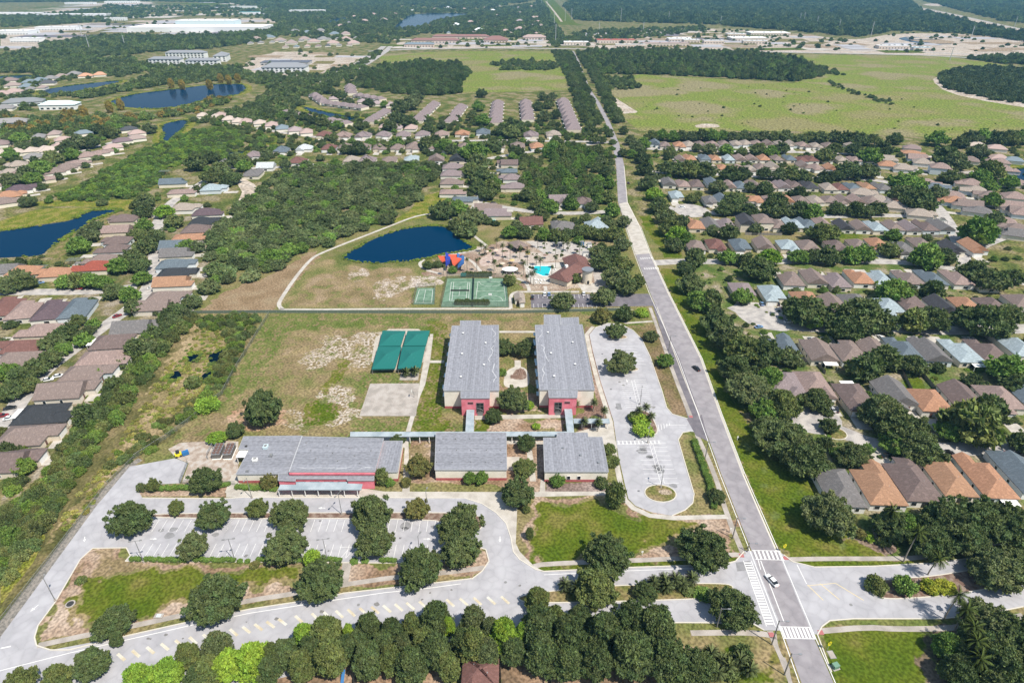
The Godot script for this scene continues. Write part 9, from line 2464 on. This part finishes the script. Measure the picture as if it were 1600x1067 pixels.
	wood("lakeside_wood", P([-462,-1177,-411,-1225,-329.9,-1177,-296.7,-1334,-257.7,-1259,-269.4,-1103,-275.8,-969,-289.8,-789,-329.2,-753,-381.4,-789,-377.8,-836,-349.8,-917,-368.2,-1026,-424.8,-1103]), 9.0, 3.0, 6.0, 1.2, "oak dot", mid, 0.85)
	wood("dark_wood", P([-263.9,-1177,-237.4,-1277,-175.5,-1354,-97.6,-1314,-72.8,-1200,-82.9,-1103,-77.4,-997,-101.1,-969,-148.6,-980,-189.7,-1002,-220.4,-1038]), 9.0, 4.0, 7.0, 1.6, "oak far", [Color(0.75, 0.85, 0.65), Color(0.9, 1.0, 0.8), Color(0.8, 0.8, 0.75)], 0.95)
	wood("dark_wood", P([-42,-1334,0,-1364,85.2,-1354,83.3,-1242,-23.1,-1242]), 10.0, 3.5, 6.0, 1.4, "oak dot", mid, 0.8)
	wood("meadow_wood", P([162.3,-1536,286.8,-1562,528,-1510,572,-1374,539,-1177,456,-1103,325.9,-1161,222.7,-1192,144.7,-1192]), 10.0, 4.0, 7.5, 1.7, "oak far", [Color(0.9, 0.95, 0.85), Color(1.15, 1.1, 1.0), Color(1.2, 1.35, 0.9), Color(0.7, 0.75, 0.7)], 0.92)
	wood("meadow_wood", P([149.9,-1161,198.6,-1146,195.9,-1038,153.4,-1014,139.4,-1057]), 9.0, 3.0, 6.0, 1.3, "oak dot", mid, 0.75)
	wood("eastern_wood", P([731,-1177,855,-1277,1028,-1225,743,-861,671,-927,659,-1026]), 10.0, 4.0, 7.0, 1.2, "oak dot", [Color(0.75, 0.78, 0.78), Color(0.9, 0.9, 0.88), Color(0.65, 0.68, 0.7)], 0.97)
	wood("eastern_wood", P([929,-1417,1051,-1462,1270,-1536,1083,-1296,952,-1334]), 11.0, 4.0, 7.0, 1.4, "oak dot", mid, 0.9)
	wood("meadow_hedge", P([562,-1334,586,-1259,572,-1177,555,-1177,544,-1242]), 9.0, 3.0, 5.0, 1.2, "oak dot", mid, 0.7)
	wood("meadow_hedge", P([514,-1103,516,-991,523,-917,505,-893,496,-969,498,-1076]), 8.0, 2.0, 4.0, 1.1, "oak dot", mid, 0.55)
	wood("meadow_shrubs", P([163.9,-1090,478,-1057,637,-828,552,-704,329.2,-753,137.3,-789]), 30.0, 0.8, 2.2, 1.1, "bush dot", mid, 0.5)
	wood("north_forest", P([270.6,-3805,732,-4123,1749,-4946,2365,-4303,1821,-3187,1465,-2130,1403,-1705,1312,-1589,1294,-2038,1156,-2130,940,-1914,829,-2130,648,-2397,232.8,-2591]), 24.0, 8.0, 14.0, 1.25, "oak dot", [Color(0.72, 0.8, 0.75), Color(0.85, 0.9, 0.85), Color(1.1, 1.1, 1.0), Color(0.6, 0.68, 0.66)], 0.95)
	wood("north_forest", P([290.7,-5490,365.8,-4123,270.6,-3805,732,-4123,1749,-4946,4137,-5204,6453,-8168,430.2,-8168]), 34.0, 12.0, 20.0, 1.1, "oak dot", [Color(0.72, 0.8, 0.75), Color(0.85, 0.9, 0.85)], 0.9)
	wood("north_forest", P([2549,-4498,4609,-5809,1698,-2083,1769,-2591]), 26.0, 8.0, 14.0, 1.2, "oak dot", mid, 0.85)
	wood("north_forest", P([-5736,-8168,286.8,-8168,159.3,-4498,-121.5,-3409,-566,-3532,-782,-3664,-1154,-3409,-1546,-3958,-2136,-4303,-2927,-4123]), 30.0, 8.0, 15.0, 1.1, "oak dot", mid, 0.72)
	wood("town_trees", P([-566,-3532,-117.5,-3295,136.2,-4039,117,-2083,116.1,-1876,-34.8,-1914,-258.7,-2038,-311.7,-1705,-387.6,-1770,-546,-1876,-639,-1954,-765,-2230,-749,-2523,-548,-2339,-385.5,-2130]), 17.0, 5.0, 9.0, 1.15, "oak dot", mid, 0.75)
	wood("town_trees", P([151.4,-4498,175.6,-4123,137.3,-1770,100.7,-1616,99,-1876]), 13.0, 5.0, 9.0, 1.3, "oak dot", mid, 0.95)
	wood("town_trees", P([142.4,-1840,188.7,-2083,315.2,-2179,618,-2283,597,-2130,263.1,-1804,142.8,-1737]), 15.0, 4.0, 8.0, 1.2, "oak dot", mid, 0.5)
	wood("western_wood", P([-1138,-1705,-1118,-1954,-957,-1914,-797,-1995,-752,-2459,-644,-2230,-646,-1770,-696,-1616,-805,-1536,-821,-1486,-903,-1417,-913,-1225,-1078,-1462,-1061,-1562]), 14.0, 5.0, 9.0, 1.2, "oak dot", mid, 0.95)
	wood("western_wood", P([-937,-1259,-890,-1395,-797,-1439,-656,-1259,-663,-1161,-779,-1192,-902,-1208]), 12.0, 4.0, 8.0, 1.2, "oak dot", mid, 0.95)
	wood("western_wood", P([-2020,-2818,-1922,-2902,-1944,-3409,-1710,-3086,-1429,-2523,-1607,-2283,-1611,-2230]), 16.0, 5.0, 9.0, 1.2, "oak dot", mid, 0.8)
	wood("western_wood", P([-2165,-3805,-1238,-3664,-883,-2991,-860,-2663,-1351,-2902,-1467,-2591,-1792,-3086]), 22.0, 5.0, 9.0, 1.2, "oak dot", mid, 0.4)
	wood("tree_belt", P([88.9,-1562,132.7,-1536,122.1,-1200,111,-917,105.9,-781,86.3,-753,84.3,-861,92.4,-1177]), 7.0, 3.2, 5.0, 1.35, "oak far", mid, 0.9)
	wood("tree_belt", P([143.4,-1562,173.7,-1510,154.3,-1161,138.3,-893,131.6,-781,119.2,-774,124.5,-927,134.7,-1132,137,-1385]), 7.0, 3.2, 5.0, 1.35, "oak far", mid, 0.9)
	wood("tree_belt", P([-222.7,-1161,-175.9,-1177,-165.8,-1103,-232.5,-1026,-266.3,-1090]), 9.0, 3.0, 5.0, 1.3, "oak dot", mid, 0.8)
	wood("tall_trees", P([52.5,-666,80,-647,72.7,-508,69.3,-461,43,-461,18.7,-476,6.2,-508,11.7,-582,34.1,-565,44.3,-640]), 7.0, 3.2, 5.5, 1.6, "oak far", [Color(1.0, 1.2, 0.8), Color(1.2, 1.5, 0.8), Color(0.9, 1.0, 0.85), Color(1.1, 1.05, 0.95)], 0.85, true)
	wood("verge_trees", P([-300.8,-1354,-306,-1589,-286.8,-1562,-278.1,-1334,-283.3,-1242]), 10.0, 3.0, 5.0, 1.2, "oak dot", mid, 0.8)
	wood("homes_trees", P([-775,-1026,-758,-1090,-641,-980,-619,-848,-643,-836]), 15.0, 3.5, 6.0, 1.2, "oak dot", mid, 0.5)
	wood("strip_trees", P([150.9,-1954,389.7,-2154,637,-2204,823,-2017,864,-1787,889,-1616,1083,-1395,1115,-1439,847,-1536,477,-1575,136.7,-1660]), 26.0, 3.0, 6.5, 1.2, "oak dot", mid, 0.3)
	wood("town_trees", P([-1265,-3958,-633,-3958,-362.4,-2130,-483,-2230,-705,-2230,-908,-2663]), 18.0, 5.0, 9.0, 1.15, "oak dot", mid, 0.7)
	wood("creek_wood", P([-585,-753,-559,-804,-513,-819,-498,-767,-528,-733,-537,-683]), 9.0, 3.0, 5.5, 1.2, "oak dot", mid, 0.85)
	wood("homes_trees", P([-714,-1354,-505,-1296,-480,-1225,-628,-1225,-723,-1117,-775,-1026,-849,-1132,-798,-1242]), 9.0, 3.0, 5.5, 1.2, "oak dot", mid, 0.6)
	wood("site_trees", P([872,-1770,1132,-2083,1359,-2083,1381,-1804,1167,-1510,932,-1562]), 26.0, 3.0, 6.0, 1.2, "oak dot", mid, 0.2)
	parcels(P([880,-1770,1086,-1995,1280,-2017,1356,-1770,1167,-1510,991,-1589]), Vector2(110, 70), [1, 5, 5, 0, 2], 8)
	wood("strip_trees", P([-492,-1259,-539,-1462,-516,-1562,-333.5,-1510,-306.6,-1334,-319.7,-1225,-369.4,-1161]), 24.0, 3.0, 6.0, 1.2, "oak dot", mid, 0.2)
	wood("strip_trees", P([-1420,-1954,-1407,-2523,-854,-2738,-752,-2397,-760,-1995,-1104,-1995,-1126,-1616,-1147,-1562]), 32.0, 4.0, 7.0, 1.2, "oak dot", mid, 0.22)
	wood("strip_trees", P([-307.3,-1876,111,-1876,102.4,-1645,-266.7,-1616]), 24.0, 3.0, 6.0, 1.2, "oak dot", mid, 0.35)
	for e in [V(-521,-1038), V(-499,-1026), V(-457,-1026), V(-466,-1090), V(-447.6,-1076), V(-438.4,-1090), V(-523,-812), V(-522,-789), V(-504,-861), V(-509,-844)]:
		var p: Vector2 = e
		tree([p.x, p.y, 5.0, 14.0], "cone", "rust", "rust-brown cypress on the lake bank, %s along it" % ordinal[taken.get("cypress_tree", -1) + 1], "cypresses on the lake bank", "cypress_tree")
	for e in [[[39.8,-620,7.4,14.7], "fresh"], [[47.4,-614,6.1,13.4], "olive"], [[33.7,-619,5.5,11.0], "fresh"]]:
		tree(e[0], "cone", e[1], "tall feathery cypress above the lanes by the avenue, %s of three" % ordinal[taken["cypress_tree"] - 9], "cypresses by the lanes", "cypress_tree")
	# big sheds and flats to the north-west
	var white := Color(0.72, 0.73, 0.73)
	var pale := Color(0.62, 0.62, 0.62)
	block(V(-933,-2132), 0.03, 390.0, 120.0, 13.0, Color(0.8, 0.8, 0.8), white, "huge white distribution shed in front of the blue canal", "warehouse")
	block(V(-993,-2326), 0.03, 190.0, 60.0, 17.0, Color(0.75, 0.75, 0.75), Color(0.6, 0.72, 0.74), "pale blue upper hall behind the huge white shed", "warehouse")
	var grey := Color(0.22, 0.23, 0.25)
	for e in [[V(-663,-1326), 60.0, 17.0, 0.0, "low front wing of the white flats, left"], [V(-584,-1305), 60.0, 17.0, 0.05, "front wing of the white flats, right"], [V(-673,-1437), 80.0, 18.0, 0.0, "long back wing of the white flats"], [V(-582,-1390), 24.0, 44.0, 0.2, "right end wing of the white flats"], [V(-399.5,-1212), 75.0, 30.0, 0.05, "white flats standing alone on the sandy site, in front"]]:
		block(e[0], e[3], e[1], e[2], 10.5, grey, white, e[4], "apartment building", "white apartment buildings", true)
	block(V(-434.3,-1330), 0.05, 90.0, 34.0, 5.0, Color(0.1, 0.11, 0.14), Color(0.4, 0.4, 0.4), "dark-roofed unfinished building behind the lone flats", "apartment building")
	block(V(-589,-872), 0.1, 44.0, 18.0, 6.0, Color(0.55, 0.66, 0.68), white, "pale blue metal-roofed hall by the lakes", "hall", "", true)
	block(V(-653,-897), 0.35, 46.0, 20.0, 5.0, Color(0.19, 0.2, 0.21), white, "long grey-roofed house by the lakes", "hall", "", true)
	block(V(-582,-763), 0.3, 40.0, 18.0, 5.0, Color(0.24, 0.23, 0.23), white, "grey roofs at the left edge below the lakes", "hall", "", true)
	for e in [[V(-654,-861), "grey"], [V(-812,-1103), "brown"], [V(-767,-1083), "slate-blue"], [V(-763,-1103), "slate-blue"], [V(-759,-1124), "grey"], [V(-755,-1146), "taupe"], [V(-752,-1177), "grey"], [V(-719,-1154), "orange"], [V(-703,-1169), "orange"], [V(-734,-1076), "dark"], [V(-772,-1051), "taupe"], [V(-741,-1038), "slate-blue"], [V(-731,-969), "rose"], [V(-730,-991), "rose"]]:
		house(e[0], 0.3, 22.0, 17.0, e[1], "hip", "%s-roofed lake house, %s along the far western bank" % [e[1], ordinal[taken.get("lake_house", 0) % 20]], "houses on the western lake", 1)
		taken["lake_house"] = taken.get("lake_house", 0) + 1
	# the strip along the highway
	var n := 0
	for e in [[V(-192.7,-1763), 120.0, 22.0, 0.0, "maroon", "long red-roofed shopping row left of the avenue, front"], [V(-136.1,-1872), 150.0, 20.0, 0.0, "maroon", "long red-roofed shopping row left of the avenue, behind"], [V(-40.5,-1780), 60.0, 40.0, 0.0, "maroon", "red-roofed building nearest the avenue"], [V(58.9,-1853), 60.0, 26.0, 0.0, "rose", "rose-roofed building beside the avenue trees"], [V(-220.2,-1661), 70.0, 16.0, 0.0, "slate-blue", "blue-grey roofed filling station by the slanting road"]]:
		block(e[0], e[3], e[1], e[2], 6.0, roofs[e[4]], Color(0.62, 0.5, 0.42), e[5], "shop building", "shops along the highway", true)
	for e in [[V(156.3,-1713), 60.0, 20.0, white, "white shop right of the avenue"], [V(260.9,-1768), 95.0, 30.0, roofs["red"], "red shop row right of the avenue, left one"], [V(369.2,-1686), 110.0, 24.0, roofs["rose"], "reddish shop row right of the avenue, right one"], [V(430,-1804), 60.0, 30.0, white, "white building behind the reddish shop row"], [V(451,-1768), 40.0, 24.0, pale, "pale building beside the white one behind the shops"], [V(611,-1828), 90.0, 46.0, white, "large white store, front part"], [V(721,-1989), 110.0, 50.0, white, "large white store, back part"], [V(618,-1946), 50.0, 24.0, pale, "grey hall left of the large white store"], [V(602,-1739), 60.0, 16.0, pale, "low front wing of the large white store"], [V(882,-1621), 70.0, 20.0, pale, "pale low building beside the retention pond"], [V(925,-1578), 40.0, 14.0, Color(0.5, 0.62, 0.68), "blue-roofed shed below the retention pond"], [V(501,-1746), 50.0, 20.0, pale, "pale shop between the reddish row and the store"], [V(278.5,-1646), 70.0, 8.0, white, "thin white row of covered parking by the highway"]]:
		block(e[0], 0.0, e[1], e[2], 6.5, e[3], Color(0.6, 0.52, 0.45), e[4], "shop building", "shops along the highway")
	# halls of the industrial estate, far left
	for e in [[V(-1426,-2020), 110.0, 60.0, "white hall at the left edge of the estate"], [V(-1387,-2165), 120.0, 34.0, "long pale hall with an orange end"], [V(-1227,-1779), 70.0, 30.0, "white hall among parked lorries"], [V(-1738,-2837), 260.0, 50.0, "long white hall behind the tree belt"], [V(-2014,-2927), 200.0, 40.0, "white hall at the far left"], [V(-1601,-2752), 90.0, 30.0, "blue-grey hall in the middle of the estate"], [V(-1444,-2597), 70.0, 26.0, "small pale hall left of the distribution shed"], [V(-1298,-3475), 120.0, 30.0, "blue-roofed shed far beyond the distribution shed"], [V(-1089,-2974), 80.0, 24.0, "teal-roofed shed beyond the distribution shed"], [V(-892,-3125), 150.0, 40.0, "white roofs at the far lake"], [V(-2342,-3911), 150.0, 40.0, "pale roofs on the skyline, left"], [V(-2206,-4081), 180.0, 40.0, "pale roofs on the skyline, middle"]]:
		block(e[0], 0.08, e[1], e[2], 9.0, Color(0.66, 0.66, 0.66) if n != 8 else Color(0.1, 0.34, 0.36), white, e[3], "warehouse", "halls of the industrial estate")
		n += 1
	# far homes: round the far lake, and between the flats and the slanting road
	n = 0
	for e in [[V(-665,-1828), "taupe"], [V(-651,-1884), "slate-blue"], [V(-592,-1792), "taupe"], [V(-543,-1724), "taupe"], [V(-540,-1828), "taupe"], [V(-497,-1758), "rose"], [V(-491,-1828), "grey"], [V(-440.5,-1724), "rose"], [V(-432.4,-1828), "rose"], [V(-390.1,-1724), "rose"], [V(-638,-2075), "grey"], [V(-588,-2029), "slate-blue"], [V(-569,-2099), "grey"], [V(-500,-1986), "slate-blue"], [V(-468,-1986), "taupe"], [V(-607,-2745), "rose"], [V(-566,-2914), "rose"], [V(-477,-2914), "rose"], [V(-551,-2279), "rose"], [V(-522,-2524), "rose"], [V(-466,-2594), "taupe"], [V(-185.1,-2336), "white"], [V(-99.8,-2123), "white"], [V(-143.7,-2458), "rose"], [V(-18.8,-2075), "rose"], [V(23.5,-2172), "rose"], [V(27.2,-2524), "lilac"], [V(88.5,-2745), "rose"], [V(30.6,-3441), "lilac"], [V(95.2,-3569), "rose"], [V(88.4,-2458), "rose"], [V(32.2,-3007), "lilac"], [V(-306.4,-3441), "white"], [V(-222,-3321), "rose"], [V(-85.9,-3210), "white"], [V(-355.2,-3321), "rose"], [V(-137.9,-3441), "rose"], [V(-443.7,-3210), "white"]]:
		house(e[0], rng.randf() * 0.6, 30.0, 24.0, e[1], "hip", "%s-roofed far house %s" % [e[1], ["on the sandy side of the slanting road", "above the slanting road", "left of the far lake", "right of the far lake", "in the trees beside the power corridor", "behind the far lake"][0 if n < 10 else 1 if n < 15 else 2 if n < 21 else 3 if n < 24 else 4 if n < 32 else 5]], "far houses", 1)
		n += 1
	plant_far_homes()
	# steel poles of the power lines
	n = 0
	for e in [[V(-1124,-1840), 40.0], [V(-979,-1616), 34.0], [V(-911,-1645), 26.0], [V(107.9,-1737), 44.0], [V(190.7,-2557), 40.0], [V(219.3,-2627), 38.0], [V(139.2,-2339), 40.0], [V(385.7,-2523), 44.0], [V(256.6,-2083), 26.0], [V(386.8,-2083), 26.0], [V(570,-2591), 30.0], [V(1008,-2491), 30.0], [V(1009,-2459), 34.0], [V(1030,-2397), 26.0], [V(1007,-2179), 28.0], [V(976,-1914), 38.0], [V(1250,-1914), 28.0], [V(1619,-2283), 30.0], [V(883,-1395), 24.0], [V(161.6,-3295), 40.0], [V(155.6,-3805), 40.0], [V(704,-2397), 26.0]]:
		var o := thing("power_pole", "tall pale steel power pole, %s from the left along the line" % ordinal[n % 20] if n < 20 else "tall pale steel power pole deep in the green corridor, %s one" % ("nearer" if n == 20 else "farther"), "power pole", up(e[0]), 0.0, "power poles")
		var s := Shape.new()
		s.tube(Vector3.ZERO, Vector3(0, e[1], 0), 0.8, 0.45, 8)
		part("shaft", s, mat("pale steel", rgb(0.45, 0.46, 0.46), 0.6), o)
		for k in 3:
			part("arm", box_mesh(Vector3(6.0, 0.3, 0.3)), mat("pale steel"), o, Vector3(0, e[1] - 1.5 - 3.0 * k, 0))
		n += 1
